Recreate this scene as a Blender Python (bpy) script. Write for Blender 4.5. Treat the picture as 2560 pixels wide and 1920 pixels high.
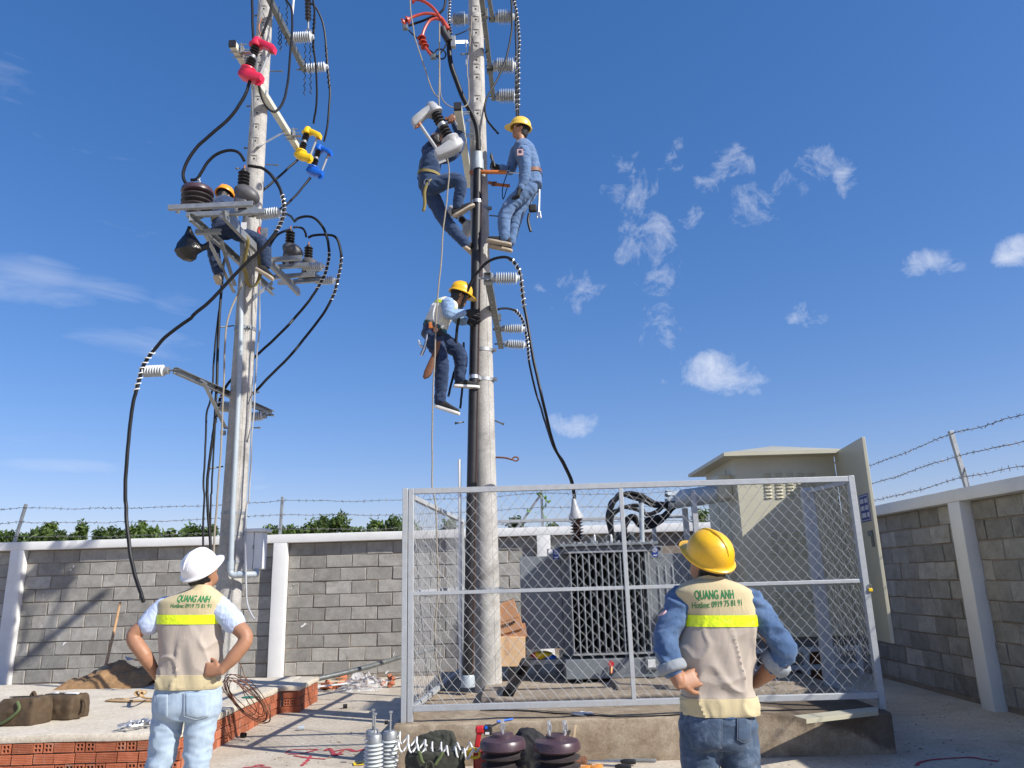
import bpy, math, random
import numpy as np
from mathutils import Vector as V, Matrix, noise
R = math.radians
random.seed(7)
scene = bpy.context.scene
for o in list(bpy.data.objects): bpy.data.objects.remove(o)

# ------------------------------------------------------------------ camera
F_PX, PITCH, ROLL, CAM_H = 1900.0, R(14.4), R(1.65), 1.5
cp, sp, cr, sr = math.cos(PITCH), math.sin(PITCH), math.cos(ROLL), math.sin(ROLL)
c_fw = V((0, cp, sp)); c_u0 = V((0, -sp, cp)); c_r0 = V((1, 0, 0))
c_ri = c_r0*cr - c_u0*sr; c_up = c_r0*sr + c_u0*cr
cam_data = bpy.data.cameras.new('camera'); cam = bpy.data.objects.new('camera', cam_data)
scene.collection.objects.link(cam); scene.camera = cam
cam_data.sensor_width = 36; cam_data.sensor_fit = 'HORIZONTAL'; cam_data.lens = F_PX/2560*36
cam_data.clip_start = 0.05; cam_data.clip_end = 3000
cam.matrix_world = Matrix(((c_ri.x, c_up.x, -c_fw.x, 0), (c_ri.y, c_up.y, -c_fw.y, 0), (c_ri.z, c_up.z, -c_fw.z, CAM_H), (0, 0, 0, 1)))

# ------------------------------------------------------------------ sky and sun
SUN_EL, SUN_AZ = R(37), R(118)          # azimuth clockwise from +Y
world = bpy.data.worlds.new('World'); scene.world = world; world.use_nodes = True
wn, wl = world.node_tree.nodes, world.node_tree.links
wn.clear()
w_out = wn.new('ShaderNodeOutputWorld'); w_bg = wn.new('ShaderNodeBackground')
sky = wn.new('ShaderNodeTexSky'); sky.sky_type = 'NISHITA'; sky.sun_disc = False
sky.sun_elevation = SUN_EL; sky.sun_rotation = SUN_AZ
sky.altitude = 0; sky.air_density = 1.0; sky.dust_density = 0.6; sky.ozone_density = 3.2
w_bg.inputs['Strength'].default_value = 0.125
wl.new(w_bg.outputs[0], w_out.inputs[0])
def wmath(op, a, b=None, c=None, clamp=False):
    n = wn.new('ShaderNodeMath'); n.operation = op; n.use_clamp = clamp
    for i, x in enumerate((a, b, c)):
        if x is None: continue
        if isinstance(x, (int, float)): n.inputs[i].default_value = x
        else: wl.new(x, n.inputs[i])
    return n.outputs[0]
w_tc = wn.new('ShaderNodeTexCoord'); w_sx = wn.new('ShaderNodeSeparateXYZ'); wl.new(w_tc.outputs['Generated'], w_sx.inputs[0])
w_az = wmath('ARCTAN2', w_sx.outputs[0], w_sx.outputs[1]); w_el = wmath('ARCSINE', w_sx.outputs[2])
w_cx = wn.new('ShaderNodeCombineXYZ'); wl.new(w_az, w_cx.inputs[0]); wl.new(w_el, w_cx.inputs[1])
def px_dir(px, py):
    d = (c_fw + c_ri*((px-1280)/F_PX) + c_up*((960-py)/F_PX)).normalized()
    return math.atan2(d.x, d.y), math.asin(d.z)
def w_noise(scale, sx=1.0, sy=1.0, rot=0.0, detail=9, rough=.62, dist=.4, off=0.0):
    m = wn.new('ShaderNodeMapping'); m.inputs['Scale'].default_value = (sx, sy, 1); m.inputs['Rotation'].default_value = (0, 0, rot)
    m.inputs['Location'].default_value = (off, off*.7, 0)
    wl.new(w_cx.outputs[0], m.inputs[0])
    n = wn.new('ShaderNodeTexNoise'); n.inputs['Scale'].default_value = scale; n.inputs['Detail'].default_value = detail
    n.inputs['Roughness'].default_value = rough; n.inputs['Distortion'].default_value = dist
    wl.new(m.outputs[0], n.inputs['Vector']); return n.outputs[0]
def cloud_mask(patches):
    tot = None
    for (px, py, rx, ry, s) in patches:
        a, e = px_dir(px, py); ra = rx/F_PX*1.05; re = ry/F_PX*.95
        dx = wmath('MULTIPLY', wmath('SUBTRACT', w_az, a), 1/ra); dy = wmath('MULTIPLY', wmath('SUBTRACT', w_el, e), 1/re)
        d2 = wmath('MULTIPLY_ADD', dy, dy, wmath('MULTIPLY', dx, dx))
        m = wmath('MULTIPLY', wmath('SUBTRACT', 1.0, d2, clamp=True), s)
        tot = m if tot is None else wmath('MAXIMUM', tot, m)
    return tot
puffs = [(1790,925,120,74,.70),(1855,960,95,54,.56),(1430,1058,95,48,.66),(1455,1075,70,34,.55),
         (1580,480,110,130,.42),(1610,590,130,170,.47),(1660,690,110,130,.47),(1640,800,100,110,.36),(1830,440,140,110,.46),(1730,440,150,90,.36),(1900,500,120,120,.36),
         (2010,440,90,90,.44),(2060,415,90,60,.44),(2105,430,55,90,.44),(1455,740,110,90,.42),(1380,715,90,60,.34),(1645,850,90,80,.40),(1720,540,80,60,.42),(1552,636,44,46,.44),
         (2320,655,110,46,.60),(2390,662,90,26,.42),(2545,632,60,50,.80),(2000,785,60,52,.46),(2050,797,60,26,.38),(1660,415,130,80,.30),(1255,1005,50,60,.32),(1340,1075,40,44,.28),(1660,965,60,50,.3),(1700,358,40,40,.32)]
wisps = [(90,690,130,60,.62),(30,715,240,50,.60),(230,720,160,44,.46),(330,850,200,44,.42),(400,880,140,30,.36),(160,1165,170,22,.50),(120,560,400,60,.12),(300,400,420,120,.12),(30,190,80,80,.30),(640,1195,60,46,.34),(100,1095,240,40,.22),(440,760,100,70,.24)]
n1 = w_noise(22, 1.0, 1.1, R(20), 14, .68, .5)
d1 = wmath('MULTIPLY', wmath('SUBTRACT', wmath('ADD', wmath('MULTIPLY', n1, 1.45), cloud_mask(puffs)), 1.075), 1.4, clamp=True)
n2 = w_noise(9, .7, 3.0, R(-10), 10, .62, 1.6, 3.0)
d2 = wmath('MULTIPLY', wmath('SUBTRACT', wmath('ADD', n2, cloud_mask(wisps)), .74), .8, clamp=True)
w_mix = wn.new('ShaderNodeMixRGB'); w_mix.inputs[2].default_value = (5.6, 5.8, 6.3, 1)
w_gm = wn.new('ShaderNodeGamma'); w_gm.inputs[1].default_value = .72; wl.new(sky.outputs[0], w_gm.inputs[0])
w_hs = wn.new('ShaderNodeHueSaturation'); w_hs.inputs['Saturation'].default_value = 1.5; w_hs.inputs['Value'].default_value = 1.0
wl.new(w_gm.outputs[0], w_hs.inputs['Color'])
w_tint = wn.new('ShaderNodeMixRGB'); w_tint.blend_type = 'MULTIPLY'; w_tint.inputs[0].default_value = 1; w_tint.inputs[2].default_value = (1.28, 1.13, 1.38, 1); wl.new(w_hs.outputs[0], w_tint.inputs[1])
wl.new(wmath('MAXIMUM', wmath('MULTIPLY', d1, .85), wmath('MULTIPLY', d2, .55)), w_mix.inputs[0]); wl.new(w_tint.outputs[0], w_mix.inputs[1]); wl.new(w_mix.outputs[0], w_bg.inputs[0])
sun_data = bpy.data.lights.new('sun', 'SUN'); sun = bpy.data.objects.new('sun', sun_data); scene.collection.objects.link(sun)
sun_data.energy = 5.0; sun_data.angle = R(.53); sun_data.color = (1, .955, .88)
s_dir = V((math.sin(SUN_AZ)*math.cos(SUN_EL), math.cos(SUN_AZ)*math.cos(SUN_EL), math.sin(SUN_EL)))
sun.rotation_euler = s_dir.to_track_quat('Z', 'Y').to_euler(); sun.location = (12, -6, 14)
scene.view_settings.view_transform = 'Standard'; scene.view_settings.look = 'None'
scene.view_settings.exposure = 0.42; scene.view_settings.gamma = 1.0
scene.cycles.max_bounces = 6; scene.cycles.transparent_max_bounces = 12

# ------------------------------------------------------------------ helpers: picture point -> place
def ray(px, py): return c_fw + c_ri*((px-1280)/F_PX) + c_up*((960-py)/F_PX)
def P(px, py, Y):
    d = ray(px, py); t = Y/d.y; return V((d.x*t, Y, CAM_H + d.z*t))
def PZ(px, py, z):
    d = ray(px, py); t = (z-CAM_H)/d.z; return V((d.x*t, d.y*t, z))
class Crop:
    def __init__(s, ox, oy, k): s.o = (ox, oy, k)
    def __call__(s, x, y, Y): return P(s.o[0]+x*s.o[2], s.o[1]+y*s.o[2], Y)
    def z(s, x, y, z): return PZ(s.o[0]+x*s.o[2], s.o[1]+y*s.o[2], z)
C1 = Crop(380,0,.2894); C2 = Crop(380,380,.2532); C3 = Crop(960,0,.2291); C4 = Crop(1000,240,.2532); C5 = Crop(1000,620,.2653)
C6 = Crop(280,780,.2893); C7 = Crop(0,1240,.4098); C8 = Crop(960,1100,.4219); B1 = Crop(1600,1060,.4459); B2 = Crop(2100,1000,.4822)
B3 = Crop(860,1640,.4250); B4 = Crop(280,1320,.3617); B5 = Crop(1600,1300,.3737); B6 = Crop(0,1640,.3888); B7 = Crop(600,1200,.3618); B8 = Crop(1800,1640,.3436)

# ------------------------------------------------------------------ mesh helpers
def frame(d, up=V((0, 0, 1))):
    d = d.normalized()
    if abs(d.dot(up)) > .98: up = V((0, 1, 0))
    x = up.cross(d).normalized(); y = d.cross(x).normalized()
    return x, y
def spline(pts, n=8):
    pts = [V(p) for p in pts]
    if len(pts) < 3: return [pts[0].lerp(pts[-1], i/n) for i in range(n+1)]
    q = [pts[0]*2-pts[1]] + pts + [pts[-1]*2-pts[-2]]; out = []
    for i in range(1, len(q)-2):
        p0, p1, p2, p3 = q[i-1:i+3]
        for k in range(n):
            t = k/n; out.append(.5*((2*p1)+(p2-p0)*t+(2*p0-5*p1+4*p2-p3)*t*t+(3*p1-p0-3*p2+p3)*t**3))
    out.append(pts[-1]); return out
class MB:
    def __init__(s): s.v = []; s.f = []
    def add(s, vs, fs):
        b = len(s.v); s.v += [tuple(p) for p in vs]; s.f += [tuple(i+b for i in f) for f in fs]; return s
    def box(s, c, size, ax=None):
        c = V(c); x, y, z = ax if ax else (V((1,0,0)), V((0,1,0)), V((0,0,1)))
        hx, hy, hz = [k/2 for k in size]; vs = []
        for k in (-1, 1):
            for j in (-1, 1):
                for i in (-1, 1): vs.append(c+x*(i*hx)+y*(j*hy)+z*(k*hz))
        return s.add(vs, [(0,2,3,1),(4,5,7,6),(0,1,5,4),(2,6,7,3),(0,4,6,2),(1,3,7,5)])
    def bx(s, x0, x1, y0, y1, z0, z1): return s.box(((x0+x1)/2,(y0+y1)/2,(z0+z1)/2), (x1-x0,y1-y0,z1-z0))
    def beam(s, a, b, w, h, up=V((0,0,1))):
        a, b = V(a), V(b); d = b-a; x, y = frame(d, up)
        return s.box((a+b)/2, (w, h, d.length), (x, y, d.normalized()))
    def channel(s, a, b, w, h, t=.006, up=V((0,0,1)), flip=1):      # C section along a-b, web on one side
        a, b = V(a), V(b); d = (b-a); x, y = frame(d, up); x = x*flip
        s.box((a+b)/2 - x*(w/2-t/2), (t, h, d.length), (x, y, d.normalized()))
        for k in (-1, 1): s.box((a+b)/2 + y*(k*(h/2-t/2)) + x*(t/2), (w-t, t, d.length), (x, y, d.normalized()))
        return s
    def tube(s, pts, r, n=8, cap=True, closed=False, prof=None):
        pts = [V(p) for p in pts]; m = len(pts)
        rs = r if isinstance(r, (list, tuple)) else [r]*m
        tg = []
        for i in range(m):
            if closed: t = pts[(i+1) % m]-pts[i-1]
            else: t = pts[min(i+1, m-1)]-pts[max(i-1, 0)]
            if t.length < 1e-9: t = V((0,0,1))
            tg.append(t.normalized())
        x, y = frame(tg[0]); vs = []; fs = []
        for i in range(m):
            if i:
                q = tg[i-1].rotation_difference(tg[i]); x = q @ x
                x = (x - tg[i]*x.dot(tg[i])).normalized()
            y = tg[i].cross(x)
            for k in range(n):
                a = 2*math.pi*k/n
                ca, sa = (math.cos(a), math.sin(a)) if prof is None else prof[k]
                vs.append(pts[i]+(x*ca+y*sa)*rs[i])
        for i in range(m if closed else m-1):
            j = (i+1) % m
            for k in range(n): fs.append((i*n+k, i*n+(k+1) % n, j*n+(k+1) % n, j*n+k))
        if cap and not closed: fs += [tuple(range(n-1, -1, -1)), tuple(range((m-1)*n, m*n))]
        return s.add(vs, fs)
    def rod(s, a, b, r, n=10, r2=None): return s.tube([a, b], [r, r if r2 is None else r2], n)
    def lathe(s, a, d, prof, n=20, cap=True):
        a = V(a); d = V(d).normalized(); x, y = frame(d); vs = []; fs = []
        for (t, r) in prof:
            for k in range(n):
                g = 2*math.pi*k/n; vs.append(a+d*t+(x*math.cos(g)+y*math.sin(g))*max(r, 1e-4))
        for i in range(len(prof)-1):
            for k in range(n): fs.append((i*n+k, i*n+(k+1) % n, (i+1)*n+(k+1) % n, (i+1)*n+k))
        if cap: fs += [tuple(range(n-1, -1, -1)), tuple(range((len(prof)-1)*n, len(prof)*n))]
        return s.add(vs, fs)
    def loft(s, rings, cap=True, closed=False):
        n = len(rings[0]); vs = [p for r in rings for p in r]; fs = []; m = len(rings)
        for i in range(m if closed else m-1):
            j = (i+1) % m
            for k in range(n): fs.append((i*n+k, i*n+(k+1) % n, j*n+(k+1) % n, j*n+k))
        if cap and not closed: fs += [tuple(range(n-1, -1, -1)), tuple(range((m-1)*n, m*n))]
        return s.add(vs, fs)
    def prism(s, poly, dv):
        poly = [V(p) for p in poly]; dv = V(dv)
        return s.loft([poly, [p+dv for p in poly]])
    def ball(s, c, r, n=12, ax=None):
        c = V(c); rx, ry, rz = r if isinstance(r, (tuple, list)) else (r, r, r)
        x, y, z = ax if ax else (V((1,0,0)), V((0,1,0)), V((0,0,1)))
        rings = []
        for i in range(1, n):
            t = math.pi*i/n
            rings.append([c + x*(rx*math.sin(t)*math.cos(2*math.pi*k/(2*n))) + y*(ry*math.sin(t)*math.sin(2*math.pi*k/(2*n))) - z*(rz*math.cos(t)) for k in range(2*n)])
        return s.loft(rings)
    def mesh(s, name):
        me = bpy.data.meshes.new(name); me.from_pydata(s.v, [], s.f); me.update(); return me
    def build(s, name, mat, parent=None, smooth=35, bevel=0, seg=2):
        return link(s.mesh(name), name, mat, parent, smooth, bevel, seg)
def link(me, name, mat, parent=None, smooth=35, bevel=0, seg=2):
    import bmesh
    bm = bmesh.new(); bm.from_mesh(me); bmesh.ops.recalc_face_normals(bm, faces=bm.faces); bm.to_mesh(me); bm.free()
    o = bpy.data.objects.new(name, me); scene.collection.objects.link(o)
    if mat is not None and not me.materials: me.materials.append(MAT[mat] if isinstance(mat, str) else mat)
    if smooth:
        me.polygons.foreach_set('use_smooth', [True]*len(me.polygons)); me.set_sharp_from_angle(angle=R(smooth))
    if bevel:
        b = o.modifiers.new('bevel', 'BEVEL'); b.width = bevel; b.segments = seg; b.limit_method = 'ANGLE'; b.angle_limit = R(50); b.harden_normals = False
    if parent is not None: put(o, parent)
    return o
def put(o, parent):
    o.parent = parent
    t = V((0, 0, 0)); p = parent
    while p is not None and p.get('_root') is None: p = p.parent
    if parent.get('_root') is not None: o.matrix_parent_inverse = Matrix.Translation(-V(parent['_root']))
def thing(name, label, cat, loc=(0,0,0), group=None):
    o = bpy.data.objects.new(name, None); scene.collection.objects.link(o); o.empty_display_size = .1
    o.location = loc; o['_root'] = tuple(loc); return tag(o, label, cat, group)
def tag(o, label, cat, group=None):
    o['label'] = label; o['category'] = cat
    if group: o['group'] = group
    return o
def struct(o): o['kind'] = 'structure'; return o
def stuff(o): o['kind'] = 'stuff'; return o
def dup(o, parent=None, off=V((0,0,0))):
    c = o.copy(); scene.collection.objects.link(c)
    if parent is not None: c.parent = parent
    return c
def dup_tree(root, loc, label, rot=None):
    c = root.copy(); scene.collection.objects.link(c); c.location = loc; c['label'] = label
    if rot is not None: c.rotation_euler = rot
    for ch in root.children:
        d = ch.copy(); scene.collection.objects.link(d); d.parent = c; d.matrix_parent_inverse = ch.matrix_parent_inverse.copy()
        for g in ch.children:
            e = g.copy(); scene.collection.objects.link(e); e.parent = d; e.matrix_parent_inverse = g.matrix_parent_inverse.copy()
    return c

# ------------------------------------------------------------------ materials
MAT = {}
def nodes(name):
    m = bpy.data.materials.new(name); m.use_nodes = True; MAT[name] = m
    nt = m.node_tree; return m, nt.nodes, nt.links, nt.nodes['Principled BSDF']
def ramp(N, stops):
    r = N.new('ShaderNodeValToRGB'); e = r.color_ramp.elements
    while len(e) < len(stops): e.new(.5)
    for i, (p, c) in enumerate(stops): e[i].position = p; e[i].color = (*c, 1) if len(c) == 3 else c
    return r
def tex(N, L, kind, scale, vec, detail=6, rough=.6, dist=0):
    t = N.new('ShaderNodeTex'+kind); t.inputs['Scale'].default_value = scale
    if kind == 'Noise':
        t.inputs['Detail'].default_value = detail; t.inputs['Roughness'].default_value = rough; t.inputs['Distortion'].default_value = dist
    if vec is not None: L.new(vec, t.inputs['Vector'])
    return t
def mixc(N, L, fac, a, b, mode='MIX'):
    m = N.new('ShaderNodeMixRGB'); m.blend_type = mode
    for i, x in enumerate((fac, a, b)):
        if isinstance(x, (int, float)): m.inputs[i].default_value = x if i == 0 else (x, x, x, 1)
        elif isinstance(x, tuple): m.inputs[i].default_value = (*x, 1) if len(x) == 3 else x
        else: L.new(x, m.inputs[i])
    return m.outputs[0]
def bumpn(N, L, h, strength, dist=.01, prev=None):
    b = N.new('ShaderNodeBump'); b.inputs['Strength'].default_value = strength; b.inputs['Distance'].default_value = dist
    L.new(h, b.inputs['Height'])
    if prev is not None: L.new(prev, b.inputs['Normal'])
    return b.outputs[0]
def M(name, col, rough=.6, metal=0, var=.12, vs=6, bump=.15, bs=60, rnd=0, dirt=0, dcol=(.12,.09,.06), ds=3, spec=.5, coat=0, bd=.004):
    m, N, L, B = nodes(name)
    tc = N.new('ShaderNodeTexCoord').outputs['Object']
    n = tex(N, L, 'Noise', vs, tc, 8, .65)
    hi = tuple(min(1, c*(1+var)) for c in col); lo = tuple(c*(1-var) for c in col)
    c = ramp(N, [(.3, lo), (.7, hi)]); L.new(n.outputs[0], c.inputs[0]); out = c.outputs[0]
    if dirt:
        nd = tex(N, L, 'Noise', ds, tc, 10, .7, .6); rd = ramp(N, [(.5, (0,0,0)), (.72, (1,1,1))]); L.new(nd.outputs[0], rd.inputs[0])
        f = N.new('ShaderNodeMath'); f.operation = 'MULTIPLY'; f.inputs[1].default_value = dirt; L.new(rd.outputs[0], f.inputs[0])
        out = mixc(N, L, f.outputs[0], out, dcol)
    if rnd:
        oi = N.new('ShaderNodeObjectInfo'); mr = N.new('ShaderNodeMapRange')
        mr.inputs[3].default_value = 1-rnd; mr.inputs[4].default_value = 1+rnd; L.new(oi.outputs['Random'], mr.inputs[0])
        out = mixc(N, L, 1.0, out, mr.outputs[0], 'MULTIPLY')
    L.new(out, B.inputs['Base Color'])
    B.inputs['Roughness'].default_value = rough; B.inputs['Metallic'].default_value = metal; B.inputs['Specular IOR Level'].default_value = spec
    B.inputs['Coat Weight'].default_value = coat
    r = N.new('ShaderNodeMapRange'); r.inputs[3].default_value = max(.05, rough-.1); r.inputs[4].default_value = min(1, rough+.1)
    L.new(n.outputs[0], r.inputs[0]); L.new(r.outputs[0], B.inputs['Roughness'])
    if bump:
        nb = tex(N, L, 'Noise', bs, tc, 4, .6); L.new(bumpn(N, L, nb.outputs[0], bump, bd), B.inputs['Normal'])
    return m
M('galv', (.33,.345,.35), .5, .6, .18, 14, .1, 120)
M('galv_dark', (.16,.17,.165), .5, .55, .25, 10, .1, 100)
M('fence_paint', (.42,.44,.45), .45, .1, .1, 9, .12, 90, dirt=.35, dcol=(.24,.17,.12), ds=9)
M('wire', (.36,.37,.38), .6, .15, .1, 30, 0, spec=.25)
M('barbed', (.2,.19,.18), .6, .6, .25, 30, 0)
M('porcelain', (.55,.575,.58), .22, 0, .05, 8, .03, 30, dirt=.12, dcol=(.4,.38,.33), ds=9, coat=.4)
M('rubber', (.008,.008,.009), .5, 0, .3, 20, .1, 120, spec=.3)
M('pvc_black', (.012,.011,.012), .45, 0, .4, 5, .08, 60, dirt=.12, dcol=(.05,.04,.036), ds=4)
M('polymer', (.018,.018,.021), .55, 0, .2, 12, .05, 40)
M('resin_brown', (.062,.035,.045), .36, 0, .15, 7, .05, 50, dirt=.35, dcol=(.13,.1,.1), ds=6)
M('resin_dark', (.035,.028,.03), .5, 0, .2, 9, .06, 50, dirt=.3, dcol=(.1,.09,.085), ds=8)
M('resin_grey', (.085,.083,.088), .5, 0, .2, 9, .06, 50, dirt=.3, dcol=(.14,.13,.12), ds=8)
M('red_plastic', (.62,.025,.07), .38, 0, .1, 8, .06, 30)
M('yellow_plastic', (.83,.54,.012), .38, 0, .1, 8, .06, 30)
M('blue_plastic', (.008,.12,.58), .38, 0, .1, 8, .06, 30)
M('grey_plastic', (.35,.36,.37), .45, 0, .1, 8, .06, 30, dirt=.25, dcol=(.25,.24,.22), ds=6)
M('red_shrink', (.40,.045,.02), .42, 0, .2, 9, .1, 40)
M('beige_steel', (.60,.60,.50), .42, 0, .07, 8, .06, 40, dirt=.15, dcol=(.3,.28,.2), ds=6)
M('conduit', (.37,.42,.45), .4, 0, .08, 6, .04, 40, dirt=.2, dcol=(.25,.23,.2), ds=5)
M('white_box', (.70,.71,.70), .4, 0, .05, 6, .03, 30, dirt=.12, dcol=(.4,.37,.32), ds=6)
M('transformer', (.165,.185,.20), .42, 0, .08, 5, .05, 60, dirt=.3, dcol=(.16,.16,.15), ds=5)
M('transformer_fin', (.27,.295,.31), .45, 0, .08, 5, .05, 60)
M('transformer_dark', (.11,.12,.13), .5, 0, .1, 5, .05, 60)
M('black_hole', (.008,.008,.008), .9, 0, 0, 5, 0)
M('brown_glaze', (.055,.022,.014), .2, 0, .15, 10, .03, 30, coat=.5)
M('cabinet', (.48,.455,.34), .45, 0, .035, 3, .02, 80, dirt=.12, dcol=(.32,.29,.2), ds=5)
M('white_paint', (.72,.72,.71), .7, 0, .06, 4, .15, 60, dirt=.25, dcol=(.45,.43,.4), ds=3)
M('rope', (.27,.24,.19), .85, 0, .25, 60, .4, 200)
M('orange_strap', (.50,.15,.03), .7, 0, .15, 30, .3, 200)
M('olive_strap', (.21,.17,.055), .8, 0, .2, 30, .3, 200)
M('aluminium', (.62,.63,.64), .35, .8, .1, 20, 0)
M('copper', (.5,.2,.1), .4, .8, .1, 20, 0)
M('steel_tool', (.5,.5,.5), .28, .9, .1, 20, 0)
M('skin', (.35,.175,.10), .5, 0, .1, 14, .08, 220, spec=.4)
M('hair', (.012,.01,.009), .5, 0, .2, 40, .4, 250)
M('black_cloth', (.014,.014,.016), .8, 0, .2, 20, .3, 120)
M('yellow_helmet', (.82,.46,.012), .36, 0, .07, 5, .03, 40, dirt=.45, dcol=(.42,.22,.02), ds=22, coat=.3)
M('pale_helmet', (.78,.52,.08), .35, 0, .05, 5, .02, 40, coat=.2)
M('orange_helmet', (.78,.30,.02), .35, 0, .05, 5, .02, 40, coat=.2)
M('white_helmet', (.76,.76,.78), .36, 0, .04, 5, .02, 40, dirt=.25, dcol=(.55,.54,.52), ds=18, coat=.2)
M('sole', (.42,.36,.28), .8, 0, .15, 20, .2, 90)
M('white_rubber', (.7,.69,.66), .7, 0, .08, 20, .1, 90)
M('leather', (.16,.065,.03), .6, 0, .2, 20, .2, 90)
M('teal_belt', (.012,.11,.13), .75, 0, .2, 30, .3, 150)
M('bag_black', (.006,.006,.007), .28, 0, .2, 20, .5, 14, bd=.03)
M('canvas', (.075,.048,.025), .85, 0, .2, 9, .5, 240, dirt=.35, dcol=(.2,.16,.1), ds=7)
M('canvas_dark', (.032,.034,.025), .85, 0, .25, 9, .5, 240)
M('green_trim', (.09,.12,.045), .8, 0, .2, 9, .4, 200)
M('cardboard', (.43,.22,.11), .8, 0, .1, 6, .2, 60, dirt=.25, dcol=(.3,.15,.08), ds=5)
M('cardboard_pale', (.55,.37,.21), .8, 0, .1, 6, .2, 60, dirt=.2, dcol=(.42,.26,.14), ds=5)
M('tape', (.5,.31,.17), .4, 0, .1, 6, .1, 60)
M('tool_red', (.50,.02,.025), .35, 0, .1, 10, .03, 60)
M('tool_yellow', (.80,.55,.02), .45, 0, .1, 10, .03, 60)
M('sand', (.33,.19,.085), .95, 0, .3, 18, .9, 110, dirt=.5, dcol=(.42,.28,.15), ds=9, bd=.02)
M('wood', (.40,.24,.12), .7, 0, .25, 12, .3, 90)
M('timber_pale', (.55,.42,.27), .7, 0, .2, 12, .3, 90)
M('sign_blue', (.012,.045,.24), .4, 0, .1, 10, 0)
M('sign_white', (.75,.75,.75), .5, 0, .05, 10, 0)
M('print_green', (.012,.20,.055), .7, 0, .15, 30, 0)
M('vine_leaf', (.13,.25,.04), .6, 0, .3, 10, 0)
M('bark', (.10,.075,.05), .9, 0, .3, 12, .5, 60)
M('zinc_bolt', (.55,.56,.57), .35, .85, .15, 20, 0)
M('rusty', (.2,.09,.05), .8, .2, .4, 30, .3, 120)
M('red_marking', (.42,.05,.07), .9, 0, .3, 20, .1, 60)
M('orange_glove', (.55,.22,.04), .8, 0, .2, 20, .4, 120)
M('patch', (.50,.33,.33), .8, 0, .1, 20, .2, 120)
M('purple_pad', (.02,.02,.08), .8, 0, .1, 20, .2, 120)
M('green_cloth', (.03,.2,.15), .8, 0, .1, 20, .2, 120)
# ---- special materials
def concrete(name, a, b, stain=(.12,.11,.09), rough=.85, sc=1.0, stain_amt=.5, bump=.35, rnd=0, speck=True, streak=None):
    m, N, L, B = nodes(name)
    tc = N.new('ShaderNodeTexCoord').outputs['Object']
    if rnd:                                             # pieces that share a mesh get their own patch of pattern
        oi = N.new('ShaderNodeObjectInfo'); vm = N.new('ShaderNodeVectorMath'); vm.operation = 'MULTIPLY_ADD'
        L.new(oi.outputs['Random'], vm.inputs[0]); vm.inputs[1].default_value = (37, 53, 71); L.new(tc, vm.inputs[2]); tc = vm.outputs[0]
    n1 = tex(N, L, 'Noise', 2.2*sc, tc, 10, .7, .3); n2 = tex(N, L, 'Noise', 35*sc, tc, 6, .7)
    r1 = ramp(N, [(.32, a), (.68, b)]); L.new(n1.outputs[0], r1.inputs[0])
    r2 = ramp(N, [(.3, (.72,.72,.72)), (.7, (1.15,1.15,1.15))]); L.new(n2.outputs[0], r2.inputs[0])
    c = mixc(N, L, 1.0, r1.outputs[0], r2.outputs[0], 'MULTIPLY')
    n3 = tex(N, L, 'Noise', 1.1*sc, tc, 12, .72, .8); r3 = ramp(N, [(.54, (0,0,0)), (.70, (1,1,1))]); L.new(n3.outputs[0], r3.inputs[0])
    f = N.new('ShaderNodeMath'); f.operation = 'MULTIPLY'; f.inputs[1].default_value = stain_amt; L.new(r3.outputs[0], f.inputs[0])
    c = mixc(N, L, f.outputs[0], c, stain)
    if streak:                                          # rain streaks down a face
        mp = N.new('ShaderNodeMapping'); mp.inputs['Scale'].default_value = (9, 9, .7); L.new(tc, mp.inputs[0])
        ns = tex(N, L, 'Noise', 1.6, mp.outputs[0], 7, .7); rs = ramp(N, [(.52, (0,0,0)), (.74, (1,1,1))]); L.new(ns.outputs[0], rs.inputs[0])
        f2 = N.new('ShaderNodeMath'); f2.operation = 'MULTIPLY'; f2.inputs[1].default_value = streak[0]; L.new(rs.outputs[0], f2.inputs[0])
        c = mixc(N, L, f2.outputs[0], c, streak[1])
    if rnd:
        mr = N.new('ShaderNodeMapRange'); mr.inputs[3].default_value = 1-rnd; mr.inputs[4].default_value = 1+rnd; L.new(oi.outputs['Random'], mr.inputs[0])
        c = mixc(N, L, 1.0, c, mr.outputs[0], 'MULTIPLY')
    L.new(c, B.inputs['Base Color']); B.inputs['Roughness'].default_value = rough; B.inputs['Specular IOR Level'].default_value = .3
    nb = tex(N, L, 'Noise', 90*sc, tc, 5, .7); b1 = bumpn(N, L, nb.outputs[0], bump, .006); b2 = bumpn(N, L, n1.outputs[0], .3, .02, b1); L.new(b2, B.inputs['Normal'])
    return m
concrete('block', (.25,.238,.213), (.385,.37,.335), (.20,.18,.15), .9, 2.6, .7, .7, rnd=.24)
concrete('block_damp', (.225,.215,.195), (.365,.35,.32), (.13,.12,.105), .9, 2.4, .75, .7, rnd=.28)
concrete('mortar', (.20,.165,.13), (.30,.25,.2), (.14,.12,.1), .95, 3, .4, .6)
concrete('pole_concrete', (.33,.315,.285), (.53,.515,.48), (.20,.19,.17), .85, 1.9, .75, .5, streak=(.35, (.27,.25,.22)))
concrete('plinth', (.22,.16,.10), (.46,.385,.285), (.13,.095,.065), .88, 1.7, .75, .5, streak=(.4, (.2,.15,.1)))
concrete('plinth_top', (.27,.22,.165), (.40,.34,.265), (.2,.16,.12), .88, 1.1, .6, .5)
concrete('slab', (.54,.475,.37), (.66,.60,.49), (.40,.35,.28), .85, .9, .5, .3)
concrete('ground', (.43,.365,.28), (.60,.535,.43), (.25,.21,.165), .88, .75, .6, .35)
concrete('wet_patch', (.09,.075,.06), (.13,.11,.09), (.06,.05,.04), .6, 2, .5, .4)
concrete('brick', (.36,.105,.05), (.50,.175,.09), (.38,.29,.22), .85, 4, .75, .4, rnd=.18)
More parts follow.
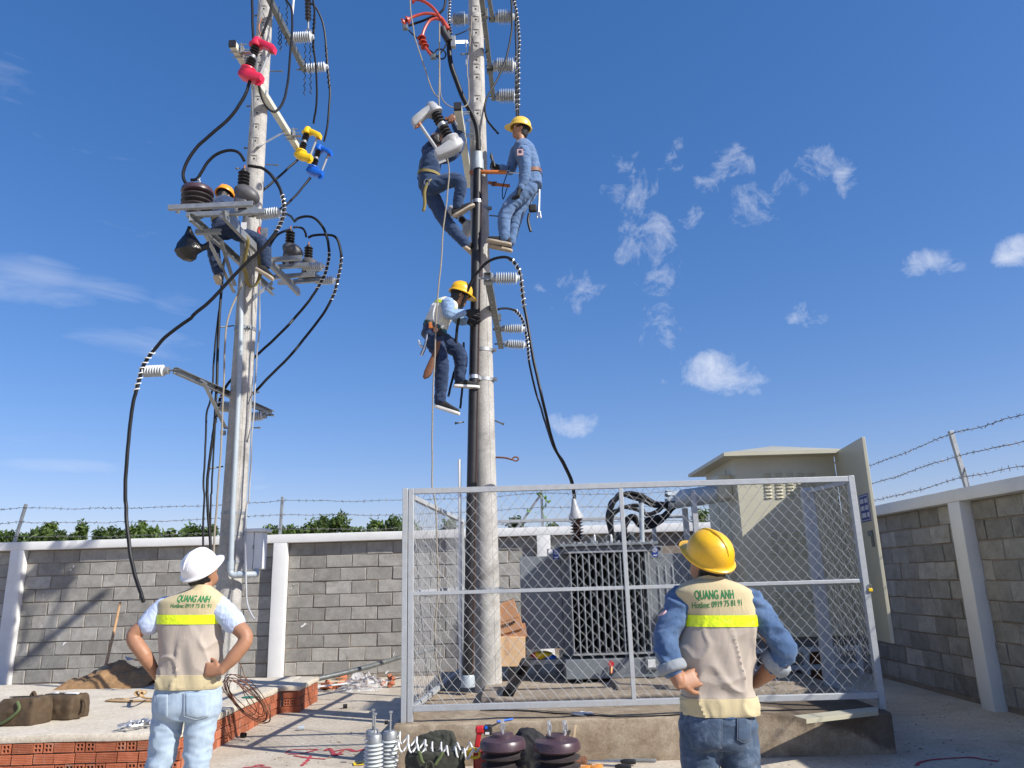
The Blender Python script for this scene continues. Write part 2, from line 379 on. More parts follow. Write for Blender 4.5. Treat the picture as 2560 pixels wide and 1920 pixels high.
M('paint_wall', (.68,.68,.665), .75, 0, .05, 2.5, .15, 50, dirt=.3, dcol=(.5,.48,.44), ds=2)
def cloth(name, col, var=.12, weave=700, fold=.5, fs=5, fade=None, rough=.85, fstretch=(1,1,.45)):
    m, N, L, B = nodes(name); tc = N.new('ShaderNodeTexCoord').outputs['Object']
    n = tex(N, L, 'Noise', 7, tc, 8, .65, .4); r = ramp(N, [(.3, tuple(c*(1-var) for c in col)), (.7, tuple(min(1, c*(1+var)) for c in col))]); L.new(n.outputs[0], r.inputs[0]); c = r.outputs[0]
    if fade:
        nf = tex(N, L, 'Noise', 11, tc, 9, .7, .9); rf = ramp(N, [(.48, (0,0,0)), (.68, (.8,.8,.8))]); L.new(nf.outputs[0], rf.inputs[0]); c = mixc(N, L, rf.outputs[0], c, fade)
    L.new(c, B.inputs['Base Color']); B.inputs['Roughness'].default_value = rough; B.inputs['Specular IOR Level'].default_value = .2
    B.inputs['Sheen Weight'].default_value = .15
    mp = N.new('ShaderNodeMapping'); mp.inputs['Scale'].default_value = fstretch; L.new(tc, mp.inputs[0])
    nb = tex(N, L, 'Noise', fs*2.2, mp.outputs[0], 4, .55, 1.4); b1 = bumpn(N, L, nb.outputs[0], fold, .03)
    nw = tex(N, L, 'Noise', weave, tc, 2, .5); L.new(bumpn(N, L, nw.outputs[0], .25, .001, b1), B.inputs['Normal'])
    return m
cloth('denim_pale', (.33,.42,.51), .1, 700, .18, 5, (.42,.50,.57))
cloth('denim_mid', (.048,.075,.12), .25, 700, .18, 6, (.17,.22,.29))
cloth('denim_jacket', (.062,.115,.22), .2, 700, .18, 6, (.13,.20,.32))
cloth('denim_work', (.095,.165,.30), .12, 700, .18, 7, (.135,.22,.37))
cloth('denim_shirt_pale', (.22,.33,.50), .12, 700, .18, 7)
cloth('denim_deep', (.024,.048,.108), .15, 700, .18, 7, (.038,.072,.15))
cloth('denim_navy', (.016,.03,.07), .25, 700, .18, 7, (.05,.08,.15))
cloth('shirt_blue', (.47,.55,.72), .06, 900, .4, 6)
cloth('vest_cream', (.52,.44,.265), .05, 900, .25, 3)
cloth('vest_taupe', (.40,.345,.29), .05, 900, .25, 2.2, None, .7, (1,1,.6))
cloth('vest_pale', (.62,.60,.52), .08, 900, .5, 5)
def reflective():
    m, N, L, B = nodes('hi_vis'); tc = N.new('ShaderNodeTexCoord').outputs['Object']
    n = tex(N, L, 'Voronoi', 45, tc); r = ramp(N, [(0, (.62,.80,.0)), (.8, (.78,.92,.01))]); L.new(n.outputs[0], r.inputs[0])
    L.new(r.outputs[0], B.inputs['Base Color']); B.inputs['Roughness'].default_value = .3; B.inputs['Coat Weight'].default_value = .5
    B.inputs['Coat Roughness'].default_value = .15
    nb = tex(N, L, 'Noise', 24, tc, 5, .6, 1); L.new(bumpn(N, L, nb.outputs[0], .6, .012), B.inputs['Normal'])
reflective()
def leafmat(name, a, b):
    m, N, L, B = nodes(name); oi = N.new('ShaderNodeObjectInfo'); tc = N.new('ShaderNodeTexCoord').outputs['Object']
    n = tex(N, L, 'Noise', 1.3, tc, 6, .7); r = ramp(N, [(.3, a), (.7, b)]); L.new(n.outputs[0], r.inputs[0])
    mr = N.new('ShaderNodeMapRange'); mr.inputs[3].default_value = .75; mr.inputs[4].default_value = 1.25; L.new(oi.outputs['Random'], mr.inputs[0])
    c = mixc(N, L, 1.0, r.outputs[0], mr.outputs[0], 'MULTIPLY'); L.new(c, B.inputs['Base Color']); B.inputs['Roughness'].default_value = .55
    tr = N.new('ShaderNodeBsdfTranslucent'); L.new(c, tr.inputs[0]); ms = N.new('ShaderNodeMixShader'); ms.inputs[0].default_value = .35
    L.new(B.outputs[0], ms.inputs[1]); L.new(tr.outputs[0], ms.inputs[2]); L.new(ms.outputs[0], N['Material Output'].inputs[0])
leafmat('leaf', (.05,.09,.02), (.125,.19,.04))
def clear_plastic():
    m, N, L, B = nodes('clear_plastic'); tc = N.new('ShaderNodeTexCoord').outputs['Object']
    B.inputs['Base Color'].default_value = (.75,.76,.78,1); B.inputs['Roughness'].default_value = .2
    tr = N.new('ShaderNodeBsdfTransparent'); ms = N.new('ShaderNodeMixShader'); n = tex(N, L, 'Noise', 14, tc, 6, .7)
    r = ramp(N, [(.42, (.08,)*3), (.68, (.75,)*3)]); L.new(n.outputs[0], r.inputs[0]); L.new(r.outputs[0], ms.inputs[0])
    L.new(tr.outputs[0], ms.inputs[1]); L.new(B.outputs[0], ms.inputs[2]); L.new(ms.outputs[0], N['Material Output'].inputs[0])
    nb = tex(N, L, 'Noise', 30, tc, 4, .6); L.new(bumpn(N, L, nb.outputs[0], .8, .02), B.inputs['Normal'])
clear_plastic()
import bmesh
def rough_box(name, x0, x1, y0, y1, z0, z1, mat, parent=None, cut=.12, amp=.006, bev=.02, seed=0, smooth=50):
    bm = bmesh.new(); bmesh.ops.create_cube(bm, size=1)
    for v in bm.verts: v.co = V((x0+(v.co.x+.5)*(x1-x0), y0+(v.co.y+.5)*(y1-y0), z0+(v.co.z+.5)*(z1-z0)))
    bmesh.ops.bevel(bm, geom=bm.edges[:], offset=bev, segments=2, affect='EDGES', profile=.6)
    for ax in range(3):
        lo, hi = (x0, y0, z0)[ax], (x1, y1, z1)[ax]; k = int((hi-lo)/cut)
        for i in range(1, k):
            co = [0, 0, 0]; co[ax] = lo+(hi-lo)*i/k; no = [0, 0, 0]; no[ax] = 1
            bmesh.ops.bisect_plane(bm, geom=bm.verts[:]+bm.edges[:]+bm.faces[:], plane_co=co, plane_no=no)
    for v in bm.verts:
        n = noise.noise_vector(v.co*3.1+V((seed, 0, 0)))*amp + noise.noise_vector(v.co*11+V((seed, 5, 0)))*amp*.7
        v.co += n
    me = bpy.data.meshes.new(name); bm.to_mesh(me); bm.free()
    return link(me, name, mat, parent, smooth)

# ---- ground: one sheet to the horizon
g = MB(); g.add([(-900,-60,0),(900,-60,0),(900,1500,0),(-900,1500,0)], [(0,1,2,3)])
ground = struct(g.build('ground', 'ground', smooth=0))
def stroke(pts, w, z=.004, seed=0):
    pts = spline([V((p.x, p.y, z)) for p in pts], 7); m = MB(); vs = []; fs = []
    for i, p in enumerate(pts):
        t = (pts[min(i+1, len(pts)-1)]-pts[max(i-1, 0)]).normalized(); s = V((-t.y, t.x, 0)); k = w*(.7+.5*noise.noise(p*9+V((seed, 0, 0))))
        vs += [p+s*k, p-s*k]
    for i in range(len(pts)-1): fs.append((2*i, 2*i+1, 2*i+3, 2*i+2))
    return m.add(vs, fs)
for i, pts in enumerate([[(1840,625),(1870,603),(1960,600),(2040,598)], [(1850,630),(1930,628),(2000,612),(2050,600)], [(1890,640),(1990,655),(2095,662)], [(2000,640),(1975,672),(1940,705)],
                         [(1560,718),(1650,712),(1745,716)], [(1620,716),(1660,700),(1700,704)], [(2090,610),(2120,596),(2160,640),(2212,600)], [(2130,625),(2212,632)]]):
    stroke([B6.z(x, y, .004) for x, y in pts], .022, .004+.0003*i, i).build('red_marking', 'red_marking', ground, 0)
stroke([B8.z(x, y, .004) for x, y in [(1430,795),(1450,775),(1520,757),(1640,745),(1820,736),(1900,748),(2025,766)]], .02, .004, 9).build('red_marking', 'red_marking', ground, 0)
stroke([B3.z(x, y, .004) for x, y in [(-60,560),(20,548),(70,560),(125,545)]], .03, .004, 11).build('red_marking', 'red_marking', ground, 0)

# ---- concrete plinth of the transformer enclosure
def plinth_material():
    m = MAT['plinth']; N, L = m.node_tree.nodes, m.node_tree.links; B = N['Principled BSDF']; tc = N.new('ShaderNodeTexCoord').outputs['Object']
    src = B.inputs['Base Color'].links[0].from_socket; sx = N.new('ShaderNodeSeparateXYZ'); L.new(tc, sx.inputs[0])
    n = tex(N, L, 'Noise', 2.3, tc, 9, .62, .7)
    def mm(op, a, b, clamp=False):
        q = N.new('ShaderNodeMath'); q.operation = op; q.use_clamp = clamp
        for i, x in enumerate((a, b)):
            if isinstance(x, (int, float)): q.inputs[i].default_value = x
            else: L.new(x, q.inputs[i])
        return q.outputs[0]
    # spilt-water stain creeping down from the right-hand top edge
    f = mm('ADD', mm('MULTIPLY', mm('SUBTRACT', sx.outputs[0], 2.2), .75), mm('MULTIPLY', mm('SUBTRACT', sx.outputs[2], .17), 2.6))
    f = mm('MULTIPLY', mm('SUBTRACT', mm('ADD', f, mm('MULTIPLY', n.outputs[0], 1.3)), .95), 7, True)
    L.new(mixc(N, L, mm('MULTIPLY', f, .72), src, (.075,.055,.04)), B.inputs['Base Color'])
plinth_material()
PX0, PX1, PY0, PY1, PH = -1.09, 3.13, 6.93, 11.0, .33
plinth = thing('concrete_plinth', 'low stained concrete plinth carrying the mesh enclosure and transformer', 'plinth', (1, 7, 0))
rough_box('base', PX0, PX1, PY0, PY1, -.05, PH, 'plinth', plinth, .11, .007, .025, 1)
rough_box('ledge', -.38, 2.98, 7.72, 10.6, PH-.02, PH+.085, 'plinth_top', plinth, .14, .006, .015, 3)
rough_box('ledge', .95, 2.98, 7.98, 10.5, PH+.07, PH+.12, 'plinth_top', plinth, .16, .005, .012, 4)

# ---- raised slab on hollow bricks
slab = thing('raised_slab', 'raised concrete slab edged with red hollow bricks around the left pole', 'slab', (-5, 8, 0))
SX, SY, SZ, SB = -2.95, 7.08, .31, 10.9
rough_box('slab_top', -10, SX+.005, SY-.01, SB, SZ-.062, SZ, 'slab', slab, .12, .009, .02, 6)
rough_box('slab_top', SX-.01, -2.70, 9.93, SB, SZ-.062, SZ-.002, 'slab', slab, .12, .007, .02, 8)
MB().bx(-10, SX-.03, SY+.03, SB-.02, -.05, SZ-.05).bx(SX-.04, -2.73, 9.97, SB-.02, -.05, SZ-.05).build('mortar_core', 'mortar', slab, 0)
def stretcher_mesh(L_=.172, H_=.078, D_=.078):
    pr = []; k = 6
    for i in range(k):
        z0 = -H_/2+H_*i/k; z1 = -H_/2+H_*(i+1)/k; w = (z1-z0)
        pr += [(0, z0+w*.08), (0, z1-w*.30), (.0035, z1-w*.2), (.0035, z1-w*.04)]
    pr += [(D_, H_/2), (D_, -H_/2)]
    m = MB(); m.loft([[V((x, y, z)) for (y, z) in pr] for x in (-L_/2, L_/2)]); me = m.mesh('brick'); me.materials.append(MAT['brick']); return me
def header_mesh(W_=.078, H_=.078, D_=.06):
    g_ = [-W_/2, -W_/2+.012, -.005, .005, W_/2-.012, W_/2]; vs = [V((x, 0, z)) for z in g_ for x in g_]; fs = []; m = MB()
    for j in range(5):
        for i in range(5):
            if i in (1, 3) and j in (1, 3): continue
            fs.append((j*6+i, j*6+i+1, (j+1)*6+i+1, (j+1)*6+i))
    m.add(vs, fs)
    for j in (1, 3):
        for i in (1, 3):
            x0, x1, z0, z1 = g_[i], g_[i+1], g_[j], g_[j+1]
            q = [(x0, z0), (x1, z0), (x1, z1), (x0, z1)]
            m.add([V((a, 0, b)) for a, b in q]+[V((a, .05, b)) for a, b in q], [(0,4,5,1),(1,5,6,2),(2,6,7,3),(3,7,4,0),(4,7,6,5)])
    b = [(-W_/2, -H_/2), (W_/2, -H_/2), (W_/2, H_/2), (-W_/2, H_/2)]
    m.add([V((x, 0, z)) for x, z in b]+[V((x, D_, z)) for x, z in b], [(0,1,5,4),(1,2,6,5),(2,3,7,6),(3,0,4,7),(4,5,6,7)])
    me = m.mesh('brick'); me.materials.append(MAT['brick']); return me
stretch_me, head_me = stretcher_mesh(), header_mesh()
def lay(me, pos, rz, parent, j=.003):
    o = bpy.data.objects.new('brick', me); scene.collection.objects.link(o); put(o, parent)
    o.location = V(pos)+V((random.uniform(-j, j), random.uniform(-j, j), random.uniform(-j, j)*.6)); o.rotation_euler = (random.uniform(-.02, .02), random.uniform(-.02, .02), rz+random.uniform(-.02, .02)); return o
def brick_run(start, direction, rz, length, rows, parent, patterns):
    for r, z in enumerate(rows):
        t = random.uniform(-.05, .02) if r else 0; k = r*2; pat = patterns[r % len(patterns)]
        while t < length-.02:
            c = pat[k % len(pat)]; w = .172 if c == 'S' else .078
            if t+w > length+.03: c = 'H'; w = .078
            if t+w > length+.03: break
            p = start+direction*(t+w/2); lay(stretch_me if c == 'S' else head_me, (p.x, p.y, z), rz, parent); t += w+random.uniform(.006, .014); k += 1
rows = (.205, .117, .029)
brick_run(V((SX-.01, SY, 0)), V((-1, 0, 0)), 0, 2.3, rows, slab, ['HHSHHS', 'S', 'HHHSHH'])
brick_run(V((SX, SY+.05, 0)), V((0, 1, 0)), R(90), 2.86, rows, slab, ['HHSHSS', 'SHSS', 'SSHS'])
brick_run(V((SX+.03, 9.95, 0)), V((1, 0, 0)), 0, .2, rows, slab, ['S', 'HH'])
brick_run(V((-2.715, 9.97, 0)), V((0, 1, 0)), R(90), .93, rows, slab, ['HSSH', 'SSH', 'HSS'])

# ---- block walls
BL, BH, GAP = .445, .2145, .013
def block_variant(k, L_):
    rnd = random.Random(k); bm = bmesh.new(); bmesh.ops.create_cube(bm, size=1)
    for v in bm.verts: v.co = V((v.co.x*(L_-GAP), v.co.y*.06, v.co.z*(BH-GAP)))
    ed = [e for e in bm.edges if all(v.co.y < 0 for v in e.verts)]
    bmesh.ops.bevel(bm, geom=ed, offset=.006, segments=1, affect='EDGES')
    for v in bm.verts: v.co += V((rnd.uniform(-1, 1)*.005, rnd.uniform(-1, 1)*.003, rnd.uniform(-1, 1)*.005))
    me = bpy.data.meshes.new('block'); bm.to_mesh(me); bm.free(); return me
blocks_full = [block_variant(i, BL) for i in range(6)]
def place_block(mat, pos, rz, L_, parent):
    key = (mat, round(L_, 2))
    if abs(L_-BL) < .01: lst = block_sets.setdefault((mat, 'f'), [m.copy() for m in blocks_full])
    else: lst = block_sets.setdefault(key, [block_variant(50+random.randrange(1000), round(L_, 2))])
    me = random.choice(lst)
    if not me.materials: me.materials.append(MAT[mat])
    o = bpy.data.objects.new('block', me); scene.collection.objects.link(o); put(o, parent)
    o.location = V(pos); o.rotation_euler = (random.uniform(-.012, .012), random.uniform(-.008, .008), rz+random.uniform(-.014, .014))
block_sets = {}
def block_panel(parent, mat, origin, d, n, length, z0, rows, skip=None, first=None):
    # origin: start of the panel at wall face; d: direction along the wall; n: outward normal
    rz = math.atan2(d.y, d.x)
    for r in range(rows):
        t = 0.0; z = z0+(r+.5)*BH; w = BL if r % 2 else BL*.45
        while t < length-.03:
            L_ = min(w, length-t)
            if L_ > .07:
                p = origin+d*(t+L_/2)+n*(random.uniform(-.008, .007)-.03)
                if skip is None or not skip(p.x, p.y, z): place_block(mat, (p.x+d.x*random.uniform(-.005, .005), p.y+d.y*random.uniform(-.005, .005), z+random.uniform(-.004, .004)), rz, round(L_/.05)*.05 if L_ < BL-.02 else BL, parent)
            t += L_; w = BL
WY, WT = 13.3, 2.35
bwall = thing('perimeter_wall', 'grey concrete block wall with white piers and coping at the back', 'wall', (-3, 13.3, 0))
MB().bx(-12, 5.3, WY+.012, WY+.2, -.05, WT-.13).build('mortar_core', 'mortar', bwall, 0)
piers_x = [-12.9, -8.5, -4.02, .46, 4.9]
for x in piers_x: rough_box('pier', x-.115, x+.115, WY-.13, WY+.05, -.05, WT-.138, 'paint_wall', bwall, .3, .004, .01, x)
rough_box('coping', -13, 5.25, WY-.135, WY+.24, WT-.14, WT, 'paint_wall', bwall, .4, .004, .012, 2)
def hid(x, y, z):                                        # behind the transformer and cabinet, out of sight
    return (x > 2.1) or (x > .75 and z < 1.9) 
for a, b in zip(piers_x[1:-1], piers_x[2:]):
    block_panel(bwall, 'block', V((a+.115, WY, 0)), V((1, 0, 0)), V((0, -1, 0)), b-a-.23, .055, 10, hid)
block_panel(bwall, 'block', V((-9.95, WY, 0)), V((1, 0, 0)), V((0, -1, 0)), 1.33, .055, 10)
rough_box('plaster_strip', -12, 5, WY-.012, WY+.05, -.02, .05, 'mortar', bwall, .5, .006, .01, 5)
RX = 5.12
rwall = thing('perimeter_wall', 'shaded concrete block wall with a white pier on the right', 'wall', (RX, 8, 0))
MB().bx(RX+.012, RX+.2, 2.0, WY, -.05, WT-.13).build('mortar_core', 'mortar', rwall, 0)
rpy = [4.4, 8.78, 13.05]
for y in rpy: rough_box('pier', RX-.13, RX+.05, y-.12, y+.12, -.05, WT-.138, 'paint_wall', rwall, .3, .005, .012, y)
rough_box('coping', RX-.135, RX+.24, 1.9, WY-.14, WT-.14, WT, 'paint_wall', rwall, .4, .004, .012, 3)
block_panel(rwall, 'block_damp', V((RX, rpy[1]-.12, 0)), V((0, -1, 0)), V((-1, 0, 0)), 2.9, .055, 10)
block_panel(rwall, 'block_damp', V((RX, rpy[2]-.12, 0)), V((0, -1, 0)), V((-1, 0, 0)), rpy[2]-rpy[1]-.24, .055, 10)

# ---- barbed wire on top of the walls
def barbed_wire(parent, pts, seed):
    rnd = random.Random(seed); m = MB(); path = []
    for a, b in zip(pts, pts[1:]):
        a, b = V(a), V(b); n = max(2, int((b-a).length/.25)); sag = -.012*(b-a).length
        for i in range(n):
            t = i/n; path.append(a.lerp(b, t)+V((rnd.uniform(-.008, .008), rnd.uniform(-.008, .008), 4*t*(1-t)*sag+rnd.uniform(-.012, .012))))
    path.append(V(pts[-1])); m.tube(path, .0042, 5)
    for i in range(len(path)-1):
        for k in (.25, .75):
            p = path[i].lerp(path[i+1], k)
            for j in range(2):
                d = V((rnd.uniform(-1, 1), rnd.uniform(-1, 1), rnd.uniform(-1, 1))).normalized()*.035
                m.tube([p-d, p+d], .0032, 4)
    return m.build('barbed_strand', 'barbed', parent, 0)
bw = thing('barbed_wire_fence', 'three strands of barbed wire on posts above the back wall', 'barbed wire', (-3, WY+.05, WT))
zs = (2.46, 2.70, 2.94); xs = [-13, -8.62, -4.08, .46, 4.9]
for i, x in enumerate(xs):
    lean = .16 if i == 1 else (.02 if i == 2 else 0)
    MB().beam(V((x-lean*.4, WY+.05, WT-.01)), V((x+lean*.35, WY+.05, WT+.66)), .045, .045, V((0,1,0))).build('post', 'galv', bw, 0, .004)
for i, z in enumerate(zs): barbed_wire(bw, [(x, WY+.02, z) for x in xs], i)
MB().beam(V((.02, WY+.06, WT)), V((.44, WY+.06, WT+.56)), .04, .04, V((0,1,0))).build('brace', 'galv', bw, 0)
bw2 = thing('barbed_wire_fence', 'barbed wire strands on a steel post above the right wall', 'barbed wire', (RX+.05, 8, WT))
ys = [2.0, 4.4, 8.75, 13.1]
for y in ys[1:]:
    MB().beam(V((RX+.05, y, WT-.01)), V((RX-.03, y, WT+.68)), .05, .045, V((0,1,0))).build('post', 'galv', bw2, 0, .004)
    MB().tube([V((RX+.05, y-.02, WT+.25)), V((RX+.02, y-.1, WT))], .008, 6).build('stay', 'galv', bw2)
for i, z in enumerate((2.50, 2.74, 2.99)): barbed_wire(bw2, [(RX+.04-.08*(z-WT)/.68, y, z) for y in ys], 20+i)
# creeper on the post behind the enclosure
vine = thing('creeper_vine', 'thin green creeper climbing the wire post behind the enclosure', 'vine', (.46, WY, WT))
rn = random.Random(3); m = MB(); stem = spline([V((.5+.05*math.sin(i*1.7), WY+.03, WT+.02+i*.09)) for i in range(7)], 4); m.tube(stem, .006, 5); m.build('stem', 'vine_leaf', vine)
for i in range(16):
    p = rn.choice(stem)+V((rn.uniform(-.06, .06), -.02, rn.uniform(-.03, .03)))
    if i > 12: p = V((.25+rn.uniform(-.1, .1), WY+.02, WT+.28+rn.uniform(-.06, .08)))
    d = V((rn.uniform(-1, 1), rn.uniform(-1, .2), rn.uniform(-.6, .8))).normalized(); x, y = frame(d); s = rn.uniform(.03, .055)
    MB().add([p-x*s, p-y*s*.8, p+x*s*1.2, p+y*s*.8], [(0,1,2,3)]).build('leaf', 'vine_leaf', vine, 0)

# ---- trees beyond the wall
def tree(px, py, Y, w, pointy, label):
    top = P(px, py, Y); rnd = random.Random(int(px*7+py)); x0, zt = top.x, top.z
    t = thing('young_tree', label, 'tree', (x0, Y, 0), 'trees beyond the back wall')
    m = MB(); m.tube([V((x0, Y, 0)), V((x0+.06, Y, zt*.5)), V((x0, Y, zt-.15))], [.09, .06, .015], 7)
    for k in range(7):
        z = zt*(.35+.08*k); a = rnd.uniform(0, 6.3); m.tube([V((x0, Y, z)), V((x0+math.cos(a)*w*.6, Y+math.sin(a)*w*.6, z+.35))], [.03, .008], 5)
    m.build('trunk', 'bark', t)
    c = MB(); n_cl = 95
    for k in range(n_cl):
        u = rnd.random(); h = zt-u*(zt-2.6)
        rad = w*(min(1, (.06+u*1.5) if pointy else (.28+u*1.7)))*(.55+.6*rnd.random()); a = rnd.uniform(0, 6.28)
        cc = V((x0+math.cos(a)*rad*.8, Y+math.sin(a)*rad*.8, h-.1)); cs = rnd.uniform(.18, .36)*(.75 if pointy else 1)
        for q in range(15):
            d = V((rnd.gauss(0, 1), rnd.gauss(0, 1), rnd.gauss(0, 1))); p = cc+d.normalized()*cs*rnd.random()**.5*1.25
            nn = V((rnd.gauss(0, 1), rnd.gauss(0, 1), rnd.gauss(.5, 1))).normalized(); xx, yy = frame(nn); s = rnd.uniform(.07, .13); l = s*rnd.uniform(1.2, 2)
            g_ = rnd.uniform(0, 6.28); ax = xx*math.cos(g_)+yy*math.sin(g_); ay = nn.cross(ax)
            c.add([p-ax*l, p-ay*s*.6, p+ax*l, p+ay*s*.6], [(0,1,2,3)])
    c.build('crown', 'leaf', t, 0)
tt = [(4,1334,0,0),(25,1328,0,0),(60,1330,0,0),(97,1318,0,1),(123,1312,0,0),(152,1325,0,0),(186,1332,0,0),(209,1305,1,0),(248,1326,0,0),(279,1320,0,1),(305,1327,0,0),(332,1322,0,0),
      (357,1306,1,1),(387,1316,0,0),(426,1320,0,0),(463,1320,0,1),(480,1317,0,0),(504,1320,0,0),(529,1316,1,0),(668,1313,0,0),(694,1317,0,1),(721,1312,0,0),(754,1327,0,0),(785,1312,0,0),(815,1296,0,1),
      (846,1285,0,0),(898,1312,0,0),(942,1311,0,0),(964,1321,0,1),(992,1295,0,0),(1024,1297,0,0),(1130,1302,0,0),(1295,1302,0,0),(1380,1306,0,1),(1752,1278,0,0)]
ORD = 'first second third fourth fifth sixth seventh eighth ninth tenth eleventh twelfth thirteenth fourteenth fifteenth sixteenth seventeenth eighteenth nineteenth twentieth'.split(); cnt = {}
for i, (px, py, pt, far) in enumerate(tt):
    big = px in (846, 992); w = (1.15 if big else random.uniform(.5, .85))*(.8 if pt else 1)
    side = 'left' if px < 545 else ('mid' if px < 1200 else 'right'); cnt[side] = cnt.get(side, 0)+1
    lab = (('pointed ' if pt else ('large leafy ' if big else '')) + 'young tree over the back wall, number %s from the left ' % ORD[cnt[side]-1]) + {'left': 'of the left pole', 'mid': 'between the poles', 'right': 'behind the enclosure'}[side]
    lab = lab.replace('number ', '')
    tree(px+random.uniform(-5, 5), py+random.uniform(-7, 9)*(0 if pt or big else 1), 44+(4 if far else 0)+random.uniform(-1, 1), w, pt, lab)
# ================================================================== poles and what hangs on them
def path(*segs, n=5):
    pts = []
    for crop, xy, yy in segs:
        ya, yb = yy if isinstance(yy, tuple) else (yy, yy)
        for i, (x, y) in enumerate(xy): pts.append(crop(x, y, ya+(yb-ya)*i/max(1, len(xy)-1)))
    return spline(pts, n)
def cable(name, label, pts, r, mat='rubber', cat='cable', n=8, group=None):
    for p in pts[3:-3]: p += noise.noise_vector(p*2.7)*.010+noise.noise_vector(p*9)*.003
    o = MB().tube(pts, r, n).build(name, mat); return tag(o, label, cat, group)
def helix(pts, i0, i1, turns, rad, r, mat, parent, name='spiral_tie'):
    seg = pts[i0:i1+1]; L = [0]
    for a, b in zip(seg, seg[1:]): L.append(L[-1]+(b-a).length)
    N_ = int(turns*12); out = []; x = None
    for k in range(N_+1):
        s = L[-1]*k/N_; j = max(i for i in range(len(L)) if L[i] <= s+1e-9); j = min(j, len(seg)-2)
        t = (s-L[j])/max(1e-6, L[j+1]-L[j]); p = seg[j].lerp(seg[j+1], t); d = (seg[j+1]-seg[j]).normalized(); x, y = frame(d, V((0, 1, 0)))
        a = 2*math.pi*turns*k/N_; out.append(p+(x*math.cos(a)+y*math.sin(a))*rad)
    return MB().tube(out, r, 5).build(name, mat, parent)
def concrete_pole(label, x, y, z0, h, r0, r1, pockets, pface, name='concrete_pole'):
    t = thing(name, label, 'pole', (x, y, z0)); prof = [(0, r0)]; k = 26
    rr = lambda z: r0+(r1-r0)*(z-z0)/h
    m = MB(); m.lathe((x, y, z0-.1), (0, 0, 1), [(h*i/k+.1*(i > 0), r0+(r1-r0)*i/k) for i in range(k+1)], 40); o = m.build('shaft', 'pole_concrete', t, 60)
    c = MB(); d = V((pface[0], pface[1], 0)).normalized(); sx = V((-d.y, d.x, 0))
    for (z, s) in pockets:
        p = V((x, y, z))+d*(rr(z)+.05-.012); c.box(p, (.085*s, .10, .10*s), (sx, d, V((0, 0, 1))))
    if pockets:
        cut = c.build('cutter', 'pole_concrete', None, 0); b = o.modifiers.new('pockets', 'BOOLEAN'); b.operation = 'DIFFERENCE'; b.object = cut; b.solver = 'EXACT'
        dg = bpy.context.evaluated_depsgraph_get(); me = bpy.data.meshes.new_from_object(o.evaluated_get(dg)); o.modifiers.clear(); o.data = me; bpy.data.objects.remove(cut)
        me.polygons.foreach_set('use_smooth', [True]*len(me.polygons)); me.set_sharp_from_angle(angle=R(35))
        for (z, s) in pockets:
            p = V((x, y, z))+d*(rr(z)-.0115); MB().lathe(p, d, [(0, .013), (.002, .013)], 12).build('bolt_hole', 'black_hole', t)
    # casting seam down the side
    d2 = V((math.cos(-.95), math.sin(-.95), 0)); MB().tube([V((x, y, z0+h*i/12))+d2*(rr(z0+h*i/12)-.001) for i in range(13)], .004, 5).build('casting_seam', 'pole_concrete', t)
    return t, rr
def band(parent, x, y, z, r, w=.045, lug=(1, 0), mat='galv', name='steel_band'):
    m = MB(); m.lathe((x, y, z-w/2), (0, 0, 1), [(0, r+.001), (0, r+.006), (w, r+.006), (w, r+.001)], 40, False)
    d = V((lug[0], lug[1], 0)).normalized(); s = V((-d.y, d.x, 0))
    for k in (-1, 1): m.box(V((x, y, z))+d*(r+.025)+s*(.012*k), (.05, .005, w), (d, s, V((0, 0, 1))))
    m.rod(V((x, y, z))+d*(r+.032)-s*.04, V((x, y, z))+d*(r+.032)+s*.04, .007, 6)
    return m.build(name, mat, parent, 35)
def step_bolt(parent, a, b, r=.009, name='step_bolt', mat='galv_dark'):
    a, b = V(a), V(b); d = (b-a).normalized(); m = MB(); m.rod(a, b, r, 8); m.rod(b-d*.012, b, r*1.9, 6); return m.build(name, mat, parent)
def insulator(label, a, b, r=.08, sheds=9, group='white ribbed post insulators', mat='porcelain', stud=.1):
    a, b = V(a), V(b); d = b-a; L = d.length; u = d.normalized()
    t = thing('post_insulator', label, 'insulator', a, group)
    MB().lathe(a, u, [(0, r*.55), (.0, r*.62), (L*.12, r*.62), (L*.13, r*.5)], 18).build('metal_base', 'galv', t)
    core = r*.56; pr = [(L*.13, core)]; s0, s1 = L*.15, L*.90; st = (s1-s0)/sheds
    for i in range(sheds):
        q = s0+st*i; pr += [(q+st*.12, core), (q+st*.38, r*.94), (q+st*.46, r), (q+st*.56, r*.96), (q+st*.88, core)]
    pr += [(L*.905, core*.9), (L*.93, core*.72), (L*.96, core*.8), (L*.99, core*.7), (L, core*.4)]
    MB().lathe(a, u, pr, 24).build('shed_body', mat, t, 50)
    if stud: MB().rod(a-u*stud, a, .010, 8).rod(a-u*(stud*.55), a-u*(stud*.35), .018, 6).build('stud', 'galv_dark', t)
    return t
def xsect(o, x, y, z, w0, w1, h0, h1, n=16, e=3.2):
    pts = []
    for k in range(n):
        a = 2*math.pi*k/n; c, s = math.cos(a), math.sin(a)
        pts.append(o+y*(math.copysign(abs(c)**(2/e), c)*(w0 if c < 0 else w1))+z*(math.copysign(abs(s)**(2/e), s)*(h0 if s < 0 else h1)))
    return pts
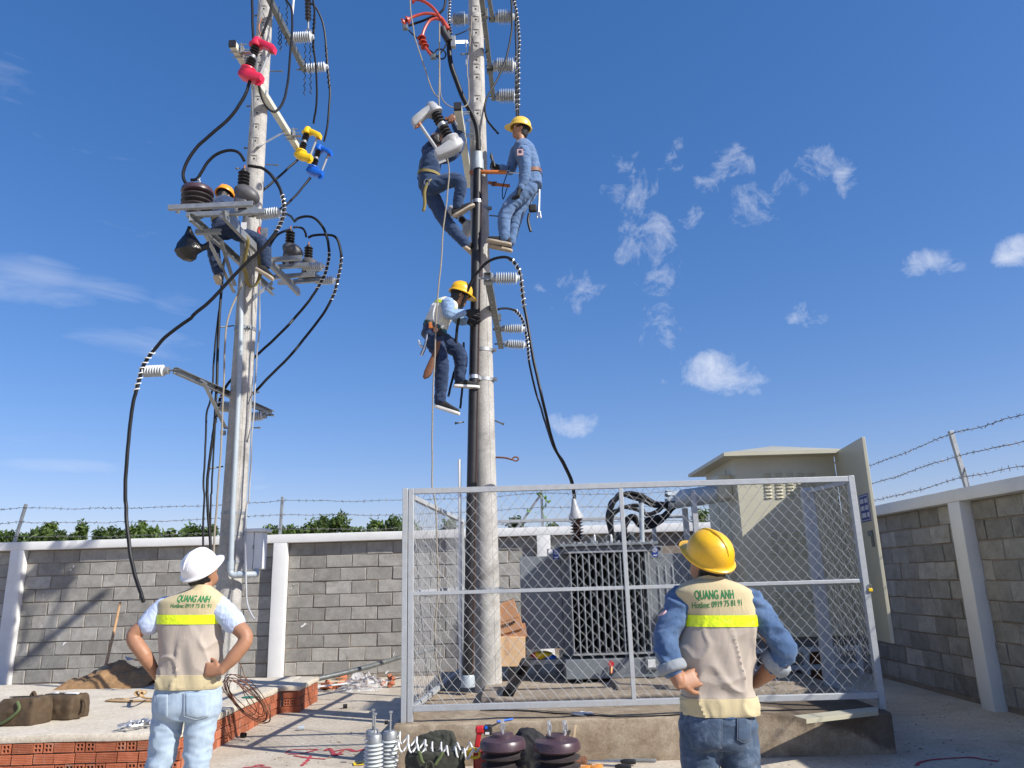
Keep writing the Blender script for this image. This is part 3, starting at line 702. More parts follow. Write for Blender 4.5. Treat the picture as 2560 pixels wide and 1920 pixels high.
def cutout(label, c, out, tilt, mat, s=1.0, closed=True):
    """drop-out fuse cutout: ribbed polymer post, moulded cover top and bottom, fuse tube hung between"""
    c = V(c); out = V(out).normalized(); z0 = V((0, 0, 1)); q = Matrix.Rotation(-tilt, 3, out.cross(z0)); x = q @ out; z = q @ z0; y = z.cross(x)
    t = thing('fuse_cutout', label, 'fuse cutout', c); W = lambda a, b, d_: c+(x*a+y*b+z*d_)*s
    pr = []; 
    for base in (-.165, .02):
        for i in range(4):
            q_ = base+i*.036; pr += [(q_, .026), (q_+.008, .052), (q_+.014, .055), (q_+.022, .03)]
        pr += [(base+.15, .022)]
    pr = [(-.19, .022)]+pr+[(.19, .022)]
    MB().lathe(c, z, [(a*s, r*s) for a, r in pr], 20).build('insulator', 'polymer', t, 40)
    m = MB().lathe(W(0, 0, -.02), z, [(0, .04*s), (.035*s, .04*s)], 16); m.box(W(-.075, 0, -.002), (.11*s, .04*s, .008*s), (x, y, z)); m.box(W(-.13, 0, -.03), (.008*s, .05*s, .09*s), (x, y, z))
    m.build('bracket', 'galv', t, 35)
    tc = MB().lathe(W(0, 0, .145), z, [(h*s, r*s) for h, r in [(-.012, .078), (.012, .082), (.022, .066), (.07, .058), (.10, .045), (.118, .02)]], 18)
    arm = [(.02, .05, .19, .045), (.10, .05, .175, .045), (.165, .052, .15, .05), (.235, .05, .125, .052), (.25, .045, .118, .045)]
    tc.loft([xsect(W(a, 0, h), x, y, z, w*s, w*s, hh*s*.9, hh*s*.75, 16, 7) for a, w, h, hh in arm]); tc.build('top_cover', mat, t, 40)
    l = MB().lathe(W(0, 0, -.185), z, [(h*s, r*s) for h, r in [(.035, .03), (.028, .06), (.02, .088), (.004, .09), (-.01, .08), (-.05, .075), (-.10, .06), (-.12, .03)]], 18)
    lo = [(-.095, .035, -.235, .03), (-.06, .065, -.235, .06), (.03, .075, -.245, .068), (.10, .068, -.255, .06), (.165, .062, -.262, .052), (.20, .055, -.262, .045)]
    l.loft([xsect(W(a, 0, h), x, y, z, w*s, w*s, hh*1.1*s, hh*.7*s, 16, 6) for a, w, h, hh in lo]); l.box(W(.175, 0, -.33), (.075*s, .006*s, .07*s), (x, y, z))
    l.build('bottom_cover', mat, t, 40)
    MB().rod(W(.19, 0, .09), W(.165, 0, -.21), .016*s, 12).build('fuse_tube', 'grey_plastic', t)
    m = MB().rod(W(.205, 0, .125), W(.19, 0, .075), .02*s, 10); m.box(W(.225, 0, .09), (.03*s, .02*s, .05*s), (x, y, z)); m.build('contact', 'copper', t)
    return t
def drum_transformer(label, base, s=1.0, emboss=False, terminals=1, group='brown resin voltage transformers'):
    b = V(base); t = thing('voltage_transformer', label, 'transformer', b, group); u = V((0, 0, 1))
    pr = [(0, .09), (.02, .10), (.05, .085), (.075, .13)]
    for i in range(3):
        z = .085+i*.062; pr += [(z, .135), (z+.012, .172), (z+.024, .175), (z+.036, .14), (z+.052, .125)]
    MB().lathe(b, u, [(z*s, r*s) for z, r in pr]+[(.275*s, .12*s)], 36).build('shed_body', 'resin_dark', t, 45)
    lid = [(.27, .13), (.272, .165), (.285, .182), (.325, .178), (.345, .165), (.362, .10), (.366, .085), (.385, .082), (.39, .06)]
    MB().lathe(b, u, [(z*s, r*s) for z, r in lid], 36).build('lid', 'resin_brown', t, 40)
    for k in range(terminals):
        ox = 0 if terminals == 1 else (-.055+.12*k)
        m = MB(); p = b+V((ox*s, 0, .385*s)); m.rod(p, p+u*.03*s, .014*s, 8); m.box(p+V((0, 0, .06*s)), (.03*s, .008*s, .08*s)); m.box(p+V((.018*s, 0, .05*s)), (.006*s, .03*s, .05*s)); m.rod(p+V((0, -.02*s, .075*s)), p+V((0, .02*s, .075*s)), .008*s, 6)
        m.build('terminal', 'aluminium', t, 35, .001)
    return t
def current_transformer(label, base, s=1.0, out=V((1, 0, 0))):
    b = V(base); t = thing('current_transformer', label, 'transformer', b, 'grey resin current transformers on the pole platforms'); y = V((0, 0, 1)).cross(out)
    MB().loft([xsect(b+V((0, 0, z*s)), out, y, out, w*s, w*s, w*s, w*s, 16, 5) for z, w in [(0, .085), (.10, .082), (.16, .078), (.22, .07)]]).build('pedestal', 'resin_grey', t, 40)
    c = b+V((0, 0, .21*s))+out*.05*s
    m = MB(); m.ball(c, (.17*s, .12*s, .105*s), 14, ((out*.85-V((0, 0, .5))).normalized(), y, (V((0, 0, .85))+out*.5).normalized())); m.build('body', 'resin_grey', t, 80)
    MB().add([b+out*.08*s+y*k*.02*s+V((0, 0, h*s))+out*(e*s) for k in (-1, 1) for e, h in ((0, 0), (.15, 0), (0, .1))], [(0,1,2),(3,5,4),(0,3,4,1),(1,4,5,2),(2,5,3,0)]).build('gusset', 'galv', t, 0)
    pr = [(.0, .04)]
    for i in range(5):
        z = .02+i*.045; pr += [(z, .038), (z+.012, .068), (z+.018, .07), (z+.03, .04)]
    pr += [(.25, .04), (.27, .03)]
    MB().lathe(b+V((0, 0, .28*s)), (0, 0, 1), [(z*s, r*s) for z, r in pr], 20).build('bushing', 'polymer', t, 40)
    MB().rod(b+V((0, 0, .54*s)), b+V((0, 0, .60*s)), .014*s, 8).build('terminal', 'copper', t)
    return t

# ---------------------------------------------------------------- left pole
AX, AY = -3.53, 9.6
zpA = [C1(1000, y, 9.47).z for y in (60, 180, 290, 465, 550, 845, 965, 1085, 1205, 1360)]
poleA, rA = concrete_pole('tall tapered concrete pole standing on the raised slab at left', AX, AY, SZ-.02, 11.8, .158, .096, [(z, 1) for z in zpA], (.12, -1))
fw_ = V((.34, -.94, 0))
for y6 in (135, ):
    z = C6(1100, y6, 9.5).z; band(poleA, AX, AY, z, rA(z), .05, (.6, -.8))
for y7 in (100, 230, 400): z = C7(1420, y7, 9.45).z; band(poleA, AX, AY, z, rA(z), .035, (.3, -.95))
for (a, b) in [((1020,615),(1125,615)), ((850,917),(823,917)), ((825,1280),(800,1280)), ((985,1420),(1085,1428)), ((915,135),(893,135)), ((760,1455),(728,1457))]:
    step_bolt(poleA, C1(*a, 9.6), C1(*b, 9.55))
for (a, b) in [((1055,118),(928,132)), ((1215,693),(1263,693)), ((1205,1000),(1275,1000)), ((960,1335),(842,1352))]: step_bolt(poleA, C6(*a, 9.6), C6(*b, 9.45))

ZF = 8.19                                                    # fuse crossarm
fa, fb = C1.z(690, 372, ZF), C1.z(1255, 1275, ZF)
t = thing('crossarm', 'long pale square-tube crossarm carrying the coloured fuse cutouts', 'crossarm', fa)
MB().beam(fa, fb, .085, .085).build('tube', 'beige_steel', t, 35, .004)
u = (fb-fa).normalized(); MB().beam(fa-u*.004, fa+u*.03, .086, .086).build('end_cap', 'polymer', t, 35)
pf = V((AX+.02, AY-.16, C1(990, 1270, 9.45).z))
MB().beam(C1.z(860, 715, ZF-.05), pf, .045, .006, V((1, 0, 0))).build('brace', 'galv', t, 0)
MB().beam(C1.z(1140, 1140, ZF-.05), pf+V((.05, 0, 0)), .006, .05, V((1, 0, 0))).build('brace', 'galv', t, 0)
for cx, cy in ((745, 440), (1195, 1160)):
    p = C1.z(cx, cy, ZF); m = MB()
    for k in (-1, 1): m.rod(p+V((-.09, .05*k, .055)), p+V((.12, .05*k, .055)), .008, 6).rod(p+V((-.09, .05*k, -.055)), p+V((.12, .05*k, -.055)), .008, 6)
    m.box(p+V((.055, 0, 0)), (.008, .13, .15)); m.box(p+V((.11, -.02, -.05)), (.12, .06, .008)); m.build('clamp', 'galv', t, 0)
cutout('crimson red fuse cutout at the near end of the pale crossarm', C1(868, 490, C1.z(800, 500, ZF).y), (1, -.1, 0), R(13), 'red_plastic', 1.12)
cutout('yellow fuse cutout at the far end of the pale crossarm', C1(1316, 1222, C1.z(1255, 1275, ZF).y), (1, -.1, 0), R(13), 'yellow_plastic', 1.0)
cutout('blue fuse cutout behind the yellow one', C1(1418, 1365, C1.z(1255, 1275, ZF).y+.45), (1, -.1, 0), R(14), 'blue_plastic', .98)

ZU = 9.7                                                     # upper crossarm with spare ties
ua, ub = C1.z(960, -120, ZU), C1.z(1318, 605, ZU)
t = thing('crossarm', 'dark steel channel crossarm at the top of the left pole', 'crossarm', ua)
MB().channel(ua, ub, .07, .1, .008).build('channel', 'galv_dark', t, 0, .003)
for cx, cy in ((1282, 522), (1075, 122)): p = C1.z(cx, cy, ZU); MB().rod(p+V((-.06, -.01, -.02)), p+V((.07, -.01, -.02)), .012, 6).build('bolt', 'zinc_bolt', t)
MB().beam(C1(925, 0, 9.4), C1(1000, 240, 9.45), .03, .006, V((1, 0, 0))).beam(C1(1000, 240, 9.45), C1(1035, 450, 9.45), .03, .006, V((1, 0, 0))).build('brace', 'galv', t, 0)
yi = C1.z(1180, 330, ZU).y
insulator('white insulator on the upper left crossarm beside the hanging polymer one', C1(1195, 330, yi), C1(1400, 318, yi), .088, 8)
yj = C1.z(1310, 600, ZU).y
insulator('white insulator at the far end of the upper left crossarm', C1(1300, 598, yj), C1(1525, 575, yj), .085, 8)
t = thing('strain_insulator', 'black polymer strain insulator hanging at the top left', 'insulator', C1(1350, 0, 10.1))
a, b = C1(1345, -60, 10.1), C1(1350, 190, 10.1); L = (b-a).length; pr = [(0, .02)]
for i in range(7): q = L*.1+L*.85*i/7; pr += [(q, .022), (q+L*.04, .048), (q+L*.06, .05), (q+L*.10, .024)]
MB().lathe(a, b-a, pr+[(L, .02)], 18).build('shed_body', 'polymer', t, 45)
m = MB().rod(b, C1(1350, 250, 10.1), .014, 8); m.tube(spline([C1(*q, 10.1) for q in [(1330,290),(1335,262),(1355,255),(1370,265),(1378,300)]], 4), .012, 6); m.build('hook', 'galv', t)
# spare spiral ties hanging from the arm
for i, (x0, x1, y0, y1, lab) in enumerate([(1095, 1095, 60, 390, 'dark spiral tie hanging closest to the left pole shaft'), (1120, 1110, 120, 440, 'second dark spiral tie hanging beside the left pole top'), (1165, 1160, 0, 400, 'dark spiral tie hanging right beside the upper left crossarm'),
                                 (1325, 1315, 370, 825, 'dark spiral tie dangling below the strain insulator, left of two'), (1365, 1370, 370, 815, 'dark spiral tie dangling below the strain insulator, right of two')]):
    pts = []; n_ = 60
    for k in range(n_+1):
        s = k/n_; p = C1(x0+(x1-x0)*s, y0+(y1-y0)*s, 9.95); a = s*2*math.pi*8; pts.append(p+V((math.cos(a), math.sin(a), 0))*.011)
    tag(MB().tube(pts, .007, 5).build('spiral_tie', 'rubber'), lab, 'cable tie', 'spare spiral ties')

# platform beams
ZP = 5.84
g = 'steel platform channels on the left pole'
p1a, p1b = C2.z(385, 640, ZP), C2.z(1200, 1385, ZP); p2a, p2b = C2.z(700, 612, ZP), C2.z(1450, 1390, ZP)
t = thing('equipment_platform', 'galvanised steel channel frame carrying transformers on both sides of the left pole', 'platform', V((AX, AY, ZP)))
MB().channel(p1a, p1b, .05, .10, .006, flip=-1).build('beam', 'galv', t, 0, .002); MB().channel(p2a, p2b, .05, .10, .006).build('beam', 'galv', t, 0, .002)
ex = V((1, .03, 0)).normalized(); ey = V((-.03, 1, 0)); ez = V((0, 0, 1))
def cross(a, b, dz=.07, w=.055, h=.058, flip=1): MB().channel(a+V((0, 0, dz)), b+V((0, 0, dz)), w, h, .006, flip=flip).build('cross_member', 'galv', t, 0, .002)
n0 = C2.z(160, 605, ZP); n1 = C2.z(1000, 565, ZP); cross(n0, n1); 
off = (p2b-p2a).normalized()
cross(n0+off*.2+V((.12, 0, 0)), n1+off*.2+V((.06, 0, 0))); cross(n0+off*.42+V((.13, 0, -.12)), n0+off*.42+V((.45, 0, -.12)))
f0 = C2.z(1180, 1110, ZP); f1 = C2.z(1480, 1090, ZP); cross(f0, f1); cross(f0+off*.25, f1+off*.25+V((.02, 0, 0))); f2 = C2.z(1190, 1280, ZP); f3 = C2.z(1610, 1250, ZP); cross(f2, f3); cross(f2+off*.22, f3+off*.22)
for a in (C2.z(400, 690, ZP), C2.z(700, 640, ZP), C2.z(840, 575, ZP+.08), C2.z(270, 600, ZP+.08), C2.z(1340, 1100, ZP+.08), C2.z(1470, 1250, ZP+.08)):
    MB().box(a+V((0, -.04, 0)), (.05, .01, .06)).rod(a+V((0, -.045, 0)), a+V((0, -.075, 0)), .014, 6).build('bolt', 'zinc_bolt', t, 0)
kb = V((AX-.14, AY-.1, C2(820, 1390, 9.5).z)); MB().beam(p1a+(p1b-p1a)*.10, kb, .05, .006, V((0, 0, 1))).build('brace', 'galv', t, 0)
MB().beam(C2.z(680, 880, ZP-.05), kb+V((0, 0, .1)), .05, .006, V((0, 0, 1))).build('brace', 'galv', t, 0)
MB().beam(C2.z(1190, 1290, ZP-.06), C2(1000, 1440, 9.42), .006, .055, V((0, 0, 1))).build('brace', 'galv', t, 0)
MB().beam(C2(950, 940, 9.40), C2(1010, 1240, 9.40), .05, .006, V((1, 0, 0))).build('brace', 'galv', t, 0)
MB().box(C2(1110, 795, 9.45), (.09, .006, .14)).build('plate', 'galv', t, 0); MB().channel(C2(885, 800, 9.3), C2(905, 1170, 9.38), .05, .05, .005, V((1, 0, 0))).build('upright', 'galv', t, 0)
dy0 = C2.z(400, 575, ZP+.12).y
drum_transformer('dark ribbed drum transformer on the near end of the pole platform', C2.z(398, 592, ZP+.1)+V((0, .1, 0)), 1.06, group=None)
current_transformer('large grey current transformer on the near pole platform by the crouching worker', C2.z(862, 548, ZP+.11)+V((0, .08, 0)), 1.02)
current_transformer('front grey current transformer on the far pole platform', C2.z(1335, 1085, ZP+.11)+V((0, .08, 0)), .98)
current_transformer('rear grey current transformer with black cap on the far pole platform', C2.z(1495, 1185, ZP+.11)+V((0, .22, 0)), .96)
insulator('white insulator on the near pole platform right of the current transformer', C2.z(1030, 628, ZP+.08), C2.z(1030, 628, ZP+.08)+V((.32, -.02, .03)), .072, 8)
insulator('white insulator at the right edge of the far pole platform, upper', C2.z(1490, 1140, ZP+.08), C2.z(1490, 1140, ZP+.08)+V((.32, -.02, 0)), .07, 8)
insulator('white insulator at the right edge of the far pole platform, lower', C2.z(1615, 1275, ZP+.08), C2.z(1615, 1275, ZP+.08)+V((.32, -.02, .0)), .068, 8)
# black plastic bag hung under the drum
bag = MB(); prof = [(0, .015), (.03, .02), (.12, .045), (.25, .10), (.34, .115), (.42, .085), (.47, .04)]; top = C2(365, 735, dy0+.05); rings = []
for z, r in prof:
    rings.append([top+V((math.cos(a)*r*1.25*(1+.25*math.sin(3*a+z*9)), math.sin(a)*r*(1+.2*math.cos(2*a+z*7)), -z*.95))+V((.06*z, 0, 0)) for a in [2*math.pi*k/18 for k in range(18)]])
bag.loft(rings); e = C2(555, 935, dy0+.05); s0 = C2(430, 960, dy0+.05)
bag.loft([[s0+V((0, math.cos(a)*.05, math.sin(a)*.09)) for a in [2*math.pi*k/8 for k in range(8)]], [s0.lerp(e, .6)+V((0, math.cos(a)*.03, math.sin(a)*.045)) for a in [2*math.pi*k/8 for k in range(8)]], [e+V((0, math.cos(a)*.03, .02+math.sin(a)*.055)) for a in [2*math.pi*k/8 for k in range(8)]]])
tag(bag.build('plastic_bag', 'bag_black', None, 25), 'black plastic bag hanging under the near pole platform', 'bag')
# olive sling
sl = MB(); pts = spline([C2(x, y, Y) for x, y, Y in [(910,800,8.95),(945,880,8.95),(925,1000,9.0),(905,1100,9.05),(900,1150,9.1),(925,1200,9.2),(940,1290,9.35),(985,1335,9.4),(1035,1300,9.4),(1070,1200,9.4),(1060,1020,9.4),(1040,900,9.35),(1010,830,9.3)]], 5)
vs = []; fs = []
for i, p in enumerate(pts):
    vs += [p+V((-.028, .01, 0)), p+V((.028, -.01, 0))]
for i in range(len(pts)-1): fs.append((2*i, 2*i+1, 2*i+3, 2*i+2))
sl.add(vs, fs); o = sl.build('webbing_sling', 'olive_strap', None, 60); so = o.modifiers.new('thick', 'SOLIDIFY'); so.thickness = .006; tag(o, 'olive webbing sling looped around the left pole under the platform', 'sling')
t = thing('rope_clip', 'small orange clip with white tag hanging on the left pole', 'clip', C2(1055, 770, 9.3))
MB().tube(spline([C2(x, y, 9.3) for x, y in [(1065,740),(1050,775),(1060,810),(1080,850)]], 4), .018, 8).build('hook', 'red_shrink', t); MB().box(C2(905, 730, 9.0), (.07, .008, .10)).build('tag', 'white_box', t, 0, .002)

# lower insulator arm
ZL = 3.936
la, lb, lc = C6.z(545, 505, ZL), C6.z(1000, 700, ZL), C6.z(1395, 880, ZL)
t = thing('insulator_arm', 'galvanised angle arm with diagonal brace low on the left pole', 'crossarm', lb)
MB().channel(la, lc, .06, .075, .006, flip=-1).build('arm', 'galv', t, 0, .002)
MB().beam(C6.z(795, 615, ZL-.03), C6(985, 1010, 9.5), .05, .006, V((0, 0, 1))).build('brace', 'galv', t, 0)
MB().box(C6(960, 1045, 9.5), (.06, .04, .06)).build('foot_bracket', 'galv', t, 0, .003); MB().rod(C6.z(790, 600, ZL)+V((0, -.08, 0)), C6.z(790, 600, ZL)+V((0, .1, 0)), .012, 6).build('bolt', 'zinc_bolt', t)
insulator('white insulator at the outer left end of the low arm', C6.z(490, 505, ZL), C6.z(490, 505, ZL)+(C6.z(245, 515, ZL)-C6.z(490, 505, ZL)).normalized()*.33, .07, 8, stud=.16)
insulator('white insulator half hidden behind the left side of the left pole', C6(1090, 830, 10.0), C6(915, 812, 10.0), .075, 8)
insulator('shaded insulator behind the right side of the left pole', C6(1335, 893, 10.5), C6(1130, 915, 10.5), .07, 8)

# conduit, meter box, hanging lead
t = thing('conduit_pipe', 'grey plastic conduit running down the front of the left pole', 'conduit', C7(1410, 470, 9.43))
cpts = [C2(905, 1180, 9.44), C2(880, 1400, 9.43), C6(1115, 100, 9.43), C6(1100, 600, 9.42), C6(1055, 1500, 9.40), C7(1420, 100, 9.39), C7(1408, 440, 9.39)]
MB().tube(cpts, .032, 14).build('pipe', 'conduit', t)
el = spline([C7(1408, 430, 9.39), C7(1407, 465, 9.39), C7(1425, 482, 9.39), C7(1470, 480, 9.41), C7(1545, 478, 9.5), C7(1562, 476, 9.6), C7(1562, 440, 9.68)], 5)
MB().tube(el, .036, 14).build('elbow', 'conduit', t); MB().lathe(C7(1409, 395, 9.39), V((0, 0, -1)), [(0, .04), (.1, .04)], 14).build('coupling', 'conduit', t)
MB().lathe(C7(1452, 480, 9.40), V((1, .1, 0)), [(0, .042), (.09, .042)], 14).build('coupling', 'conduit', t)
bx = C7(1500, 220, 9.7); by = C7(1598, 452, 9.7); t = thing('meter_box', 'pale grey meter box with overhanging lid strapped behind the left pole', 'meter box', V((bx.x, 9.7, by.z)))
MB().bx(bx.x-.1, by.x-.1, 9.62, 9.85, by.z, bx.z).build('case', 'white_box', t, 35, .012); MB().bx(by.x-.097, by.x+.005, 9.63, 9.84, by.z+.01, bx.z-.005).build('door', 'white_box', t, 35, .012)
MB().bx(bx.x-.12, by.x+.05, 9.59, 9.88, bx.z-.005, bx.z+.035).build('lid', 'white_box', t, 35, .01); MB().box(V((by.x-.098, 9.615, by.z+.28)), (.012, .012, .05)).build('hinge', 'galv', t, 0)
cable('grey_lead', 'thin grey lead hanging down the right of the left pole past the meter box', path((C2, [(1085,1050),(1072,1250),(1062,1450),(1058,1650)], 9.46), (C6, [(1272,150),(1250,400),(1228,800),(1205,1200),(1185,1600)], 9.46), (C7, [(1505,60),(1495,220),(1496,400),(1500,520),(1508,640),(1528,710),(1552,752)], (9.46, 9.2))), .011, 'grey_plastic')

# ---- cables on the left pole
ya = C1.z(800, 500, ZF).y; yd = C1.z(1255, 1275, ZF).y
cable('power_cable', 'black cable looping from the red cutout down to the drum transformer', path((C1, [(845,700),(805,820),(725,950),(640,1050),(500,1170),(390,1275),(310,1385),(272,1470),(268,1530),(290,1580),(318,1592)], (ya, dy0+.1))), .021)
cable('power_cable', 'black jumper arching between drum transformer and near current transformer', path((C1, [(335,1555),(390,1545),(430,1480),(480,1400),(560,1332),(650,1300),(720,1303),(770,1337),(797,1390)], (dy0+.1, dy0+.1))), .019)
mp_ = path((C1, [(830,1432),(900,1440),(960,1455),(1030,1510),(1090,1595)], dy0+.1), (C2, [(1225,285),(1268,370),(1295,470),(1303,560),(1290,640),(1250,740),(1200,820),(1100,950),(950,1080),(800,1230),(600,1450),(420,1600)], (dy0+.05, dy0-.1)), (C6, [(680,55),(600,110),(460,215),(380,310),(310,400),(262,480),(240,560),(208,680),(180,800),(150,1010),(130,1200),(118,1400),(115,1600)], la.y-.05), (C7, [(770,60),(775,150),(790,340),(820,480),(850,570),(875,645)], (la.y-.05, la.y-.3)))
o = cable('power_cable', 'long black cable sweeping across the left pole and hanging free at far left', mp_, .02)
def near_i(pts, p): return min(range(len(pts)), key=lambda i: (pts[i]-p).length)
i0 = near_i(mp_, C2(1268, 390, dy0)); i1 = near_i(mp_, C2(1215, 800, dy0)); helix(mp_, i0, i1, 9, .027, .0075, 'aluminium', o)
i0 = near_i(mp_, C6(370, 330, la.y)); i1 = near_i(mp_, C6(203, 700, la.y)); helix(mp_, i0, i1, 8, .027, .0075, 'white_box', o)
p_ = path((C1, [(1385,-40),(1402,100),(1396,300),(1393,420),(1415,560),(1424,700),(1418,900),(1395,1068)], (yi, yd))); o = cable('power_cable', 'black cable running down to the top of the yellow cutout', p_, .017); helix(p_, 6, 16, 8, .023, .007, 'polymer', o)
p_ = path((C1, [(1360,20),(1410,60),(1450,130),(1488,250),(1508,430),(1520,600),(1535,800),(1526,1000),(1508,1120),(1487,1222)], (yj, yd+.4))); o = cable('power_cable', 'black cable running down to the top of the blue cutout', p_, .017); helix(p_, 19, 29, 8, .023, .007, 'polymer', o)
cable('power_cable', 'straight black cable entering the red cutout from above, left one', path((C1, [(863,-40),(868,150),(876,362)], ya)), .018)
cable('power_cable', 'slanting black cable entering the red cutout from above beside the pole', path((C1, [(1045,-40),(1018,130),(985,230),(948,312)], ya)), .017)
cable('power_cable', 'black cable hanging in a narrow loop below the red cutout', path((C1, [(915,690),(945,830),(1000,925),(1060,962),(1110,920),(1150,830),(1180,650),(1195,420),(1208,300),(1213,130),(1200,60),(1160,10),(1140,-40)], (ya, 9.5))), .017)
o = MB().tube(path((C1, [(1225,-20),(1218,60),(1212,125)], 9.5)), .016, 8).build('earth_lead', 'white_box'); tag(o, 'short white sleeved lead near the left pole top', 'cable')
o = MB().tube(path((C1, [(950,150),(925,230),(935,290),(945,330)], 9.35)), .005, 6).build('copper_wire', 'copper'); tag(o, 'thin bare copper wire dangling on the left pole above the red cutout', 'wire')
cable('power_cable', 'black cable slanting from the yellow cutout behind the left pole', path((C1, [(1258,1382),(1160,1470),(1070,1547),(985,1622)], (yd, 10.2)), (C2, [(1125,355),(1010,460)], 10.1)), .018)
cable('power_cable', 'black cable slanting from the blue cutout to the far platform', path((C1, [(1372,1535),(1310,1610)], yd+.4), (C2, [(1560,255),(1450,395),(1325,520),(1200,610)], (yd+.4, 10.2))), .018)
yf = C2.z(1335, 1085, ZP).y+.08
p_ = path((C2, [(1400,690),(1450,652),(1530,638),(1610,660),(1680,730),(1720,820),(1742,920),(1750,1000),(1738,1100),(1715,1190),(1680,1265),(1630,1350),(1540,1480),(1420,1630)], (yf, yf+.1)), (C6, [(1500,140),(1350,285),(1230,392),(1130,480),(1010,605),(960,690),(930,760),(915,815),(905,860),(888,960),(880,1030),(860,1150)], (yf, 9.9))); o = cable('power_cable', 'black cable arching over the front far transformer and back behind the pole', p_, .019)
helix(p_, 33, 55, 9, .025, .007, 'aluminium', o)
i0 = near_i(p_, C6(955, 700, 9.9)); i1 = near_i(p_, C6(883, 980, 9.9)); helix(p_, i0, i1, 6, .025, .007, 'white_box', o)
p_ = path((C2, [(1540,845),(1600,826),(1700,818),(1790,825),(1840,880),(1865,980),(1866,1080),(1848,1200),(1830,1290),(1800,1400),(1740,1520),(1650,1655)], (yf+.3, yf+.4)), (C6, [(1560,350),(1450,468),(1340,580),(1240,690),(1120,790)], (yf+.2, 10.0))); o = cable('power_cable', 'outermost black cable arching over the rear far transformer', p_, .019)
helix(p_, 27, 48, 9, .025, .007, 'aluminium', o)
cable('power_cable', 'short black jumper from the near insulator to the front far transformer', path((C2, [(1308,612),(1350,620),(1380,640),(1396,672)], (dy0, yf))), .016)
cable('power_cable', 'short black jumper between the two far transformers', path((C2, [(1400,745),(1440,740),(1490,758),(1515,800),(1522,838)], (yf, yf+.25))), .016)
cable('power_cable', 'black cable from the front far transformer towards the pole', path((C2, [(1360,765),(1290,785),(1230,825),(1185,890),(1150,970)], (yf, 9.6))), .017)
for lab, s6, s7, r, mt in [('thin black lead in the bundle left of the left pole, leftmost', [(925,0),(900,200),(880,420),(868,640),(850,780),(820,880),(806,1050),(800,1300),(790,1500)], [(1245,0),(1240,150),(1238,300),(1236,620)], .012, 'rubber'),
                           ('thick black lead in the bundle left of the left pole, second from left', [(935,0),(915,300),(905,600),(890,900),(852,1200),(830,1400),(820,1550)], [(1262,0),(1272,150),(1285,300),(1300,620)], .017, 'rubber'),
                           ('thin black lead in the bundle left of the left pole, third from left', [(945,0),(920,300),(905,700),(886,1000),(872,1300),(860,1550)], [(1285,0),(1284,150),(1288,300),(1300,620)], .011, 'rubber'),
                           ('brownish lead of the bundle, closest to the left pole', [(1040,0),(992,100),(976,300),(966,600),(955,800),(945,1100),(926,1400),(910,1580)], [(1325,0),(1315,150),(1306,300),(1300,620)], .012, 'rope')]:
    top = [C2(735, 1000, 9.3), C2(700, 1150, 9.32), C2(680, 1450, 9.33)] if mt == 'rubber' else [C2(930, 1250, 9.4), C2(850, 1400, 9.4)]
    cable('hanging_lead', lab, spline(top+[C6(x, y, 9.33) for x, y in s6[1:]]+[C7(x, y, 9.33) for x, y in s7], 4), r, mt, group='leads hanging beside the left pole')

# ---------------------------------------------------------------- right pole
BX, BY = -.35, 8.8
zpB = [C3(990, y, 8.7).z for y in (90, 205, 350, 495, 650, 730, 840, 1075, 1235, 1560)]
poleB, rB = concrete_pole('tall tapered concrete pole rising inside the mesh enclosure', BX, BY, PH-.02, 10.2, .150, .088, [(z, 1) for z in zpB], (.04, -1))
for z, lug in ((C4(790, 1110, 8.75).z, (.9, -.3)), (C5(800, 1240, 8.75).z, (.9, -.3)), (C5(860, 960, 8.75).z, (.9, -.2)), (C8(600, 885, 8.7).z, (.9, -.3))): band(poleB, BX, BY, z, rB(z), .042, lug)
for a, b, c in [((885,1180),(975,1188),C4), ((890,1625),(975,1660),C5), ((600,1640),(520,1652),C5), ((800,465),(820,468),C5)]: step_bolt(poleB, c(*a, 8.8), c(*b, 8.75))
for a, b in [((1100,575),(1130,578)), ((920,590),(845,592))]: step_bolt(poleB, C3(*a, 8.8), C3(*b, 8.75))
p = spline([C8(655, 102, 8.8), C8(720, 106, 8.75), C8(765, 118, 8.75)], 4); m = MB().tube(p, .011, 8); ring = [C8(780+17*math.cos(a), 112+12*math.sin(a), 8.75) for a in [2*math.pi*k/14 for k in range(14)]]; m.tube(ring, .009, 6, closed=True); m.build('eye_bolt', 'rusty', poleB)

# riser pipe
r0_, r1_ = P(1170, 1712, 8.60), P(1195, 395, 8.60)
r1_ = V((r0_.x+(r1_.x-r0_.x), 8.60, r1_.z)); t = thing('riser_pipe', 'tall black plastic riser pipe strapped to the right pole', 'pipe', r0_)
MB().tube([r0_.lerp(r1_, i/14) for i in range(15)], .058, 20).build('pipe', 'pvc_black', t)
MB().lathe(r1_+V((0, 0, -.17)), V((0, 0, 1)), [(0, .058), (.002, .070), (.14, .068), (.16, .060), (.24, .060), (.242, .045)], 20).build('coupling', 'conduit', t)
MB().lathe(r0_+V((0, 0, -.02)), V((0, 0, 1)), [(0, .075), (.1, .072), (.12, .062)], 20).build('base_sleeve', 'conduit', t)
for z in (C4(740, 1050, 8.6).z, C5(650, 1220, 8.6).z):
    k = (z-r0_.z)/(r1_.z-r0_.z); p = r0_.lerp(r1_, k); m = MB().lathe(p-V((0, 0, .022)), V((0, 0, 1)), [(0, .059), (0, .064), (.044, .064), (.044, .059)], 24, False); m.beam(p+V((.06, 0, 0)), V((BX, BY-.1, p.z)), .006, .044, V((0, 0, 1))); m.build('strap', 'aluminium', t, 35)
MB().tube([V((r0_.x-.075, 8.62, r0_.z+.05)), C8(447, 115, 8.62)], .018, 8).build('white_strip', 'white_box', t)
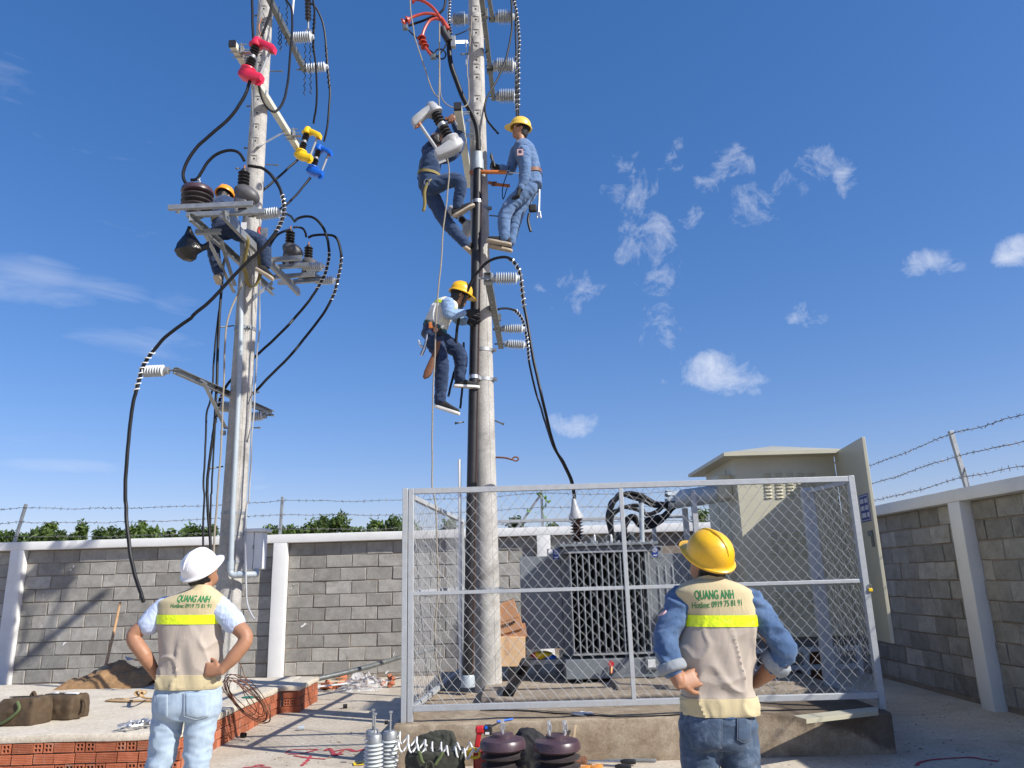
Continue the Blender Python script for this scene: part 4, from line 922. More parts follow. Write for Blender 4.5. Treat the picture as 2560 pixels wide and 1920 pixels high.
MB().tube([r0_+V((.052, -.032, .1)), r1_+V((.052, -.032, -.3))], .003, 5).build('red_stripe', 'leather', t)

pts = path((C3, [(690,330),(708,450),(715,600),(740,740),(790,880),(850,1040),(910,1160),(970,1270),(1010,1380),(1025,1500),(1030,1640)], (8.45, 8.60)))
t = thing('main_cable', 'thick black main cable with red shrink termination at the top of the right pole', 'cable', pts[-1])
MB().tube(pts, .032, 14).build('sheath', 'rubber', t)
MB().tube(path((C3, [(640,310),(655,360),(690,420),(712,455)], 8.43)), .05, 12).build('boot', 'polymer', t)
MB().tube(path((C3, [(697,330),(665,270),(640,225),(610,190)], 8.43)), [.04-.0009*i for i in range(16)], 12).build('breakout', 'red_shrink', t)
MB().tube(path((C3, [(625,215),(570,130),(510,65),(440,20),(370,-5),(310,0)], 8.4)), .020, 10).build('phase_core', 'red_shrink', t)
MB().tube(path((C3, [(620,195),(560,160),(500,148),(430,150),(350,172),(285,198),(240,225)], (8.42, 8.3))), .019, 10).build('phase_core', 'red_shrink', t)
MB().tube(path((C3, [(635,225),(590,208),(540,206),(490,235),(445,310),(420,385),(420,450),(440,500),(515,605)], (8.42, 8.3))), .019, 10).build('phase_core', 'red_shrink', t)
for (cx, cy, dx, dy) in [(270,215,-1,.45),(225,240,-1,.5),(410,400,.1,1),(420,450,.15,1),(438,495,.4,1),(325,-3,-1,.1)]:
    p = C3(cx, cy, 8.32); d = C3(cx+dx*20, cy+dy*20, 8.32)-p; MB().lathe(p-d.normalized()*.02, d, [(0, .02), (.035, .055), (.045, .057), (.03, .02)], 16, False).build('shed', 'red_shrink', t, 50)
for cx, cy in ((230, 300), (535, 620)): MB().box(C3(cx, cy, 8.3), (.06, .04, .07)).rod(C3(cx, cy, 8.28), C3(cx+40, cy+25, 8.28), .012, 6).build('lug', 'galv_dark', t, 0, .006)
t = thing('cable_bracket', 'pale steel bracket holding the main cable to the right pole', 'bracket', C3(850, 470, 8.6))
m = MB().beam(C3(740, 460, 8.5), C3(915, 455, 8.62), .006, .05); m.beam(C3(897, 465, 8.6), C3(897, 715, 8.6), .05, .006, V((1, 0, 0))); m.box(C3(755, 460, 8.45), (.06, .06, .16)); m.build('plate', 'galv', t, 0, .003)
cable('thin_lead', 'thin black lead curving behind the red termination', path((C3, [(672,-30),(662,50),(630,120),(560,170),(440,220),(330,258),(268,282)], 8.5)), .016)
cable('thin_lead', 'thin black earth lead looped between the red sheds and the right pole', path((C3, [(270,330),(330,390),(400,445),(480,530),(550,590),(600,640),(650,640),(668,590),(640,545),(590,535),(555,580),(580,620),(640,540),(690,470)], 8.35)), .010)
cable('thin_lead', 'black tie lead from the bracket to a bolt pocket of the right pole', path((C3, [(745,395),(820,370),(900,335),(940,310),(960,400),(990,500)], (8.5, 8.62))), .008)
p_ = path((C3, [(720,-30),(715,120),(712,220),(720,300),(735,370)], 9.2)); o = cable('power_cable', 'dark twisted cable at the left of the right pole top', p_, .014); helix(p_, 0, len(p_)-1, 12, .02, .007, 'aluminium', o)
cable('thin_lead', 'brown thin lead from the pole pocket looping round the pale crossarm', path((C3, [(955,180),(955,300),(925,560),(908,700),(915,820),(930,900),(930,1080),(900,1150),(850,1166),(750,1168),(680,1130),(635,1080),(615,1000),(605,800),(600,700)], (8.6, 8.2))), .007, 'rope')
cable('thin_lead', 'brown thin lead curving down from the frame top left of the right pole', path((C3, [(283,-30),(292,120),(320,300),(345,430),(430,690),(480,860),(530,990),(600,1075)], 8.2)), .008, 'rope')

# upper arms and insulators of the right pole
ZB = 8.4; ba, bb = C3.z(1055, -120, ZB), C3.z(1195, 1075, ZB)
t = thing('crossarm', 'dark steel channel crossarm along the right side of the right pole top', 'crossarm', ba)
MB().channel(ba, bb, .06, .085, .007).build('channel', 'galv_dark', t, 0, .002)
for cx, cy in ((1090, 105), (1120, 380), (1145, 610), (1155, 695), (1188, 1030), (1098, 200)): p = C3.z(cx, cy, ZB); MB().rod(p+V((-.03, 0, -.055)), p+V((-.03, 0, -.045)), .012, 6).build('bolt', 'zinc_bolt', t)
MB().box(C3.z(1100, 150, ZB), (.08, .06, .12)).build('clamp', 'galv_dark', t, 0, .003); MB().box(C3.z(1155, 735, ZB)+V((0, .02, -.02)), (.09, .06, .1)).build('clamp', 'galv_dark', t, 0, .003)
m = MB(); zb = C3(1000, 420, 8.7).z; m.lathe((BX, BY, zb), (0, 0, 1), [(0, rB(zb)+.004), (.05, rB(zb)+.004)], 30, False); 
t2 = thing('crossarm', 'short dark steel arm end beside the top right insulator', 'crossarm', C3.z(1180, 190, 9.6)); MB().channel(C3.z(1140, -60, 9.6), C3.z(1185, 195, 9.6), .055, .08, .007).build('channel', 'galv_dark', t2, 0, .002); MB().box(C3.z(1178, 215, 9.6), (.09, .05, .06)).build('end_bracket', 'galv_dark', t2, 0, .003)
yq = C3.z(1180, 190, 9.6).y; insulator('white ribbed insulator at top right of the right pole, topmost of three', C3(1212, 190, yq), C3(1425, 185, yq), .09*1.25, 9)
yq2 = C3.z(1155, 715, ZB).y; insulator('white ribbed insulator right of the right pole, middle of the upper three', C3(1190, 722, yq2), C3(1440, 718, yq2), .115, 9)
yq3 = C3.z(1195, 1050, ZB).y; insulator('white ribbed insulator just above the yellow helmet on the right pole', C3(1222, 1052, yq3), C3(1450, 1048, yq3), .11, 9)
insulator('lone white ribbed insulator on the left of the right pole top', C3(915, 208, 9.1), C3(730, 215, 9.1), .105, 9)
cable('power_cable', 'loose black cable end hanging beside the right pole', path((C3, [(1388,-40),(1396,200),(1380,420),(1330,650),(1240,860),(1155,1000),(1108,1100),(1100,1200),(1130,1310),(1200,1410),(1245,1455)], (9.2, 8.5))), .014)
p_ = path((C3, [(1432,-40),(1438,500),(1445,900),(1450,1300)], (9.5, 8.9))); o = cable('power_cable', 'black cable with spiral wraps running down to the right worker helmet', p_, .014); helix(p_, 6, 14, 12, .022, .007, 'galv', o)
p_ = path((C3, [(1405,-40),(1455,180),(1472,400),(1470,700),(1468,1300)], (9.5, 8.95))); o = cable('power_cable', 'second black cable with spiral wraps behind the right worker helmet', p_, .013); helix(p_, 1, 19, 24, .021, .007, 'galv', o)

# pale arm with grey cutouts
ZG = 7.0; ga, gb = C4.z(568, 95, ZG), C4.z(690, 880, ZG)
t = thing('crossarm', 'pale square-tube crossarm left of the right pole', 'crossarm', ga)
MB().beam(ga, gb, .09, .09).build('tube', 'beige_steel', t, 35, .004); u = (gb-ga).normalized(); MB().beam(ga-u*.004, ga+u*.04, .091, .091).build('end_cap', 'polymer', t, 35)
for cx, cy in ((590, 180), (640, 400)): p = C4.z(cx, cy, ZG); MB().rod(p+V((-.08, 0, .0)), p+V((.12, 0, .0)), .008, 6).rod(p+V((-.08, .03, .05)), p+V((.12, .03, .05)), .008, 6).build('clamp_bolt', 'galv', t)
MB().beam(C4(655, 235, 8.6), C4(640, 400, 8.5), .03, .006, V((1, 0, 0))).beam(C4(655, 235, 8.6), C4(685, 245, 8.7), .03, .006).build('brace', 'galv', t, 0)
cutout('pale grey fuse cutout in front of the worker left of the right pole', C4(412, 285, 7.9), (-1, -.15, 0), R(27), 'grey_plastic', 1.22)
cutout('grey fuse cutout half hidden behind the climbing worker leg', C4(590, 1200, 9.2), (-1, .3, 0), R(40), 'grey_plastic', .9)
t = thing('cutout_bracket', 'small rusty bracket and clamp between grey cutout and pale arm', 'bracket', C4(500, 235, 7.9)); MB().beam(C4(445, 225, 7.9), C4(545, 235, 7.9), .03, .04).box(C4(500, 245, 7.9), (.05, .05, .05)).build('plate', 'rusty', t, 0, .004)

# low arm
ZC = 4.709; ca, cb = C5.z(825, 262, ZC), C5.z(952, 925, ZC)
t = thing('crossarm', 'galvanised channel crossarm with three insulators low on the right pole', 'crossarm', ca)
MB().channel(ca, cb, .075, .085, .007).build('channel', 'galv_dark', t, 0, .002)
for cx, cy in ((865, 470), (862, 520), (890, 595), (893, 622), (910, 700), (920, 740), (940, 852), (948, 885), (825, 258)): p = C5.z(cx, cy, ZC); MB().rod(p+V((0, 0, -.05)), p+V((0, 0, -.042)), .010, 6).build('bolt', 'zinc_bolt', t)
m = MB().box(C5.z(830, 285, ZC)+V((0, .02, 0)), (.10, .07, .12)); m.rod(C5.z(735, 287, ZC), C5.z(830, 287, ZC), .012, 8); m.build('clamp', 'galv', t, 0, .003)
m = MB().rod(C5.z(890, 905, ZC), C5.z(950, 905, ZC), .012, 8).rod(C5.z(875, 770, ZC), C5.z(930, 770, ZC), .012, 8); m.box(C5.z(935, 655, ZC), (.05, .05, .08)); m.build('bolt_set', 'galv_dark', t)
for (cx, cy, ex_, ey_, lab) in [(862, 288, 1130, 285, 'uppermost of the three low white insulators on the right pole'), (950, 760, 1180, 762, 'middle of the three low white insulators on the right pole'), (985, 905, 1195, 915, 'lowest of the three low white insulators on the right pole')]:
    y_ = C5.z(cx-30, cy, ZC).y; insulator(lab, C5(cx, cy, y_), C5(ex_, ey_, y_), (C5(cx, cy+60, y_)-C5(cx, cy-58, y_)).length/2*(1 if cy < 300 else .8), 9)
yT = 9.25
y1 = C5.z(825, 285, ZC).y; y2 = C5.z(930, 905, ZC).y
p_ = path((C5, [(522,1055),(528,900),(540,740),(570,590),(620,450),(690,295),(790,160),(880,102),(980,85),(1050,108),(1110,180),(1140,270),(1152,400),(1168,540),(1190,650),(1222,850),(1280,1150),(1345,1450)], (8.45, y1+.2)), (C8, [(1010,40),(1062,130),(1098,210),(1118,265),(1132,345)], (8.6, yT))); o = cable('power_cable', 'long black cable arching over the low insulators to the transformer bushing', p_, .017); helix(p_, 44, 66, 9, .024, .008, 'aluminium', o)
p_ = path((C5, [(925,578),(980,566),(1050,575),(1110,612),(1160,690),(1188,800),(1203,950),(1215,1080),(1250,1240),(1310,1460)], (9.0, y2)), (C8, [(990,0),(1040,100),(1085,190),(1112,265),(1126,345)], (9.2, yT))); o = cable('power_cable', 'shorter black cable from behind the right pole to the transformer bushing', p_, .015); helix(p_, 12, 34, 14, .022, .008, 'aluminium', o)
cable('power_cable', 'short black cable end dangling beside the lowest worker leg', path((C5, [(525,1120),(505,1210),(480,1300),(455,1400)], 8.5)), .014)
cable('power_cable', 'short black cable end hanging just left of the riser pipe', path((C5, [(600,890),(600,1100),(598,1250),(585,1380),(567,1512)], 8.5)), .013)
cable('hand_rope', 'long pale rope hanging down left of the right pole into the enclosure', path((C3, [(606,250),(603,700),(600,1000),(610,1190)], 8.1), (C4, [(455,550),(478,680),(485,790),(465,1000),(440,1220),(415,1500)], 8.1), (C5, [(395,0),(370,300),(345,600),(325,1100),(305,1600)], 8.1), (C8, [(287,120),(284,280),(305,400),(318,640),(320,900),(302,1100),(305,1250),(325,1390),(352,1468)], (8.1, 7.9))), .0085, 'rope', 'rope')
# ================================================================== mesh enclosure, transformer, cabinet
FY = 7.06
def frame_tube(parent, name, a, b, w=.05, h=.05, up=V((0, 1, 0))): return MB().beam(a, b, w, h, up).build(name, 'fence_paint', parent, 35, .003)
zt = C8(600, 293, FY).z; zb_ = C8(800, 1573, FY).z; zm = C8(800, 893, FY).z
xl, xr = P(1021, 1500, FY).x, P(2168, 1500, FY).x; xm = C8(1440, 900, FY).x
def chain_link(parent, o, ux, L, z0, z1, n, mat='wire', W=.10, Hh=.117, r=.0018, seed=1, bag=0):
    rnd = random.Random(seed); m = MB(); s = W/2; a = W/4; k = int(L/s); st = Hh/2; rows_ = int((z1-z0)/st)
    ph = [rnd.uniform(0, 6) for _ in range(3)]
    for i in range(k+1):
        pts = []
        for j in range(rows_+1):
            sg = 1 if (i+j) % 2 else -1; z = z0+(z1-z0)*j/rows_; x = (i*s)+sg*a
            x += .012*math.sin(z*2.1+ph[0]+i*.07)+rnd.uniform(-.0025, .0025); x = min(max(x, 0), L)
            p = o+ux*x+V((0, 0, z-o.z+rnd.uniform(-.002, .002)))+n*(bag*math.sin(math.pi*j/rows_)*math.sin(i*.13+ph[1])+.003*sg)
            e = 7 if 0 < j < rows_ else 0
            if e:                                       # rounded knuckle at each turn
                pts += [p-ux*(sg*.004)-V((0, 0, .007)), p, p-ux*(sg*.004)+V((0, 0, .007))]
            else: pts.append(p)
        m.tube(pts, r, 4, False)
    ob = m.build('wire_mesh', mat, parent, 60); stuff(ob); return ob
enc = thing('chain_link_enclosure', 'grey steel framed chain-link enclosure standing on the concrete plinth', 'fence', (1, FY, PH))
frame_tube(enc, 'post', V((xl-.033, FY, PH)), V((xl-.033, FY, zt+.03)), .048, .05); frame_tube(enc, 'post', V((xl+.022, FY, PH+.002)), V((xl+.022, FY, zt+.026)), .048, .052)
frame_tube(enc, 'post', V((xr, FY, PH)), V((xr, FY, zt+.03)), .055, .055)
for z in (zt, zb_): frame_tube(enc, 'rail', V((xl+.047, FY, z)), V((xr-.028, FY, z)), .05, .05, V((0, 0, 1)))
frame_tube(enc, 'mid_rail', V((xl+.047, FY+.004, zm)), V((xr-.028, FY+.004, zm)), .036, .032, V((0, 0, 1)))
frame_tube(enc, 'mid_post', V((xm, FY-.012, zb_+.026)), V((xm, FY-.012, zt-.026)), .038, .022)
chain_link(enc, V((xl+.05, FY, zb_+.02)), V((1, 0, 0)), xr-xl-.08, zb_+.02, zt-.02, V((0, -1, 0)), seed=2)
# left side, back and right side
lr = V((-.74, 10.6, 0)); lf = V((xl-.03, FY+.03, 0)); lu = (lr-lf).normalized(); LL = (lr-lf).length; up3 = V((0, 0, 1))
for z in (zt-.02, zb_-.05, zm): frame_tube(enc, 'rail', lf+up3*z, lr+up3*z, .045, .045, up3)
frame_tube(enc, 'post', lr+up3*PH, lr+up3*(zt+.02), .05, .05)
chain_link(enc, lf+lu*.03+up3*(zb_-.05), lu, LL-.05, zb_-.03, zt-.03, V((-1, 0, 0)), seed=5, bag=.03)
rr_ = V((3.03, 7.95, 0)); rf = V((xr, FY+.03, 0)); ru = (rr_-rf).normalized()
for z in (zt-.02, zb_-.03, zm): frame_tube(enc, 'rail', rf+up3*z, rr_+up3*z, .04, .04, up3)
frame_tube(enc, 'post', rr_+up3*PH, rr_+up3*(zt+.02), .12, .06)
chain_link(enc, rf+ru*.02+up3*zb_, ru, (rr_-rf).length-.04, zb_, zt-.03, V((1, 0, 0)), seed=7, bag=.02)
MB().bx(lr.x, 2.35, 10.58, 10.63, zt-.06, zt-.02).build('back_rail', 'fence_paint', enc, 35, .003)
for x in (.86, 1.9): frame_tube(enc, 'post', V((x, 10.66, PH)), V((x, 10.66, zt-.02)), .05, .05)
t = thing('padlock', 'small brass padlock hanging on the right corner post', 'padlock', B1(1292, 915, FY-.03)); p = B1(1292, 930, FY-.035)
MB().box(p, (.035, .018, .03)).build('body', 'tool_yellow', t, 35, .004); MB().tube(spline([p+V((-.011, 0, .012)), p+V((-.011, 0, .04)), p+V((0, 0, .05)), p+V((.011, 0, .04)), p+V((.011, 0, .012))], 4), .004, 6).build('shackle', 'steel_tool', t)

# ---- oil transformer
T0, T1 = 8.86, 9.75
tr = thing('oil_transformer', 'grey oil-filled power transformer with finned radiators inside the enclosure', 'transformer', (1, 9.2, PH+.1))
TX0, TX1 = .50, 1.50; zl = 1.83
MB().bx(TX0, TX1, T0, T1, .66, zl-.01).build('tank', 'transformer', tr, 35, .01)
MB().bx(TX0-.02, TX1+.02, T0-.28, T1+.05, .45, .652).build('base', 'transformer', tr, 35, .01)
MB().bx(TX0-.03, TX1+.06, T0-.30, T1+.04, zl, zl+.028).build('lid', 'transformer', tr, 35, .004)
MB().bx(TX0+.02, TX1, T0-.26, T0-.01, zl-.075, zl-.003).build('lid_flange', 'transformer_dark', tr, 35, .004)
for i in range(9):
    x = TX0+.02+i*(TX1-TX0)/8.2; MB().rod((x, T0-.28, zl+.026), (x, T0-.28, zl+.052), .014, 6).build('lid_bolt', 'zinc_bolt', tr)
gx0, gx1, gz0, gz1 = C8(1112, 900, 8.58).x, C8(1562, 900, 8.58).x, C8(1300, 1268, 8.58).z, C8(1300, 662, 8.58).z
nf = 13
MB().bx(gx0+.01, gx1-.01, T0-.06, T0-.012, gz0+.01, gz1-.01).build('fin_gap_shade', 'black_hole', tr, 0)  # black sheet paints in the shade deep between the fins
for i in range(nf):
    x = gx0+(gx1-gx0)*i/(nf-1); MB().bx(x-.0055, x+.0055, 8.575, T0-.055, gz0+.014, gz1-.014).build('radiator_fin', 'transformer_fin', tr, 0, .002)
for z in (gz0, gz1): MB().bx(gx0-.012, gx1+.012, 8.565, 8.588, z-.010, z+.010).build('fin_rail', 'galv', tr, 0, .002)
for k in range(8):                                            # side radiators: stacked plates
    y = T0+.06+k*.085
    MB().bx(.03, TX0-.004, y, y+.016, .74, 1.745).build('side_plate', 'transformer', tr, 0, .004)
    o = MB().bx(TX1+.004, 1.98, y, y+.016, .70, 1.735).build('side_plate', 'transformer', tr, 0, .004)
    if k == 0:
        for j in range(5): MB().lathe((1.60+j*.082, y+.004, .84), (0, 0, 1), [(0, .004), (.03, .016), (.74, .016), (.77, .004)], 10).build('flute', 'transformer', tr)
def lug(x0, x1, z0, z1, sx):
    y = T0-.20; m = MB().bx(x0, x1, y, y+.014, z0, z1); m.build('lifting_lug', 'transformer', tr, 0, .008)
    hx = x0+.04 if sx < 0 else x1-.04; MB().lathe((hx, y-.001, (z0+z1)/2+.03), (0, -1, 0), [(0, .026), (.002, .026)], 16).build('lug_hole', 'white_paint' if sx < 0 else 'black_hole', tr)
    sx0 = x1-.055 if sx < 0 else x0+.05; cx = sx0; cz = (z0+z1)/2
    MB().bx(cx-.034, cx+.034, y-.004, y-.001, cz-.052, cz+.052).build('sticker', 'sign_blue', tr, 0)
    for r_, rz in ((.022, .02), (.011, .02)):
        MB().tube([V((cx+r_*math.cos(a), y-.005, cz+rz+r_*math.sin(a))) for a in [2*math.pi*i/16 for i in range(16)]], .0022, 4, closed=True).build('sticker_mark', 'sign_white', tr, 0)
    MB().bx(cx-.02, cx+.02, y-.0062, y-.0045, cz-.038, cz-.03).build('sticker_mark', 'sign_white', tr, 0)
a = C8(965, 645, 8.66); b = C8(1040, 710, 8.66); lug(a.x, b.x+.02, b.z, a.z, -1)
a = C8(1575, 628, 8.66); b = C8(1652, 700, 8.66); lug(a.x, b.x, b.z, a.z, 1)
MB().bx(1.33, 1.46, T0-.31, T0-.282, .53, .66).build('drain_box', 'transformer', tr, 0, .006); MB().bx(1.355, 1.435, T0-.316, T0-.309, .555, .635).build('drain_cover', 'white_box', tr, 0)
m = MB().lathe(C8(1345, 1325, 8.5), (0, -1, 0), [(0, .03), (.03, .03)], 12); m.build('valve_wheel', 'tool_red', tr); MB().rod(C8(1345, 1330, 8.55), C8(1345, 1385, 8.52), .018, 10).build('valve', 'copper', tr)
for x in (TX0+.12, TX1-.12): MB().channel(V((x, T0-.35, PH+.10)), V((x, T1+.1, PH+.10)), .06, .07, .008).build('skid', 'transformer_dark', tr, 0)
# HV bushing with grey boot
hb = C8(1146, 606, yT); t2 = tr; zH = C8(1146, 458, yT).z; L = zH-hb.z; pr = [(0, .06), (.02, .06)]
for i in range(7): q = .03+(L-.04)*i/7; s_ = (L-.04)/7; pr += [(q, .045), (q+s_*.4, .085-.002*i), (q+s_*.55, .087-.002*i), (q+s_*.8, .045)]
bsh = MB().lathe(hb, up3, pr+[(L, .045)], 24).build('bushing', 'brown_glaze', tr, 45)
zt2 = C8(1137, 345, yT).z
MB().lathe((hb.x, yT, zH-.02), V((-.02, 0, zt2-zH)), [(0, .09), (.05, .085), (.09, .06), (.16, .04), (zt2-zH+.02, .022)], 20).build('boot', 'grey_plastic', bsh, 40)
for cx, cy, s_ in ((1230, 600, .03), (1315, 590, .02)): MB().rod(C8(cx, 612, 8.9), C8(cx, cy-25, 8.9), s_, 10).build('terminal', 'galv_dark', tr)
for cx in (1248, 1347): m = MB().tube([C8(cx, 590, 8.65)+V((.0, .035*math.cos(a), .05*math.sin(a))) for a in [2*math.pi*i/16 for i in range(16)]], .010, 6, closed=True); m.build('lifting_eye', 'white_box', tr)
MB().rod(C8(1530, 612, 8.72), C8(1524, 372, 8.72), .028, 14).build('filler_pipe', 'conduit', tr); MB().rod(C8(1524, 372, 8.72), C8(1523, 350, 8.72), .03, 14).build('filler_cap', 'polymer', tr)
for cx in (1365, 1405, 1470): MB().rod(C8(cx, 610, 9.0), C8(cx, 545, 9.0), .042, 12).build('terminal', 'galv_dark', tr)
# LV cable bundle
rn = random.Random(12)
E1 = C8(1712, 385, 9.0)
for i in range(11):
    j = lambda s=12: rn.uniform(-s, s); upper = i < 6; Y0 = 9.0+rn.uniform(-.12, .15)
    if upper: xy = [(1352+j(10), 600), (1345+j(), 520+j()), (1338+j(14), 450+j()), (1352+j(), 385+j(12)), (1395+j(), 332+j(14)), (1455+j(), 312+i*9), (1530+j(), 330+i*10), (1600+j(), 368+i*7), (1660+j(), 385+j()), (1715, 380+j(16)), (1790, 360+j(14))]
    else: xy = [(1425+j(18), 600), (1425+j(), 540+j()), (1440+j(), 470+j()), (1475+j(), 452+j(10)), (1520+j(), 500+j(10)), (1570+j(), 515-(i-6)*12), (1625+j(), 490-(i-6)*10), (1670+j(), 440+j(8)), (1715, 400+j(10)), (1790, 370+j(14))]
    if i in (4, 5): xy[3:8] = [(1400+j(), 410+j()), (1440+j(), 390+j()), (1500+j(), 400+j()), (1560+j(), 430+j()), (1620+j(), 425+j())]
    lab = ('black low-voltage cable arching high from the transformer lid to the cable pipe' if upper else 'black low-voltage cable sagging low from the transformer lid to the cable pipe')
    cable('low_voltage_cable', lab, spline([C8(x, y, Y0+(9.0-Y0)*k/len(xy)) for k, (x, y) in enumerate(xy)], 5), .023, 'rubber', group='black cables between transformer and cable pipe '+('upper' if upper else 'lower'))
t = thing('cable_pipe', 'thick grey plastic cable pipe entering the side of the cabinet', 'pipe', E1)
MB().lathe(B1(190, 425, 9.0), B1(480, 385, 8.95)-B1(190, 425, 9.0), [(0, .10), (.0, .105), (.5, .105), (.55, .105), (1.15, .105), (1.15, .09)], 24).build('pipe', 'conduit', t)
p = B1(182, 425, 9.0)
for k in range(10):
    a = 2*math.pi*k/10; MB().beam(p+V((0, math.cos(a)*.104, math.sin(a)*.104)), p+V((-.07, math.cos(a)*.112, math.sin(a)*.112)), .05, .006, V((0, math.cos(a), math.sin(a)))).build('slit_tab', 'conduit', t, 0)
t = thing('pipe_support', 'pair of grey steel posts carrying the thick cable pipe', 'support', (2.0, 9.0, PH))
for cx, y0, c in ((1830, 310, 8.82), (1782, 405, 9.12)): p = C8(cx, y0, c); MB().bx(p.x-.03, p.x+.03, c-.03, c+.03, PH+.08, p.z).build('post', 'fence_paint', t, 0, .003)

# ---- beige cabinet with its door open
KX0, KX1, KY0, KY1, KZ0, KZ1 = 2.50, 3.635, 8.6, 9.95, .81, 2.79
cab = thing('control_cabinet', 'beige steel control cabinet with hipped roof and open door beside the transformer', 'cabinet', (3, 9, PH))
MB().bx(KX0, KX1, KY0, KY1, KZ0, KZ1).build('body', 'cabinet', cab, 35, .008)
e0, e1 = B1(470, 165, 8.42), B1(1137, 140, 8.42); ze = (e0.z+e1.z)/2
rx0, rx1, ry0, ry1 = e0.x, e1.x+.02, 8.42, 10.25; ap = (ze+.02, ze+.17)
m = MB(); m.bx(rx0, rx1, ry0, ry1, ze-.035, ze+.005)
m.add([(rx0, ry0, ze+.0055), (rx1, ry0, ze+.0055), (rx1, ry1, ze+.0055), (rx0, ry1, ze+.0055), (3.12, 9.1, ap[1]), (3.12, 9.6, ap[1])], [(0,1,4),(1,2,5,4),(2,3,5),(3,0,4,5)])
m.build('roof', 'cabinet', cab, 20)
MB().bx(KX0-.004, KX1+.004, KY0-.006, KY0, KZ1-.12, KZ1-.105).build('drip_seam', 'cabinet', cab, 0)
def louvre_mesh():
    m = MB(); n = 7; w = .043; rings = []
    for i in range(9):
        x = -w+2*w*i/8; k = math.sqrt(max(0, 1-(abs(x)/w)**4)); rings.append([V((x, -.016*k*math.sin(math.pi*j/(n-1)*.75), .011*(1-2*j/(n-1)))) for j in range(n)]+[V((x, .002, -.0115)), V((x, .002, .0115))])
    m.loft(rings); me = m.mesh('louvre'); me.materials.append(MAT['cabinet']); me.polygons.foreach_set('use_smooth', [True]*len(me.polygons)); return me
lm = louvre_mesh()
def louvres(xs, y0, y1, n):
    for cx in xs:
        for k in range(n):
            p = B1(cx+(k*1.2), y0+(y1-y0)*k/(n-1), KY0-.001); o = bpy.data.objects.new('louvre', lm); scene.collection.objects.link(o); put(o, cab); o.location = p
louvres((712, 774, 836, 896, 957), 280, 412, 8); louvres((745, 803, 862, 920), 606, 740, 8); louvres((775, 833, 890, 945), 938, 1075, 8)
# side panel seams, gland hood
for y in (9.0, 9.45): MB().bx(KX0-.005, KX0-.001, y, y+.45 if y > 9.2 else y+.40, KZ0+.1, KZ1-.1).build('side_panel', 'cabinet', cab, 0, .002)
p = B1(505, 355, 8.85); MB().bx(KX0-.16, KX0-.002, 8.78, 9.06, p.z-.13, p.z+.14).build('gland_box', 'cabinet', cab, 0, .006)
hd = B1.z(1252, 75, KZ1-.01); hinge = V((KX1+.015, KY0-.012, 0)); outer = V((hd.x, hd.y, 0)); du = (outer-hinge).normalized(); dn = V((-du.y, du.x, 0)); dw = (outer-hinge).length
door = MB().box((hinge+outer)/2+V((0, 0, (KZ0+KZ1)/2)), (dw, .035, KZ1-KZ0-.01), (du, dn, up3)).build('door', 'cabinet', cab, 0, .005)
dn_in = dn if dn.x < 0 else -dn
for z in (KZ0+.25, 1.8, KZ1-.25): MB().rod(hinge+up3*(z-.05), hinge+up3*(z+.05), .014, 8).build('hinge', 'galv_dark', door)
sp_ = B1(1243, 465, 7.6); sc_ = hinge+du*(dw*.80)+up3*sp_.z+dn_in*.0195
MB().box(sc_, (.30, .004, .27), (du, dn_in, up3)).build('sign', 'sign_blue', door, 0)
m = MB()
for sx_, sz_, w_, h_ in ((0, .12, .28, .005), (0, -.12, .28, .005), (-.138, 0, .005, .24), (.138, 0, .005, .24)): m.box(sc_+du*sx_+up3*sz_+dn_in*.003, (w_, .002, h_), (du, dn_in, up3))
m.build('sign_border', 'sign_white', door, 0)
for r_, z in enumerate((.07, 0, -.07)):                        # three rows of worn white lettering, too far off to read
    x = -.11
    for wlen in ((4, 3), (4, 3), (5, 3))[r_]:
        for c_ in range(wlen):
            q = sc_+du*(x+.012)+up3*z+dn_in*.003; m = MB()
            for s_ in (-1, 1): m.box(q+du*(.0085*s_), (.005, .002, .045), (du, dn_in, up3))
            m.box(q+up3*random.choice((-.018, 0, .018)), (.014, .002, .005), (du, dn_in, up3)); m.build('sign_letter', 'sign_white', door, 0); x += .028
        x += .03
hp = hinge+du*(dw*.93)+up3*(B1(1288, 640, 7.5).z)+dn_in*.03
MB().box(hp, (.03, .02, .16), (du, dn_in, up3)).box(hp+dn_in*.02+up3*.05, (.025, .03, .05), (du, dn_in, up3)).build('handle', 'galv_dark', door, 0, .004)
sz0, sz1 = PH, KZ0-.13                                          # stand of angle steel under the cabinet
st = thing('cabinet_stand', 'grey welded steel stand under the beige cabinet', 'stand', (3, 9, PH))
for y in (KY0+.03, KY1-.05):
    for z in (sz0+.17, sz1): MB().bx(KX0-.02, KX1+.02, y, y+.05, z-.025, z+.025).build('rail', 'fence_paint', st, 0, .003)
    for x in (KX0, (KX0+KX1)/2, KX1): MB().bx(x-.027, x+.027, y-.002, y+.052, PH+.09, KZ0+.01 if y > 9 else sz1+.02).build('leg', 'fence_paint', st, 0, .003)
MB().bx(KX0+.02, KX1-.02, KY0+.06, KY1-.06, sz1+.027, KZ0-.002).build('plinth_box', 'transformer_dark', st, 0)
t = thing('clay_pipe', 'dull red clay pipe lying under the cabinet stand', 'pipe', B1(1010, 1400, 8.9)); MB().lathe(B1(1010, 1460, 8.9), B1(1020, 1290, 8.95)-B1(1010, 1460, 8.9), [(0, .10), (.0, .12), (.42, .12), (.42, .10)], 20).build('barrel', 'rusty', t); MB().lathe(B1(905, 1460, 9.1), V((.2, 1, .1)), [(0, .07), (0, .09), (.4, .09)], 16).build('short_piece', 'rusty', t)
